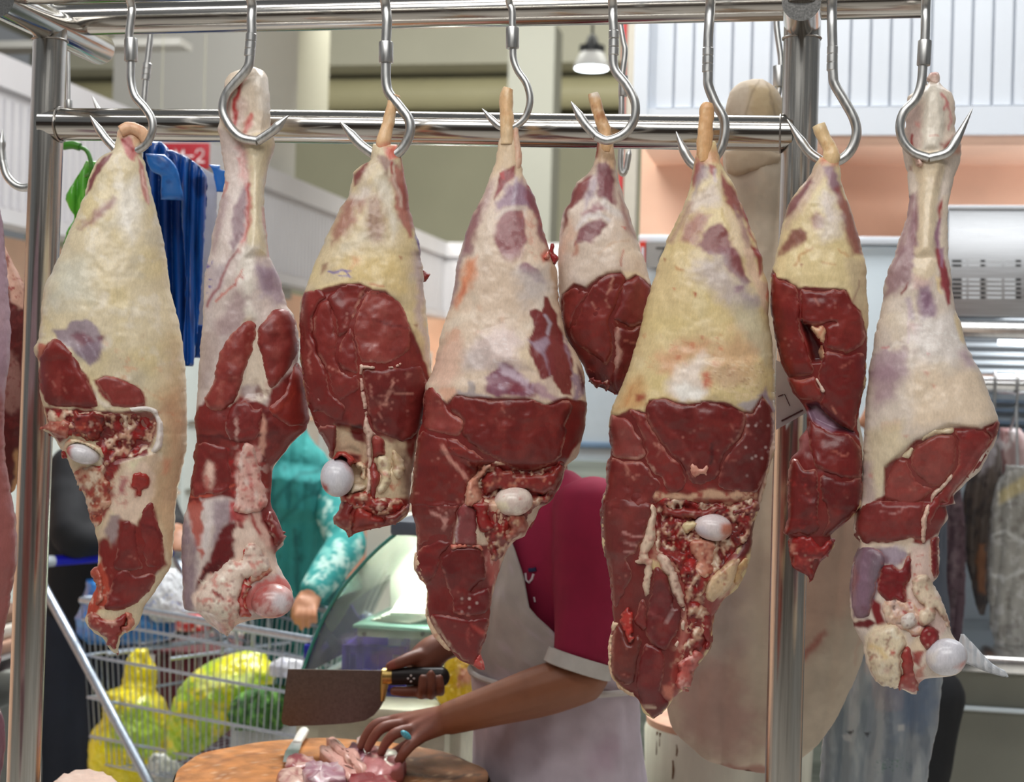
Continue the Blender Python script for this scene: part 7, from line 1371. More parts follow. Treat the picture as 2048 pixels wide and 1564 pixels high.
# left hand: palm down, fingers on the meat
pk = [(838, 1474, 2.815), (826, 1458, 2.83), (806, 1448, 2.855), (786, 1442, 2.88)]
for k in pk: limb(m, [WR, pt((k[0] + 890) / 2 + 4, (k[1] + 1436) / 2, (k[2] + 2.835) / 2), pt(*k)], [.026, .019, .0125])
for ch in ([(838, 1474, 2.815), (812, 1500, 2.795), (800, 1518, 2.795), (792, 1530, 2.80)], [(826, 1458, 2.83), (792, 1466, 2.81), (772, 1486, 2.81), (762, 1507, 2.815)], [(806, 1448, 2.855), (768, 1454, 2.84), (748, 1474, 2.835), (735, 1498, 2.84)], [(786, 1442, 2.88), (754, 1448, 2.875), (734, 1468, 2.87), (721, 1494, 2.87)]):
    limb(m, [pt(*c) for c in ch], [.0112, .0105, .0092, .0078], n=6)
limb(m, [pt(872, 1446, 2.86), pt(835, 1478, 2.885), pt(800, 1500, 2.89), pt(778, 1512, 2.885)], [.016, .013, .011, .009])
# right hand round the cleaver handle
limb(m, [WQ, pt(864, 1306, 2.995), pt(846, 1326, 2.99), pt(842, 1348, 2.99)], [.028, .032, .032, .026])
limb(m, [pt(860, 1312, 2.985), pt(830, 1314, 2.965), pt(802, 1324, 2.95), pt(778, 1333, 2.948)], [.018, .014, .0115, .0085])
limb(m, [pt(846, 1350, 2.985), pt(838, 1378, 2.965), pt(812, 1383, 2.955), pt(786, 1382, 2.952)], [.014, .0115, .010, .0085])
for a, b_, c, d in (((846, 1352), (843, 1390), (843, 1378), (845, 1353)), ((862, 1352), (862, 1391), (862, 1376), (862, 1345)), ((878, 1350), (881, 1384), (881, 1371), (879, 1354))):
    limb(m, [pt(*a, 2.985), pt(*b_, 2.965), pt(*c, 2.938), pt(*d, 2.936)], [.0115, .0086, .0080, .0068])
body = weld('body', m, .0036, SKIN, bt, SKN, [N_((116, 70, 54), 30, 0, .5, .5), N_((150, 98, 78), 20, .1, .5, .4), P([(880, 1400), (1200, 1300), (1230, 1400), (900, 1490)], (138, 86, 56), 20, .6, 6), P([(710, 1425), (880, 1425), (860, 1540), (700, 1540)], (136, 80, 68), 14, .7, 5), P([(770, 1290), (900, 1280), (900, 1400), (770, 1400)], (112, 62, 48), 12, .7, 4), S([(853, 1348), (853, 1392)], (56, 28, 22), 3, 2, .8, 1), S([(871, 1346), (872, 1388)], (56, 28, 22), 3, 2, .8, 1), P([(776, 1326), (790, 1322), (792, 1336), (776, 1338)], (150, 74, 64), 4, .7, 2)], 4)  # dark strokes between the cleaver fingers paint in the crease shade
m = MB()
limb(m, [pt(1122, 1620, 3.0), wst, chs, pt(1090, 1000, 3.01), pt(1078, 968, 3.01)], [.170, .163, .178, .125, .07], Ln, .70)
cf = SH + (EL - SH) * .93
limb(m, [SH + (0, 0, .005), SH + (EL - SH) * .5, SH + (EL - SH) * .84], [.070, .066, .061]); limb(m, [SR, SR + (ER - SR) * .7], [.068, .066])
MAR = (138, 10, 56)
shirt = weld('shirt', m, .008, CLOTH, bt, MAR, [], 6, folds(9, 5, .012))
b = MB(); d = (EL - SH) / np.linalg.norm(EL - SH); c0 = pt(1163, 1312, 2.80); R0 = .0575; d = -HR * .27 - UPZ * .95 - FW * .1; d /= np.linalg.norm(d)
b.lathe([(R0, 0), (R0 + .003, .001), (R0 + .005, .026), (R0 + .001, .028), (R0 - .004, .026), (R0 - .004, 0)], c0, 28, d); b.build('sleeve_cuff', mat('cuff_grey', (186, 184, 180), .85, bump=.3, bscale=500), bt)
# apron: bib and skirt wrapped round the front
rows = [(1040, 8, -30, .112), (1080, 20, -40, .140), (1200, 34, -60, .176), (1300, 74, -90, .184), (1352, 118, -110, .180), (1420, 124, -112, .182), (1560, 124, -112, .192), (1700, 120, -110, .2), (2050, 116, -106, .22)]
ys = [r[0] for r in rows]; yy = np.linspace(1040, 2050, 60); V = []; na = 40
for i, y in enumerate(yy):
    g1_, g0_, rr = (np.interp(y, ys, [r[k] for r in rows]) for k in (1, 2, 3))
    C0 = pt(np.interp(y, [1040, 1140, 1420, 1640, 2050], [1092, 1106, 1116, 1124, 1130]), y, 3.0)
    for g in np.radians(np.linspace(g0_, g1_, na)):
        cr = .007 * fbm(np.array([g * 5.0]), np.array([y / 60.0]), 0, 9, 3)[0] + .004 * math.sin(g * 16 + y / 70)
        V.append(C0 + Ln * math.sin(g) * (rr + .012 + cr) + Lf * math.cos(g) * (rr * .72 + .016 + cr))
V = np.array(V); n0 = len(V)
cen = V.reshape(60, na, 3).mean(1).repeat(na, 0)
V2 = V - (V - cen) / np.linalg.norm(V - cen, axis=1)[:, None] * .003
f = [[i * na + j, i * na + j + 1, (i + 1) * na + j + 1, (i + 1) * na + j] for i in range(59) for j in range(na - 1)]
f = f + [[k + n0 for k in q[::-1]] for q in f] + [[i * na, (i + 1) * na, (i + 1) * na + n0, i * na + n0] for i in range(59)] + [[i * na + na - 1, i * na + na - 1 + n0, (i + 1) * na + na - 1 + n0, (i + 1) * na + na - 1] for i in range(59)] + [[j, j + n0, j + 1 + n0, j + 1] for j in range(na - 1)]
VV = np.vstack([V, V2]); u, v = proj(VV)
ap = mk('apron', VV, f, CLOTH, bt, True, paint(u, v, (200, 188, 204), [N_((178, 164, 184), 60, 0, .5, .6), P([(930, 1000), (1120, 1000), (1110, 1350), (930, 1350)], (172, 167, 160), 20, .9, 6), P([(1170, 1490), (1230, 1470), (1250, 1520), (1180, 1560)], (186, 160, 190), 16, .6, 8), N_((196, 184, 196), 16, .2, .5, .5), S([(1058, 1090), (1066, 1200), (1090, 1270), (1112, 1300)], (176, 168, 160), 5, 3, .7)]))  # greyer bib is shading painted into the cloth colour
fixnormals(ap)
ring_ = []
for g in np.radians(np.linspace(-108, 116, 40)):
    C0 = pt(1113, 1350, 3.0); ring_.append(C0 + Ln * math.sin(g) * .199 + Lf * math.cos(g) * .152)
b = MB(); b.tube(np.array(ring_), .006, 8); b.build('apron_tie', mat('tie_white', (190, 184, 180), .8), bt)
b = MB(); b.tube(spline([V[na - 1 - 0], pt(1040, 1010, 2.92), pt(1048, 965, 2.95), pt(1075, 945, 3.05)], 5), .008, 8); b.build('apron_strap', mat('tie_white', (190, 184, 180), .8), bt)
hs = surf(shirt)
try:
    b = MB(); b.tube(np.array([hs(x, y) for x, y in ((1051, 1146), (1052, 1160), (1058, 1165), (1064, 1158), (1067, 1148))]), .0022, 6); b.tube(np.array([hs(x, y) for x, y in ((1068, 1194), (1070, 1204))]), .0018, 6); b.build('shirt_logo', mat('logo_white', (214, 206, 214), .7, var=0), bt)
    b = MB(); b.tube(np.array([hs(x, y) for x, y in ((1058, 1140), (1066, 1140), (1072, 1138))]), .004, 6); b.build('shirt_logo', mat('logo_navy', (24, 34, 74), .7, var=0), bt)
except TypeError: pass
b = MB(); ell(b, hd + (0, 0, .05) - Lf * .012, .082, .10, .082, [Ln, Lf, UPZ]); b.build('hair', mat('black_hair', (24, 20, 18), .6, bump=.5, bscale=300), bt)
for s in (1, -1):
    b = MB(); ell(b, hd + Ln * s * .031 + Lf * .084 + (0, 0, .02), .012, .008, .007, [Ln, Lf, UPZ]); b.build('eye', mat('eye_white', (226, 222, 214), .2, var=0), bt)
m = MB()
for s in (1, -1):
    hp = pel + Ln * s * .085; limb(m, [hp + (0, 0, .05), [*(hp[:2] + Lf[:2] * .03), .48], [*(hp[:2]), .10]], [.105, .08, .065])
weld('trousers', m, .012, CLOTH, bt, (40, 40, 46), [])
rg = pt(812, 1470, 2.795)
b = MB(); ell(b, rg, .0115, .0055, .006, [(HR * .8 - UPZ * .6), FW, (HR * .6 + UPZ * .8)]); rb = b.build('ring', mat('turquoise', (84, 182, 204), .15, var=.15, scale=300, coat=.5), bt); rb['label'] = 'turquoise ring stone'
# ---- cleaver
CT = 2.955
def plate(mb, pts, t, th):
    P = np.array([pt(x, y, t) for x, y in pts]); n = len(P); mb.add(np.vstack([P - FW * th / 2, P + FW * th / 2]), [list(range(n)), list(range(2 * n - 1, n - 1, -1))] + [[i, i + n, (i + 1) % n + n, (i + 1) % n] for i in range(n)])
cl = thing('cleaver', pt(680, 1390, CT), 'broad dark cleaver with black riveted handle in the raised hand', 'cleaver')
b = MB(); plate(b, [(576, 1338), (640, 1339), (764, 1341), (768, 1402), (760, 1416), (748, 1430), (730, 1441), (700, 1446), (640, 1450), (580, 1452), (566, 1448), (563, 1440)], CT, .004); b.build('blade', steel_material('carbon_blade', (.20, .165, .15), .42, (30, 30, 30)), cl, False)
b = MB(); b.tube([pt(770, 1340, CT), pt(768, 1372, CT), pt(765, 1402, CT)], [.008, .008, .004], 12); b.tube([pt(766, 1352, CT), pt(784, 1352, CT)], .0155, 16); b.build('bolster', steel_material('brass', (.55, .40, .14), .35), cl)
b = MB(); limb(b, [pt(782, 1353, CT), pt(830, 1352, CT), pt(884, 1354, CT)], [.0165, .017, .0185], UPZ, .75); b.build('handle', mat('black_handle', (26, 22, 22), .4), cl)
for dx, dy in ((0, -6), (-6, 0), (6, 0), (0, 6)):
    b = MB(); ell(b, pt(822 + dx, 1357 + dy, CT - .0125), .0022, .0022, .0014, [HR, UPZ, FW], 6); b.build('rivet', mat('rivet', (206, 206, 206), .4, var=0), cl)
# ---- chopping block and what lies on it
BC = pt(660, 1525, 2.80); BZ = .862; RB_ = .28
cb = thing('chopping_block', (BC[0], BC[1], 0), 'round brown tree trunk chopping block in front of the butcher', 'chopping block')
b = MB(); an = np.linspace(0, 2 * math.pi, 97)[:-1]; wob = 1 + .02 * np.sin(an * 3 + 1) + .012 * np.sin(an * 7) + .008 * np.sin(an * 13 + 2)
V = []
for z, k in ((0, .97), (.2, .98), (.6, .99), (.80, 1.0), (BZ - .012, 1.0), (BZ - .001, .985)):
    V += [(BC[0] + RB_ * k * w * math.cos(a) * (1 + .01 * math.sin(z * 30 + a * 9)), BC[1] + RB_ * k * w * math.sin(a), z) for a, w in zip(an, wob)]
f = [[i * 96 + j, i * 96 + (j + 1) % 96, (i + 1) * 96 + (j + 1) % 96, (i + 1) * 96 + j] for i in range(5) for j in range(96)] + [list(range(95, -1, -1))]
b.add(V, f); b.build('bark', mat('dark_bark', (74, 50, 38), .85, var=.5, scale=14, bump=.9, bscale=60, stretch=(1, 1, .2)), cb)
rr_ = np.linspace(0, 1, 34); V = [(BC[0], BC[1], BZ)]
for r in rr_[1:]:
    for a, w in zip(an, wob): V.append((BC[0] + RB_ * .983 * w * r * math.cos(a), BC[1] + RB_ * .983 * w * r * math.sin(a), BZ + .0006 * math.sin(r * 40 + 2 * math.sin(a * 2)) * r - .012 * math.exp(-((r * math.cos(a) - .1) ** 2 + (r * math.sin(a) + .3) ** 2) * 4)))
f = [[0, 1 + j, 1 + (j + 1) % 96] for j in range(96)] + [[1 + i * 96 + j, 1 + (i + 1) * 96 + j, 1 + (i + 1) * 96 + (j + 1) % 96, 1 + i * 96 + (j + 1) % 96] for i in range(32) for j in range(96)]
u, v = proj(np.array(V))
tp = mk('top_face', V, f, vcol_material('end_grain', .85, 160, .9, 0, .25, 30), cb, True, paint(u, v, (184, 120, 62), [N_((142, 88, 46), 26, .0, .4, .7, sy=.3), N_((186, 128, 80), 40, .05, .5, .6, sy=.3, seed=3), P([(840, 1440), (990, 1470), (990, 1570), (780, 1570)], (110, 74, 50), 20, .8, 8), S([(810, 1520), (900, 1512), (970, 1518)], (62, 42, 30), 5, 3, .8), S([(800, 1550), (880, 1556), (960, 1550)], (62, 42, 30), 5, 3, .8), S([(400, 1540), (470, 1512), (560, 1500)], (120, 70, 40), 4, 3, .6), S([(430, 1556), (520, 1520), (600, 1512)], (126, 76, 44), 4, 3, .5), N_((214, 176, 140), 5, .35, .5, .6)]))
kn = thing('boning_knife', at_z(592, 1490, BZ), 'small knife with white handle lying on the chopping block', 'knife')
k0, k1, k2 = at_z(608, 1462, BZ + .012), at_z(594, 1486, BZ + .010), at_z(570, 1526, BZ + .006)
b = MB(); limb(b, [k0, (k0 + k1) / 2, k1], [.010, .0105, .009], HR, .8); b.build('handle', mat('white_handle', (226, 224, 216), .4), kn)
dv = (k2 - k1) / np.linalg.norm(k2 - k1); sd = np.cross(dv, UPZ); b = MB()
Q_ = [k1 + sd * .010, k1 - sd * .010, k1 + (k2 - k1) * .5 - sd * .014, k2 - sd * .011, k2 + sd * .004, k1 + (k2 - k1) * .5 + sd * .011]
b.add([*Q_, *[q + UPZ * .002 for q in Q_]], [[5, 4, 3, 2, 1, 0], [6, 7, 8, 9, 10, 11]] + [[i, (i + 1) % 6, (i + 1) % 6 + 6, i + 6] for i in range(6)]); b.build('blade', steel_material('knife_steel', (.6, .6, .6), .3), kn, False)
def chunk(name, label, pxs, h, col, ops, seed, z0=BZ - .006):
    """a cut piece lying on the block: outline of its base on the block"""
    c = np.array([at_z(x, y, z0) for x, y in pxs]); c = spline(c, 5, True); n = len(c); cen = c.mean(0); V = []
    prof = [(1.0, 0), (1.02, .3), (1.0, .8), (.94, .97), (.55, 1.0), (.2, 1.0)]
    for k, zz in prof: V.append(cen + (c - cen) * k + UPZ * h * zz)
    V = np.vstack(V); V = V + .16 * h * np.stack([fbm(V[:, 0] * 75, V[:, 1] * 75, V[:, 2] * 75, seed + q) * 2 for q in range(3)], 1)
    V[:, 2] = np.maximum(V[:, 2], z0)
    f = [[i * n + j, i * n + (j + 1) % n, (i + 1) * n + (j + 1) % n, (i + 1) * n + j] for i in range(5) for j in range(n)] + [list(range(n - 1, -1, -1)), [5 * n + j for j in range(n)]]
    u, v = proj(V); o = mk(name, V, f, MEAT, None, True, paint(u, v, col, ops, seed)); fixnormals(o)
    return tag(o, label, 'meat', 'cut pieces on the chopping block')
PK, PU = (186, 112, 112), (140, 78, 92)
chunk('meat_piece', 'cut piece with pale fat corner, leftmost of the heap near the knife', [(572, 1538), (590, 1528), (622, 1534), (632, 1552), (600, 1560), (574, 1556)], .022, (150, 60, 66), [N_((226, 190, 176), 10, -.1, .3, .8)], 1)
chunk('meat_piece', 'small white and red piece lying in front of the leftmost piece', [(556, 1570), (580, 1560), (616, 1566), (620, 1590), (570, 1596)], .024, (216, 180, 164), [N_((150, 50, 56), 9, .0, .35, .8)], 2)
chunk('meat_piece', 'bony streaky piece in the middle front of the heap', [(612, 1566), (640, 1556), (672, 1564), (690, 1590), (640, 1604), (610, 1594)], .034, (170, 120, 136), [N_((226, 206, 206), 9, 0, .3, .8), N_((150, 34, 40), 8, .1, .4, .8)], 3)
chunk('meat_strip', 'left one of two pale pink fat strips leaning in the heap', [(640, 1528), (654, 1524), (700, 1560), (716, 1584), (700, 1592), (672, 1566)], .030, (214, 158, 146), [N_((236, 200, 184), 14, 0, .4, .6)], 4)
chunk('meat_strip', 'right one of two pale pink fat strips leaning in the heap', [(652, 1516), (666, 1512), (712, 1546), (730, 1574), (716, 1580), (690, 1552)], .036, (220, 166, 152), [N_((240, 206, 190), 14, 0, .4, .6)], 5)
chunk('meat_piece', 'purple marbled piece at the back of the heap', [(694, 1526), (716, 1516), (742, 1520), (750, 1540), (724, 1556), (700, 1546)], .032, PU, [N_((206, 176, 190), 8, .05, .4, .7)], 6)
chunk('meat_piece', 'large pink slice on the right of the heap', [(730, 1540), (760, 1524), (806, 1544), (808, 1560), (770, 1586), (726, 1576)], .034, PK, [N_(PU, 20, 0, .4, .7), N_((214, 150, 150), 10, .1, .5, .6)], 7)
chunk('meat_piece', 'dark red lump at the front right of the heap', [(700, 1584), (740, 1572), (780, 1582), (790, 1606), (730, 1614), (704, 1604)], .030, (132, 30, 36), [N_((196, 110, 110), 9, .1, .4, .7)], 8)
chunk('bone_chip', 'small whitish bone end by the fingertips', [(712, 1500), (722, 1490), (734, 1496), (736, 1512), (722, 1518)], .020, (226, 200, 190), [N_((190, 120, 120), 6, .1, .4, .6)], 9)

# ------------------------------------------------------------------ shopping trolley with bags
WIRE = steel_material('trolley_chrome', (.46, .52, .60), .4, (20, 20, 20))
C0 = np.array([0., 0., 0.]); Hx, Fx = HR, FW
def cp(d, s, z):   # d along the trolley from the handle, s across (0 near side), z height
    x = -1.097 + .775 * d + .632 * s; t = 4.07 - .632 * d + .775 * s; K_ = 1.08
    return EYE * (1, 1, 0) + Hx * x * K_ + Fx * t * K_ + UPZ * (1.55 - (1.55 - z) * K_ if z > .5 else z * .832)
tr = thing('shopping_trolley', cp(.4, .25, 0), 'wire shopping trolley with blue handle holding yellow bags, behind the leftmost legs', 'shopping trolley')
W0, W1, ZT0, ZT1, ZB0, ZB1 = .50, .27, .98, .98, .56, .60
def side(d, s0, f):  # point on a side panel: d 0..1 along, f 0..1 down
    D = .86 * d * (1 - .10 * f); s = s0 * (W0 + (W1 - W0) * d) + (.03 * f if s0 == 0 else -.03 * f)
    return cp(D + .02 * f, s, .98 + (ZB0 - ZT0 + (ZB1 - ZB0) * d) * f)
def end(s, d, f): return side(d, 0, f) * (1 - s) + side(d, 1, f) * s
for nm, fn, nw in (('side_panel', lambda k, f: side(k, 0, f), 36), ('side_panel', lambda k, f: side(k, 1, f), 30), ('front_panel', lambda k, f: end(k, 1, f), 16), ('rear_flap', lambda k, f: end(k, 0, f), 14)):
    b = MB()
    for i in range(nw + 1): b.tube([fn(i / nw, f) for f in (0, .5, 1)], .0015, 6)
    for f in (.12, .34, .6, .84): b.tube([fn(k, f) for k in np.linspace(0, 1, 6)], .0044, 6)
    b.build(nm, WIRE, tr)
b = MB()
for i in range(21): b.tube([side(i / 20, 0, 1), side(i / 20, 1, 1)], .002, 6)
for i in range(6): b.tube([side(k, i / 5, 1) for k in (0, .5, 1)], .003, 6)
b.build('basket_floor', WIRE, tr)
b = MB(); b.tube([side(0, 0, 0), side(1, 0, 0), side(1, 1, 0), side(0, 1, 0), side(0, 0, 0)], .0105, 10); b.build('top_rim', WIRE, tr)
for s in (0, 1):
    w = s * W0 * .94; b = MB(); b.tube(spline([cp(-.2, w, 1.055), cp(-.20, w, 1.035), cp(-.17, w, 1.0), cp(-.02, w, .86), cp(.33, w, .53), cp(.55, w * .9, .30), cp(.66, w * .8 + .02, .2), cp(.86, w * .5 + .06, .17)], 6), .0135, 14); b.build('frame_tube', WIRE, tr)
    b = MB(); b.tube(spline([cp(.30, w, .54), cp(.22, w, .3), cp(.12, w, .17), cp(.02, w, .15)], 6), .012, 12); b.build('rear_tube', WIRE, tr)
    for d, z in ((.86, .14), (.02, .13)):
        b = MB(); ww = w * (.5 if d > .5 else .9) + (.06 if d > .5 else .03); b.lathe([(.02, -.012), (.046, -.012), (.051, -.008), (.051, .008), (.046, .012), (.02, .012)], cp(d, ww, .062), 24, Hx * .632 + Fx * .775); wh = b.build('wheel', mat('wheel_rubber', (52, 52, 56), .6), tr)
        b = MB(); b.tube([cp(d, ww, .062) + (0, 0, 0), cp(d, ww, .062) + UPZ * .10], .011, 8); b.build('wheel_fork', WIRE, wh)
b = MB(); b.tube([cp(-.2, .05, 1.06), cp(-.2, W0 - .05, 1.06)], .0155, 18); b.build('handle_grip', mat('handle_blue', (34, 34, 196), .35), tr)['label'] = 'blue plastic handle grip'
for a, c in ((0, .05), (W0 - .05, W0)):
    b = MB(); b.tube([cp(-.2, a - .004, 1.06), cp(-.2, c, 1.06)], .0165, 16); b.build('handle_end', mat('handle_grey', (190, 198, 206), .4), tr)
for s in (0, 1):
    b = MB(); q = side(1, s, .03); b.box(q - (.018, .016, .034), q + (.018, .016, .004), .006); b.build('corner_bumper', mat('bumper_blue', (28, 36, 150), .4), tr)
b = MB()
for s in (.17, .22, .27, .33): b.tube(spline([cp(.30, s, .86), cp(.28, s, 1.0), cp(.30, s + .008, 1.055), cp(.32, s + .016, 1.0), cp(.34, s + .016, .86)], 5), .004, 8)
b.tube([cp(.3, .05, .86), cp(.3, W0 - .05, .86)], .005, 8); b.tube([cp(.05, .05, .84), cp(.05, W0 - .05, .84)], .005, 8)
b.build('child_seat', WIRE, tr)
def YF(d, s): return float((cp(d, s, 0))[1])
def bag(label, name, left, right, y, col, ops, depth=.8, fold=None, dcap=.16, cat='plastic bag', group=None, seed=71, eb=22, et=6, mm=None):
    return Leg(label, y, left, right, depth, dcap, .95, col, ops, (), et, eb, name=name, group=group, body='bag_body', matl=mm or PLAST, seed=seed, fold=fold, rag=1.5, cat=cat, jitter=5)
YB, YG = (244, 224, 30), (172, 208, 56)
bag('yellow plastic bag with a knotted peak standing upright in the trolley', 'carrier_bag', [(272, 1297), (258, 1312), (248, 1340), (240, 1372), (206, 1388), (206, 1430), (186, 1460), (176, 1500), (180, 1545), (196, 1580)], [(294, 1297), (304, 1318), (312, 1340), (314, 1380), (330, 1404), (338, 1440), (340, 1500), (336, 1550), (320, 1580)], YF(.22, .2), YB, [N_((196, 170, 20), 16, .05, .4, .7), N_((246, 234, 90), 14, .15, .5, .6, seed=3), P([(240, 1420), (300, 1400), (330, 1470), (300, 1520), (220, 1490)], (146, 196, 70), 16, .8, 8)], seed=71, group='yellow bags in the trolley')
bag('yellow green plastic bag full of leaves slumped to the right in the trolley', 'carrier_bag', [(500, 1300), (470, 1306), (420, 1324), (380, 1350), (356, 1384), (340, 1420), (330, 1470), (330, 1500), (344, 1520)], [(528, 1300), (536, 1318), (552, 1340), (548, 1366), (520, 1400), (480, 1440), (440, 1476), (400, 1504), (370, 1520)], YF(.56, .2), YG, [N_(YB, 24, -.1, .3, .8), N_((110, 160, 40), 20, .05, .4, .6, seed=4), P([(420, 1330), (530, 1300), (550, 1345), (440, 1350)], (236, 226, 40), 10, .9, 6), P([(390, 1350), (520, 1345), (500, 1370), (400, 1380)], (226, 232, 140), 10, .7, 6)], seed=73, group='yellow bags in the trolley')
bag('bunch of dark green leafy vegetables beside the yellow green bag', 'leafy_greens', [(520, 1372), (480, 1388), (462, 1410), (456, 1436), (470, 1452)], [(570, 1370), (578, 1384), (582, 1410), (578, 1440), (560, 1460)], YF(.66, .16), (60, 104, 44), [N_((110, 160, 70), 8, .0, .35, .8), N_((26, 56, 28), 9, .05, .4, .8, seed=5)], fold=(.012, .03, 1.4, 8), cat='vegetables', seed=75, mm=CLOTH)
bag('big blue plastic bag piled at the handle end of the trolley', 'carrier_bag', [(172, 1160), (168, 1185), (160, 1210), (152, 1240), (156, 1268), (176, 1284)], [(300, 1158), (324, 1178), (344, 1215), (352, 1250), (346, 1274), (310, 1288)], YF(.10, .32), (52, 126, 206), [N_((96, 168, 232), 16, .05, .4, .7), N_((24, 84, 160), 18, .05, .4, .7, seed=4)], seed=77)
bag('white printed plastic bag beside the blue bag in the trolley', 'carrier_bag', [(330, 1136), (300, 1160), (286, 1190), (290, 1220), (310, 1245)], [(352, 1136), (372, 1160), (386, 1190), (400, 1222), (396, 1245)], YF(.28, .38), (226, 228, 232), [N_((190, 190, 200), 14, .05, .45, .6), N_((60, 100, 190), 7, .36, .5, .7)], seed=79)
bag('red patterned packet lying beside the white bag', 'food_packet', [(356, 1232), (348, 1246), (350, 1262)], [(410, 1228), (426, 1242), (420, 1258)], YF(.36, .3), (190, 40, 44), [N_((226, 206, 200), 9, .1, .4, .7)], cat='packet', seed=81, fold=None, et=3, eb=3)
bag('white bag with printed lettering lying low in the trolley', 'carrier_bag', [(305, 1506), (296, 1525), (294, 1550), (300, 1580)], [(336, 1512), (352, 1520), (362, 1545), (360, 1580)], YF(.34, .12), (206, 206, 198), [N_((120, 126, 126), 9, .3, .45, .7)], seed=83, et=4)
t = thing('cardboard_box', cp(.56, .2, .62), 'pale grey box under the yellow green bag in the trolley', 'box'); b = MB(); q = cp(.56, .2, .70); b.box(q - (.13, .06, .07), q + (.13, .06, .045), .006); b.build('box_body', mat('grey_card', (200, 204, 206), .6), t)
bag('lilac grey bag peeking over the near corner of the trolley', 'carrier_bag', [(560, 1316), (540, 1330), (536, 1352)], [(610, 1314), (634, 1330), (636, 1352)], YF(.74, .24), (206, 206, 222), [N_((180, 182, 204), 12, .05, .4, .6)], seed=85, et=3, eb=3)

# ------------------------------------------------------------------ woman in teal
def pl(px, py, t): return pt(px, py, t * 1.14)
w_ = thing('person', [*pl(600, 1200, 4.25)[:2], 0], 'woman in teal headscarf and floral teal dress resting her hand by the trolley', 'person')
m = MB(); hc = pl(540, 872, 4.22); fd = (-HR * .8 - FW * .6)
limb(m, [pl(612, 1420, 4.3), pl(606, 1240, 4.28), pl(600, 1040, 4.26), pl(585, 965, 4.26)], [.17, .14, .15, .09], HR, .75)
limb(m, [pl(580, 970, 4.25), hc + (0, 0, -.05)], [.06, .055]); ell(m, hc, .078, .09, .112); ell(m, hc + fd * .035 + (0, 0, -.06), .05, .05, .05)
limb(m, [hc + fd * .085 + (0, 0, .015), hc + fd * .11 + (0, 0, -.02)], [.01, .015]); ell(m, pl(556, 936, 4.06), .020, .020, .016)
limb(m, [pl(548, 915, 4.16), pl(556, 936, 4.08)], [.045, .02])
SA, SB, SCc = pl(652, 968, 4.12), pl(694, 1090, 3.98), pl(622, 1190, 3.80)
limb(m, [SA, SB], [.05, .042]); limb(m, [SB, SB + (SCc - SB) * .4, SCc], [.042, .038, .027]); limb(m, [SCc, pl(612, 1210, 3.78)], [.032, .036], HR, .6)
for x0, x1, x2, y2 in ((600, 592, 592, 1246), (608, 603, 603, 1258), (618, 616, 617, 1254), (627, 629, 631, 1244)): limb(m, [pl(x0, 1214, 3.77), pl(x1, 1232, 3.75), pl(x2, y2, 3.765)], [.011, .0078, .0066])
limb(m, [pl(602, 1200, 3.78), pl(590, 1216, 3.77), pl(588, 1236, 3.77)], [.014, .011, .009])
q = pl(500, 985, 4.35); limb(m, [q, pl(470, 1110, 4.3), pl(490, 1180, 4.15)], [.05, .042, .03])
for s in (1, -1): limb(m, [pl(612 + 45 * s, 1440, 4.3), [*pl(612 + 45 * s, 1440, 4.3)[:2], .08]], [.09, .045])
weld('body', m, .0042, SKIN, w_, (196, 140, 106), [N_((180, 122, 92), 20, 0, .5, .5), P([(580, 1225), (640, 1225), (640, 1265), (580, 1265)], (206, 140, 100), 8, .7, 3)], 4)
TEA, TEL, TED = (26, 106, 104), (52, 146, 144), (12, 62, 64)
Leg('', 4.58, [(566, 940), (520, 980), (510, 1100), (490, 1250), (470, 1400), (450, 1564), (430, 1900)], [(640, 940), (672, 985), (684, 1060), (690, 1140), (706, 1300), (720, 1564), (740, 1900)], .75, .24, .95, TEA, [N_(TED, 30, .05, .45, .8, sy=6), S([(640, 1080), (636, 1140), (630, 1200)], (12, 50, 54), 10, 8, .9), N_((110, 196, 186), 9, .22, .45, .6, [(600, 1180), (720, 1150), (720, 1564), (560, 1564)])], (), 8, 8, root=w_, body='dress', matl=CLOTH, seed=91, fold=(.018, .07, .8, 40), jitter=1)  # dark teal stroke paints the shade of a deep fold
m = MB(); limb(m, [SA + (0, 0, .01), SA + (SB - SA) * .5, SB], [.066, .062, .058]); limb(m, [SB, SB + (SCc - SB) * .5, SB + (SCc - SB) * .93], [.058, .052, .042])
weld('sleeve', m, .008, CLOTH, w_, (44, 146, 142), [N_((190, 220, 210), 12, .05, .25, .9), N_((140, 206, 196), 9, .1, .4, .6, seed=4), N_((36, 140, 140), 14, .15, .4, .6, seed=8)], 5)
Leg('', 4.46, [(520, 770), (486, 800), (466, 850), (470, 905), (500, 950), (505, 1000), (512, 1080), (530, 1160), (556, 1200)], [(560, 775), (590, 815), (610, 852), (630, 885), (655, 912), (666, 945), (660, 1000), (652, 1060), (640, 1130), (610, 1195)], [(770, .9), (900, .8), (960, .75), (1200, .6)], .21, .95, TEL, [N_((28, 106, 106), 18, .05, .45, .8, sy=2), P([(560, 860), (620, 860), (650, 915), (580, 925), (560, 900)], (52, 150, 146), 8, .8, 5), S([(548, 1000), (600, 950), (650, 935)], (22, 96, 96), 7, 6, .8), S([(546, 1060), (600, 1000), (648, 980)], (22, 96, 96), 7, 6, .8), S([(590, 1060), (596, 1180)], TED, 8, 6, .6)], [([(470, 940), (560, 930), (660, 945), (640, 1040), (500, 1040)], .05, 40)], 20, 14, root=w_, body='headscarf', matl=CLOTH, seed=93, fold=(.010, .05, 1.2, 60), jitter=1.5)  # darker teal strokes put fold shade into the scarf colour
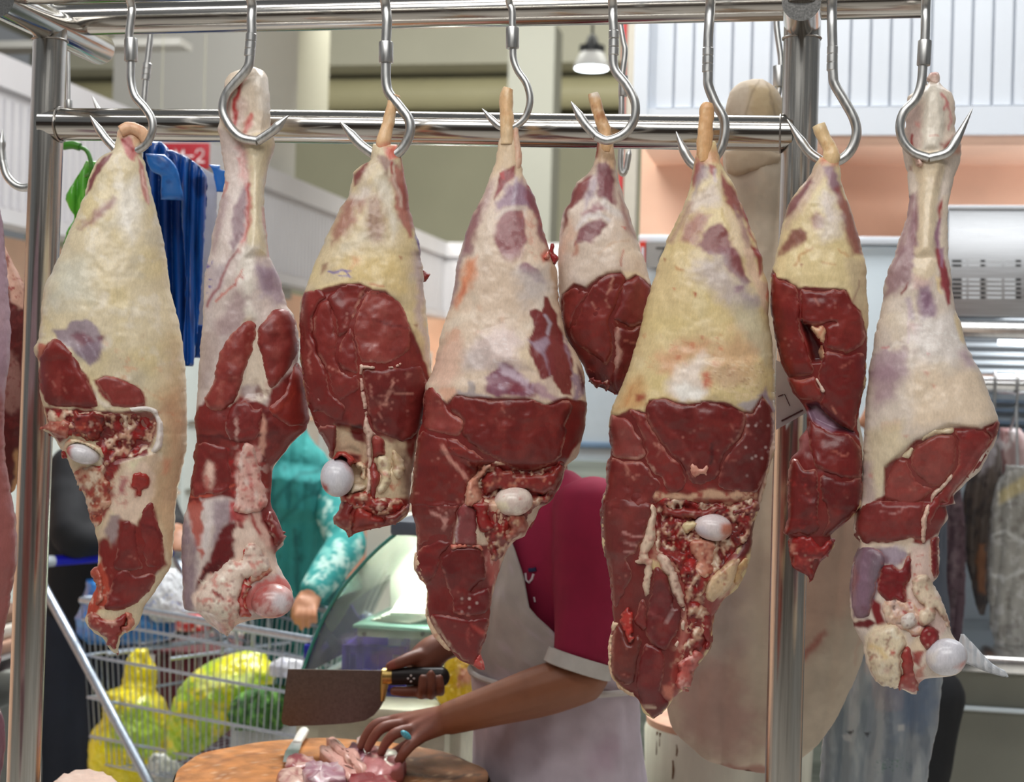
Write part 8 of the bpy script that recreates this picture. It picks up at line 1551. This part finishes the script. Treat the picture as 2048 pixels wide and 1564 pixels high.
# ------------------------------------------------------------------ man in black pushing the trolley
k_ = thing('person', [*pt(215, 1200, 4.9)[:2], 0], 'person in black top leaning on the trolley handle behind the leftmost leg', 'person')
def man(root, hdp, chst, pelv, armL, armR, top, leg, sk=(170, 120, 92), hairc=(20, 18, 18), fdir=FW * -1, lat=HR, foot=None, wd=1.0):
    m = MB(); limb(m, [pelv, (pelv + chst) / 2, chst, chst + (hdp - chst) * .45], [.15 * wd, .145 * wd, .165 * wd, .08], lat, .66); limb(m, [chst + (hdp - chst) * .4, hdp], [.055, .055]); ell(m, hdp, .075, .09, .112, [lat, fdir, UPZ]); ell(m, hdp + fdir * .03 + (0, 0, -.06), .055, .06, .052, [lat, fdir, UPZ]); limb(m, [hdp + fdir * .082 + (0, 0, .02), hdp + fdir * .096 + (0, 0, -.018)], [.008, .012])
    for A in (armL, armR):
        limb(m, A, [.052, .044, .03]); d = (A[-1] - A[-2]) / np.linalg.norm(A[-1] - A[-2]); limb(m, [A[-1], A[-1] + d * .07], [.032, .036], HR, .6)
        for o in (-.027, -.009, .009, .027): limb(m, [A[-1] + d * .07 + HR * o, A[-1] + d * .11 + HR * o * 1.1 - UPZ * .008, A[-1] + d * .14 + HR * o - UPZ * .03], [.0105, .0095, .008])
        limb(m, [A[-1] + d * .03 - HR * .03, A[-1] + d * .07 - HR * .05 - UPZ * .01], [.013, .009])
    fl = []
    for s in (1, -1):
        hp = pelv + lat * .08 * s * wd; ft = np.array([*(hp + fdir * .02)[:2], .06]); limb(m, [hp, (hp + ft) / 2 + fdir * .03, ft], [.08, .058, .04]); limb(m, [ft - (0, 0, .015), ft + fdir * .17 - (0, 0, .025)], [.04, .034]); fl.append((hp, ft))
    weld('body', m, .008, SKIN, root, sk, [], 4)
    m = MB(); limb(m, [pelv + UPZ * -.03, (pelv + chst) / 2, chst, chst + (hdp - chst) * .42], [.165 * wd, .162 * wd, .18 * wd, .075], lat, .7)
    for A in (armL, armR): limb(m, [A[0], A[1], A[1] + (A[2] - A[1]) * .9], [.072, .06, .046])
    weld('top', m, .010, CLOTH, root, top, [], 5, folds(8, 6, .016))
    m = MB()
    for hp, ft in fl: limb(m, [hp + (0, 0, .04), (hp + ft) / 2 + fdir * .03, ft + (0, 0, .04)], [.10, .078, .062])
    weld('trousers', m, .010, CLOTH, root, leg, [], 5, folds(8, 6, .012))
    b = MB(); ell(b, hdp + (0, 0, .035) - fdir * .02, .083, .095, .09, [lat, fdir, UPZ]); b.build('hair', mat('black_hair', (20, 18, 18), .6, bump=.5, bscale=300), root)
man(k_, pt(235, 760, 4.85), pt(200, 960, 4.95), pt(176, 1240, 5.1), [pt(150, 935, 4.78), pt(142, 1066, 4.62), pt(215, 1082, 4.66)], [pt(285, 940, 4.95), pt(330, 1040, 4.9), pt(350, 1062, 4.75)], (20, 21, 26), (30, 36, 50), fdir=HR * .6 - FW * .8, lat=HR * .8 + FW * .6)
# ------------------------------------------------------------------ person in dark clothes at the right
d_ = thing('person', [*pt(1800, 1300, 3.95)[:2], 0], 'person in grey top and black trousers, seen only below the rightmost shank', 'person')
man(d_, pt(1800, 836, 3.95), pt(1806, 1000, 3.95), pt(1832, 1410, 3.95), [pt(1780, 960, 3.85), pt(1760, 1130, 3.82), pt(1770, 1280, 3.75)], [pt(1826, 960, 4.1), pt(1840, 1130, 4.12), pt(1820, 1260, 4.1)], (74, 80, 92), (24, 26, 30), fdir=-HR, lat=FW, wd=.8)

# ------------------------------------------------------------------ curved glass counter
YC0, YC1 = 3.30, 3.77
def glass_material():
    m = bpy.data.materials.new('counter_glass'); N, L, B = nt(m)
    out = N['Material Output']; tr_ = N.new('ShaderNodeBsdfTransparent'); tr_.inputs[0].default_value = (.93, .97, .95, 1)
    gl = N.new('ShaderNodeBsdfGlossy'); gl.inputs['Roughness'].default_value = .03; df = N.new('ShaderNodeBsdfDiffuse'); df.inputs[0].default_value = (.8, .86, .84, 1)
    fr = N.new('ShaderNodeFresnel'); fr.inputs[0].default_value = 1.45
    m1 = N.new('ShaderNodeMixShader'); m1.inputs[0].default_value = .07; L.new(tr_.outputs[0], m1.inputs[1]); L.new(df.outputs[0], m1.inputs[2])
    m2 = N.new('ShaderNodeMixShader'); L.new(fr.outputs[0], m2.inputs[0]); L.new(m1.outputs[0], m2.inputs[1]); L.new(gl.outputs[0], m2.inputs[2]); L.new(m2.outputs[0], out.inputs['Surface'])
    return m
GLASS = glass_material()
arc = [(604, 1352), (610, 1336), (630, 1283), (652, 1234), (681, 1186), (715, 1144), (754, 1103), (791, 1072), (812, 1060)]
A3 = spline([at(x, y, YC0) for x, y in arc], 5); tl = thing('glass_counter', (A3[:, 0].mean() + .2, YC0 + .6, 0), 'refrigerated counter with curved glass front and lit interior behind the cleaver', 'display counter')
zc_ = A3[0][2]; xL, xR, zTp = A3[0][0], at(905, 1352, YC0)[0], A3[-1][2]
def sheet(name, prof, y0, y1, th, m, nrm):
    P0 = np.array(prof); n = len(P0); V = np.vstack([P0 * (1, 0, 1) + (0, y0, 0), P0 * (1, 0, 1) + (0, y1, 0), (P0 + nrm * th) * (1, 0, 1) + (0, y0, 0), (P0 + nrm * th) * (1, 0, 1) + (0, y1, 0)])
    f = [[i, i + 1, n + i + 1, n + i] for i in range(n - 1)] + [[2 * n + i + 1, 2 * n + i, 3 * n + i, 3 * n + i + 1] for i in range(n - 1)] + [[i, 2 * n + i, 2 * n + i + 1, i + 1] for i in range(n - 1)] + [[n + i + 1, 3 * n + i + 1, 3 * n + i, n + i] for i in range(n - 1)] + [[0, n, 3 * n, 2 * n], [n - 1, 3 * n - 1, 4 * n - 1, 2 * n - 1]]
    o = mk(name, V, f, m, tl); fixnormals(o); o.data.set_sharp_from_angle(angle=.6); return o
nr_ = np.gradient(A3, axis=0); nr_ = np.stack([-nr_[:, 2], 0 * nr_[:, 0], nr_[:, 0]], 1); nr_ /= np.linalg.norm(nr_, axis=1)[:, None]
sheet('curved_glass', A3, YC0, YC1, .006, GLASS, nr_)
b = MB(); b.tube(A3 + nr_ * .003 - (0, .001, 0), .0042, 8); b.build('glass_edge', mat('glass_edge_teal', (58, 132, 122), .15, var=.05, coat=.4), tl)
ep = [A3[0]] + list(A3[::4]) + [A3[-1]] + [np.array([xR, YC0, zTp]), np.array([xR, YC0, zc_])]
ep = np.array(ep); n = len(ep); b = MB(); b.add(np.vstack([ep + (0, .012, 0), ep + (0, .017, 0)]), [list(range(n)), list(range(2 * n - 1, n - 1, -1))] + [[i, i + n, (i + 1) % n + n, (i + 1) % n] for i in range(n)]); b.build('end_glass', GLASS, tl, False)
b = MB(); q = at(782, 1066, YC0); b.box((q[0], YC0 - .01, zTp - .012), (xR, YC1, zTp + .02), .006); b.build('top_shelf', mat('counter_top_grey', (84, 92, 104), .4), tl)
b = MB(); q0_ = at(790, 1080, YC0 + .2); q = at(800, 1092, YC0 + .05); b.box((q[0] + .03, YC0 + .12, zTp - .03), (q[0] + .10, YC1 - .1, zTp - .014), .004); b.box((q0_[0], YC0 + .2, zTp - .03), (xR - .03, YC1 - .05, zTp - .02)); b.build('counter_lamp', mat('counter_tube', (255, 255, 255), .4, var=0, emis=(248, 252, 240), estr=16), tl)
b = MB(); q0, q1 = at(717, 1252, YC0 + .15), at(866, 1280, YC0 + .15); b.box((q0[0], YC0 + .14, q1[2]), (q1[0], YC0 + .17, q0[2]), .003); b.build('shelf_bracket', mat('bracket_grey', (150, 156, 148), .4), tl)
for x in (729, 846):
    b = MB(); b.lathe([(.005, 0), (.005, .004), (.003, .005)], at(x, 1268, YC0 + .139), 12, (0, -1, 0)); b.build('bracket_bolt', mat('bolt_dark', (50, 56, 56), .5), tl)
b = MB(); b.box((q0[0] - .005, YC0 + .12, q0[2]), (q1[0] + .03, YC1 - .04, q0[2] + .008), .002); b.build('glass_shelf', mat('shelf_green_glass', (150, 196, 182), .1, var=.03, coat=.5, alpha=.75), tl)
b = MB(); b.box((xL - .02, YC0 + .02, .12), (xR + .02, YC1, zc_ - .10), .01); b.box((xL + .0, YC0 + .05, 0), (xR - .02, YC1 - .03, .12)); b.build('counter_base', mat('counter_base_cream', (214, 210, 190), .4), tl)
b = MB(); b.box((xL - .03, YC0 - .0, zc_ - .10), (xR + .03, YC1 + .01, zc_ - .075), .006); b.box((xL - .03, YC0, zc_ - .075), (xL + .0, YC1, zc_ - .03), .006); b.build('deck_tray', steel_material('deck_steel', (.8, .84, .82), .3), tl)
b = MB(); b.box((xL + .07, YC1 - .02, zc_ - .08), (xR, YC1, zTp), .003); b.build('bright_backing_panel', mat('backing_cream', (232, 234, 222), .4), tl)  # pale backing added for the bright hazy reflection behind the glass
b = MB(); b.box((xR - .012, YC0 + .25, zc_ - .08), (xR, YC1, zTp), .003); b.build('rear_glass', GLASS, tl)
sz = q0[2] + .009
for k, (x0, x1, lab) in enumerate(((766, 850, 'loose stack of white wrapping paper on the counter glass shelf'),)):
    pr = thing('wrapping_paper', at(810, 1240, YC0 + .3), lab, 'paper'); b = MB()
    for i in range(7):
        a = at(x0 + 4 * i % 11, 1238, YC0 + .2)[0]; c = at(x1 + 3 * i % 13, 1238, YC0 + .2)[0]
        R = np.array([[math.cos(.06 * (i - 3)), -math.sin(.06 * (i - 3)), 0], [math.sin(.06 * (i - 3)), math.cos(.06 * (i - 3)), 0], [0, 0, 1]]); b.box((a, YC0 + .17, sz + i * .0035), (c, YC0 + .48, sz + i * .0035 + .003), 0, R, np.array([(a + c) / 2, YC0 + .3, sz]))
    b.build('paper_sheets', mat('paper_white', (236, 232, 220), .7), pr)
PURP = mat('crate_purple', (84, 62, 176), .4, var=.05)
cr = thing('plastic_crate', at(760, 1330, YC0 + .5), 'purple plastic crate standing in the glass counter behind the cleaver', 'crate')
q0, q1 = at(702, 1345, YC0 + .3), at(815, 1290, YC0 + .3); zz = zc_ - .074
b = MB(); z1_ = q1[2]; x0, x1 = q0[0], q1[0]
R = np.array([[.985, -.17, 0], [.17, .985, 0], [0, 0, 1]]); Cc = np.array([x0, YC0 + .25, zz])
for a in ((x0, YC0 + .25, zz), ): 
    b.box((x0, YC0 + .25, zz), (x1, YC0 + .26, zz + .035), 0, R, Cc); b.box((x0, YC0 + .25, z1_ - .02), (x1, YC0 + .26, z1_), 0, R, Cc)
    for i in range(5): xa = x0 + (x1 - x0) * i / 4; b.box((xa - .008, YC0 + .25, zz), (xa + .008, YC0 + .26, z1_), 0, R, Cc)
    b.box((x0, YC0 + .25, zz), (x0 + .01, YC0 + .5, z1_), 0, R, Cc); b.box((x1 - .01, YC0 + .25, zz), (x1, YC0 + .5, z1_), 0, R, Cc); b.box((x0, YC0 + .49, zz), (x1, YC0 + .5, z1_), 0, R, Cc); b.box((x0, YC0 + .25, zz), (x1, YC0 + .5, zz + .008), 0, R, Cc)
b.build('crate_body', PURP, cr, False)
yb = bag('yellow bag of cut poultry between the butcher and the glass counter', 'carrier_bag', [(905, 1302), (892, 1320), (886, 1345), (874, 1370), (870, 1392), (880, 1408)], [(940, 1300), (962, 1318), (968, 1345), (966, 1375), (958, 1400), (940, 1412)], YC0 - .06, (240, 206, 40), [N_((226, 176, 30), 14, .05, .4, .7), P([(920, 1335), (960, 1328), (962, 1362), (918, 1368)], (226, 160, 130), 5, .9, 6), N_((190, 80, 60), 7, .2, .45, .7, [(915, 1335), (965, 1328), (962, 1365), (915, 1368)])], seed=97, et=5, eb=8, dcap=.06)
t = thing('parcel_shelf', at(920, 1460, YC0 - .06) * (1, 1, 0), 'cream ledge along the end of the glass counter under the yellow bag', 'ledge'); b = MB(); q = at(920, 1413, YC0 - .06); b.box((xL + .02, YC0 - .13, q[2] - .025), (xR + .05, YC0 + .0, q[2]), .008); b.build('ledge_board', mat('ledge_cream', (226, 222, 196), .4), t); b = MB(); b.box((xL + .06, YC0 - .06, 0), (xR, YC0 - .01, q[2] - .025)); b.build('ledge_support', mat('counter_base_cream', (214, 210, 190), .4), t)

# ------------------------------------------------------------------ right foreground things
sp = pt(1456, 1500, 3.45)
st = thing('chopping_block', (sp[0], sp[1], 0), 'white painted tree trunk block under the wrapped carcass', 'chopping block'); b = MB(); b.lathe([(.17, 0), (.175, .3), (.18, .7), (.184, .82), (.178, .838)], (sp[0], sp[1], 0), 40); b.build('painted_side', mat('stained_white_paint', (214, 212, 196), .7, var=.16, scale=9, bump=.5, stretch=(1, 1, .25)), st)
b = MB(); b.lathe([(.1795, .833), (.181, .848), (.170, .856), (0, .858)], (sp[0], sp[1], 0), 40); b.build('top_face', mat('pink_stained_wood', (206, 160, 136), .6, var=.12, scale=20), st)
for k, (a, z, h) in enumerate(((-2.5, .78, .05), (-2.44, .80, .03), (-2.2, .74, .04), (-2.15, .79, .025))):
    b = MB(); c_ = np.array([sp[0] + .182 * math.cos(a), sp[1] + .182 * math.sin(a), z]); b.tube(spline([c_ + (0, 0, h), c_ + (.002, 0, h * .5), c_], 4), [.002, .0022, .0024, .003, .0034, .003, .0026, .002, .0012], 8); b.build('bark_streak', mat('streak_brown', (104, 72, 44), .8), st)
PV = vcol_material('clear_polythene', .22, 40, .5, .4, .05, 12)
B_ = PV.node_tree.nodes['Principled BSDF']; B_.inputs['Alpha'].default_value = .62
pb = Leg('bundle of clear polythene bags hanging below the rightmost leg', 2.75, [(1716, 1290), (1700, 1340), (1670, 1410), (1646, 1480), (1640, 1564), (1640, 1700)], [(1890, 1300), (1884, 1360), (1876, 1440), (1860, 1520), (1848, 1600), (1840, 1700)], .3, .05, .95, (168, 176, 184), [N_((206, 212, 214), 20, .05, .4, .7, sy=6), N_((120, 132, 146), 24, .05, .4, .7, sy=5, seed=4), P([(1760, 1300), (1880, 1300), (1870, 1440), (1790, 1470)], (120, 140, 170), 26, .7, 10), P([(1796, 1450), (1808, 1450), (1808, 1462), (1796, 1462)], (226, 226, 226), 3, 1, 1), P([(1692, 1462), (1708, 1462), (1700, 1472)], (20, 22, 30), 2.5, 1, 2), P([(1728, 1466), (1740, 1464), (1734, 1474)], (20, 22, 30), 2.5, 1, 2), P([(1684, 1470), (1700, 1468), (1704, 1484), (1690, 1480)], (226, 228, 232), 3, .8, 2), N_((90, 140, 120), 5, .15, .4, .6, [(1750, 1522), (1816, 1516), (1816, 1544), (1750, 1546)], 5), N_((206, 214, 216), 4, .1, .4, .6, [(1762, 1518), (1806, 1514), (1806, 1522), (1762, 1526)], 3)], (), 10, 10, name='polythene_bundle', group=None, body='bag_sheets', matl=PV, seed=101, fold=(.016, .05, 1, 40), cat='plastic bags', jitter=1.5)
t = thing('bag_hanger', at(1846, 700, 2.26), 'thin steel rod behind the rightmost leg that holds the polythene bags', 'hanger'); b = MB(); b.tube(spline([at(1846, 24, YT + .028), at(1848, 120, 2.19), at(1856, 400, 2.24), at(1850, 1000, 2.27), at(1830, 1240, 2.5), at(1800, 1300, 2.75)], 8), .003, 8); b.build('hanger_arm', STEEL, t)
ps = Leg('twisted strip of white plastic trailing from the white knuckle on the right', 2.22, [(1921, 1268), (1916, 1300), (1920, 1322), (1945, 1334), (1975, 1346), (2005, 1354)], [(1928, 1268), (1950, 1290), (1975, 1316), (1995, 1332), (2010, 1340), (2017, 1351)], .3, .01, .9, (206, 210, 216), [N_((184, 190, 200), 10, .05, .4, .6)], (), 3, 3, name='plastic_strip', group=None, body='strip', matl=PLAST, seed=103, fold=(.003, .01, .6, 10), cat='plastic strip', rag=.4, jitter=.3)
ml = pt(165, 1575, 2.5)
t = thing('side_table', (ml[0], ml[1], 0), 'steel side table at the lower left under the pale piece of fat', 'table'); b = MB(); b.box((ml[0] - .3, ml[1] - .2, .828), (ml[0] + .09, ml[1] + .14, .85), .004); b.build('table_top', FR, t)
for dx in (-.28, .06):
    for dy in (-.18, .08): b = MB(); b.tube([(ml[0] + dx, ml[1] + dy, 0), (ml[0] + dx, ml[1] + dy, .83)], .018, 12); b.build('table_leg', STEEL, t)
chunk('fat_piece', 'pale pink lump of fat peeking in at the lower left edge', [(104, 1592), (130, 1572), (170, 1566), (212, 1574), (232, 1592), (180, 1610), (120, 1608)], .024, (226, 196, 180), [N_((240, 220, 206), 20, 0, .4, .6)], 12, .85)
# carcasses inside the open fridge
FY = Y_F = 4.62 + .26
FP = vcol_material('wrapped_meat', .45, 120, .4, .25, .1, 16)
for i, (lab, L_, R_, col, ops) in enumerate((
 ('dark purple carcass piece at the left end of the fridge', [(1890, 880), (1876, 960), (1880, 1080), (1892, 1200), (1905, 1280)], [(1906, 880), (1920, 960), (1932, 1080), (1930, 1200), (1922, 1280)], (110, 84, 92), [N_((150, 126, 130), 14, 0, .4, .7), N_((70, 46, 52), 12, .1, .4, .7, seed=3)]),
 ('brown grey carcass piece with an orange streak in the middle of the fridge', [(1976, 870), (1950, 920), (1926, 1000), (1930, 1100), (1950, 1200), (1958, 1230)], [(1992, 870), (2006, 930), (2000, 1000), (1984, 1080), (1980, 1180), (1970, 1230)], (100, 86, 78), [N_((70, 62, 62), 16, .0, .4, .8), P([(1954, 1090), (1972, 1090), (1970, 1190), (1956, 1180)], (168, 112, 76), 5, .8, 4), P([(1960, 880), (1990, 870), (1990, 930), (1960, 950)], (190, 180, 184), 6, .8, 5)]),
 ('carcass side wrapped in pale plastic at the right edge of the fridge', [(2010, 940), (1990, 980), (1980, 1060), (1976, 1160), (1978, 1240), (1990, 1296)], [(2060, 930), (2090, 1000), (2100, 1100), (2100, 1240), (2090, 1296)], (172, 168, 160), [N_((206, 204, 200), 12, .05, .35, .8), N_((130, 124, 116), 16, .05, .4, .7, seed=3), S([(1980, 1070), (2010, 1062), (2050, 1086)], (226, 226, 222), 6, 4, .8), S([(1980, 1150), (2010, 1160), (2050, 1140)], (220, 220, 216), 6, 4, .7), P([(1996, 985), (2050, 950), (2060, 975), (2000, 1010)], (222, 204, 150), 6, .8, 4)]),
 ('white streaked forequarter at the top right of the fridge', [(2000, 860), (1992, 900), (1996, 950), (2010, 980)], [(2040, 856), (2064, 900), (2064, 950), (2040, 985)], (190, 160, 156), [N_((140, 70, 70), 9, .05, .4, .8, sy=3), N_((226, 220, 218), 9, .05, .4, .7, seed=5, sy=3)]))):
    dy = (0, .06, -.04, .16)[i]
    o = Leg(lab, FY + dy, L_, R_, .6, .1, .95, col, ops, (), 10, 14, name='fridge_carcass', group='carcasses in the open fridge', body='carcass', matl=FP, seed=110 + i, fold=(.008, .04, 1.2, 30), cat='meat', jitter=2)
    q = at(np.mean([L_[0][0], R_[0][0]]), L_[0][1] + 4, FY + dy); pz = at(1990, 768, 4.92)[2]
    b = MB(); b.tube(spline([(q[0], 4.92, pz + .036), (q[0], 4.885, pz + .01), (q[0], 4.9, pz - .06), q], 5), .004, 8); b.build('hanging_hook', HOOKM, o.root)
# things on the aisle floor behind the trolley
t = thing('display_table', pt(40, 1400, 4.9) * (1, 1, 0), 'low steel sided table with stacked boards behind the left post', 'table'); q = pt(60, 1330, 4.9) - HR * .16
b = MB(); b.box((q[0] - .7, q[1] - .1, .62), (q[0] + .04, q[1] + .7, .66), .006); b.build('table_top', FR, t)
b = MB(); b.box((q[0] - .68, q[1] + .0, .05), (q[0] + .02, q[1] + .68, .5), .004); b.build('cabinet_base', mat('table_base_grey', (140, 144, 140), .5), t)
for dx, dy in ((-.67, -.08), (.01, -.08), (-.67, .66), (.01, .66)): b = MB(); b.tube([(q[0] + dx, q[1] + dy, 0), (q[0] + dx, q[1] + dy, .62)], .016, 10); b.build('table_leg', STEEL, t)
for i, (z, c, lab) in enumerate(((.66, (190, 150, 130), 'pinkish board lowest in the stack on the low table'), (.70, (206, 200, 190), 'pale board in the middle of the stack on the low table'), (.74, (120, 90, 74), 'brown board topmost in the stack on the low table'))):
    b = MB(); b.box((q[0] - .62 + .02 * i, q[1] + .02, z), (q[0] + .0 - .03 * i, q[1] + .5, z + .036), .006); tag(b.build('stacked_board', mat('board_%d' % i, c, .6)), lab, 'board', 'boards stacked on the low table')
t = thing('storage_crate', pt(375, 1400, 5.6) * (1, 1, 0), 'dark maroon crate on the floor behind the trolley', 'crate'); q = pt(375, 1330, 5.6); b = MB(); b.box((q[0] - .13, q[1], 0), (q[0] + .16, q[1] + .4, q[2] + .03), .01); b.build('crate_body', mat('maroon_plastic', (84, 30, 38), .4), t); b = MB(); b.box((q[0] - .14, q[1] - .01, q[2] + .03), (q[0] + .17, q[1] + .41, q[2] + .05), .006); b.build('crate_rim', mat('maroon_plastic', (84, 30, 38), .4), t)
t = thing('storage_crate', pt(125, 1330, 5.75) * (1, 1, 0), 'small maroon crate on the floor left of the trolley frame', 'crate'); q = pt(125, 1310, 5.75); b = MB(); b.box((q[0] - .07, q[1], 0), (q[0] + .09, q[1] + .3, q[2] + .03), .01); b.build('crate_body', mat('maroon_plastic', (84, 30, 38), .4), t)
t = thing('painted_post', pt(703, 1085, 5.6) * (1, 1, 0), 'salmon painted post beside the woman, above the glass counter', 'post'); q = pt(703, 1085, 5.6); b = MB(); b.box((q[0] - .035, q[1], 0), (q[0] + .035, q[1] + .07, 1.3), .004); b.build('post_body', mat('salmon_post', (206, 142, 116), .6), t)
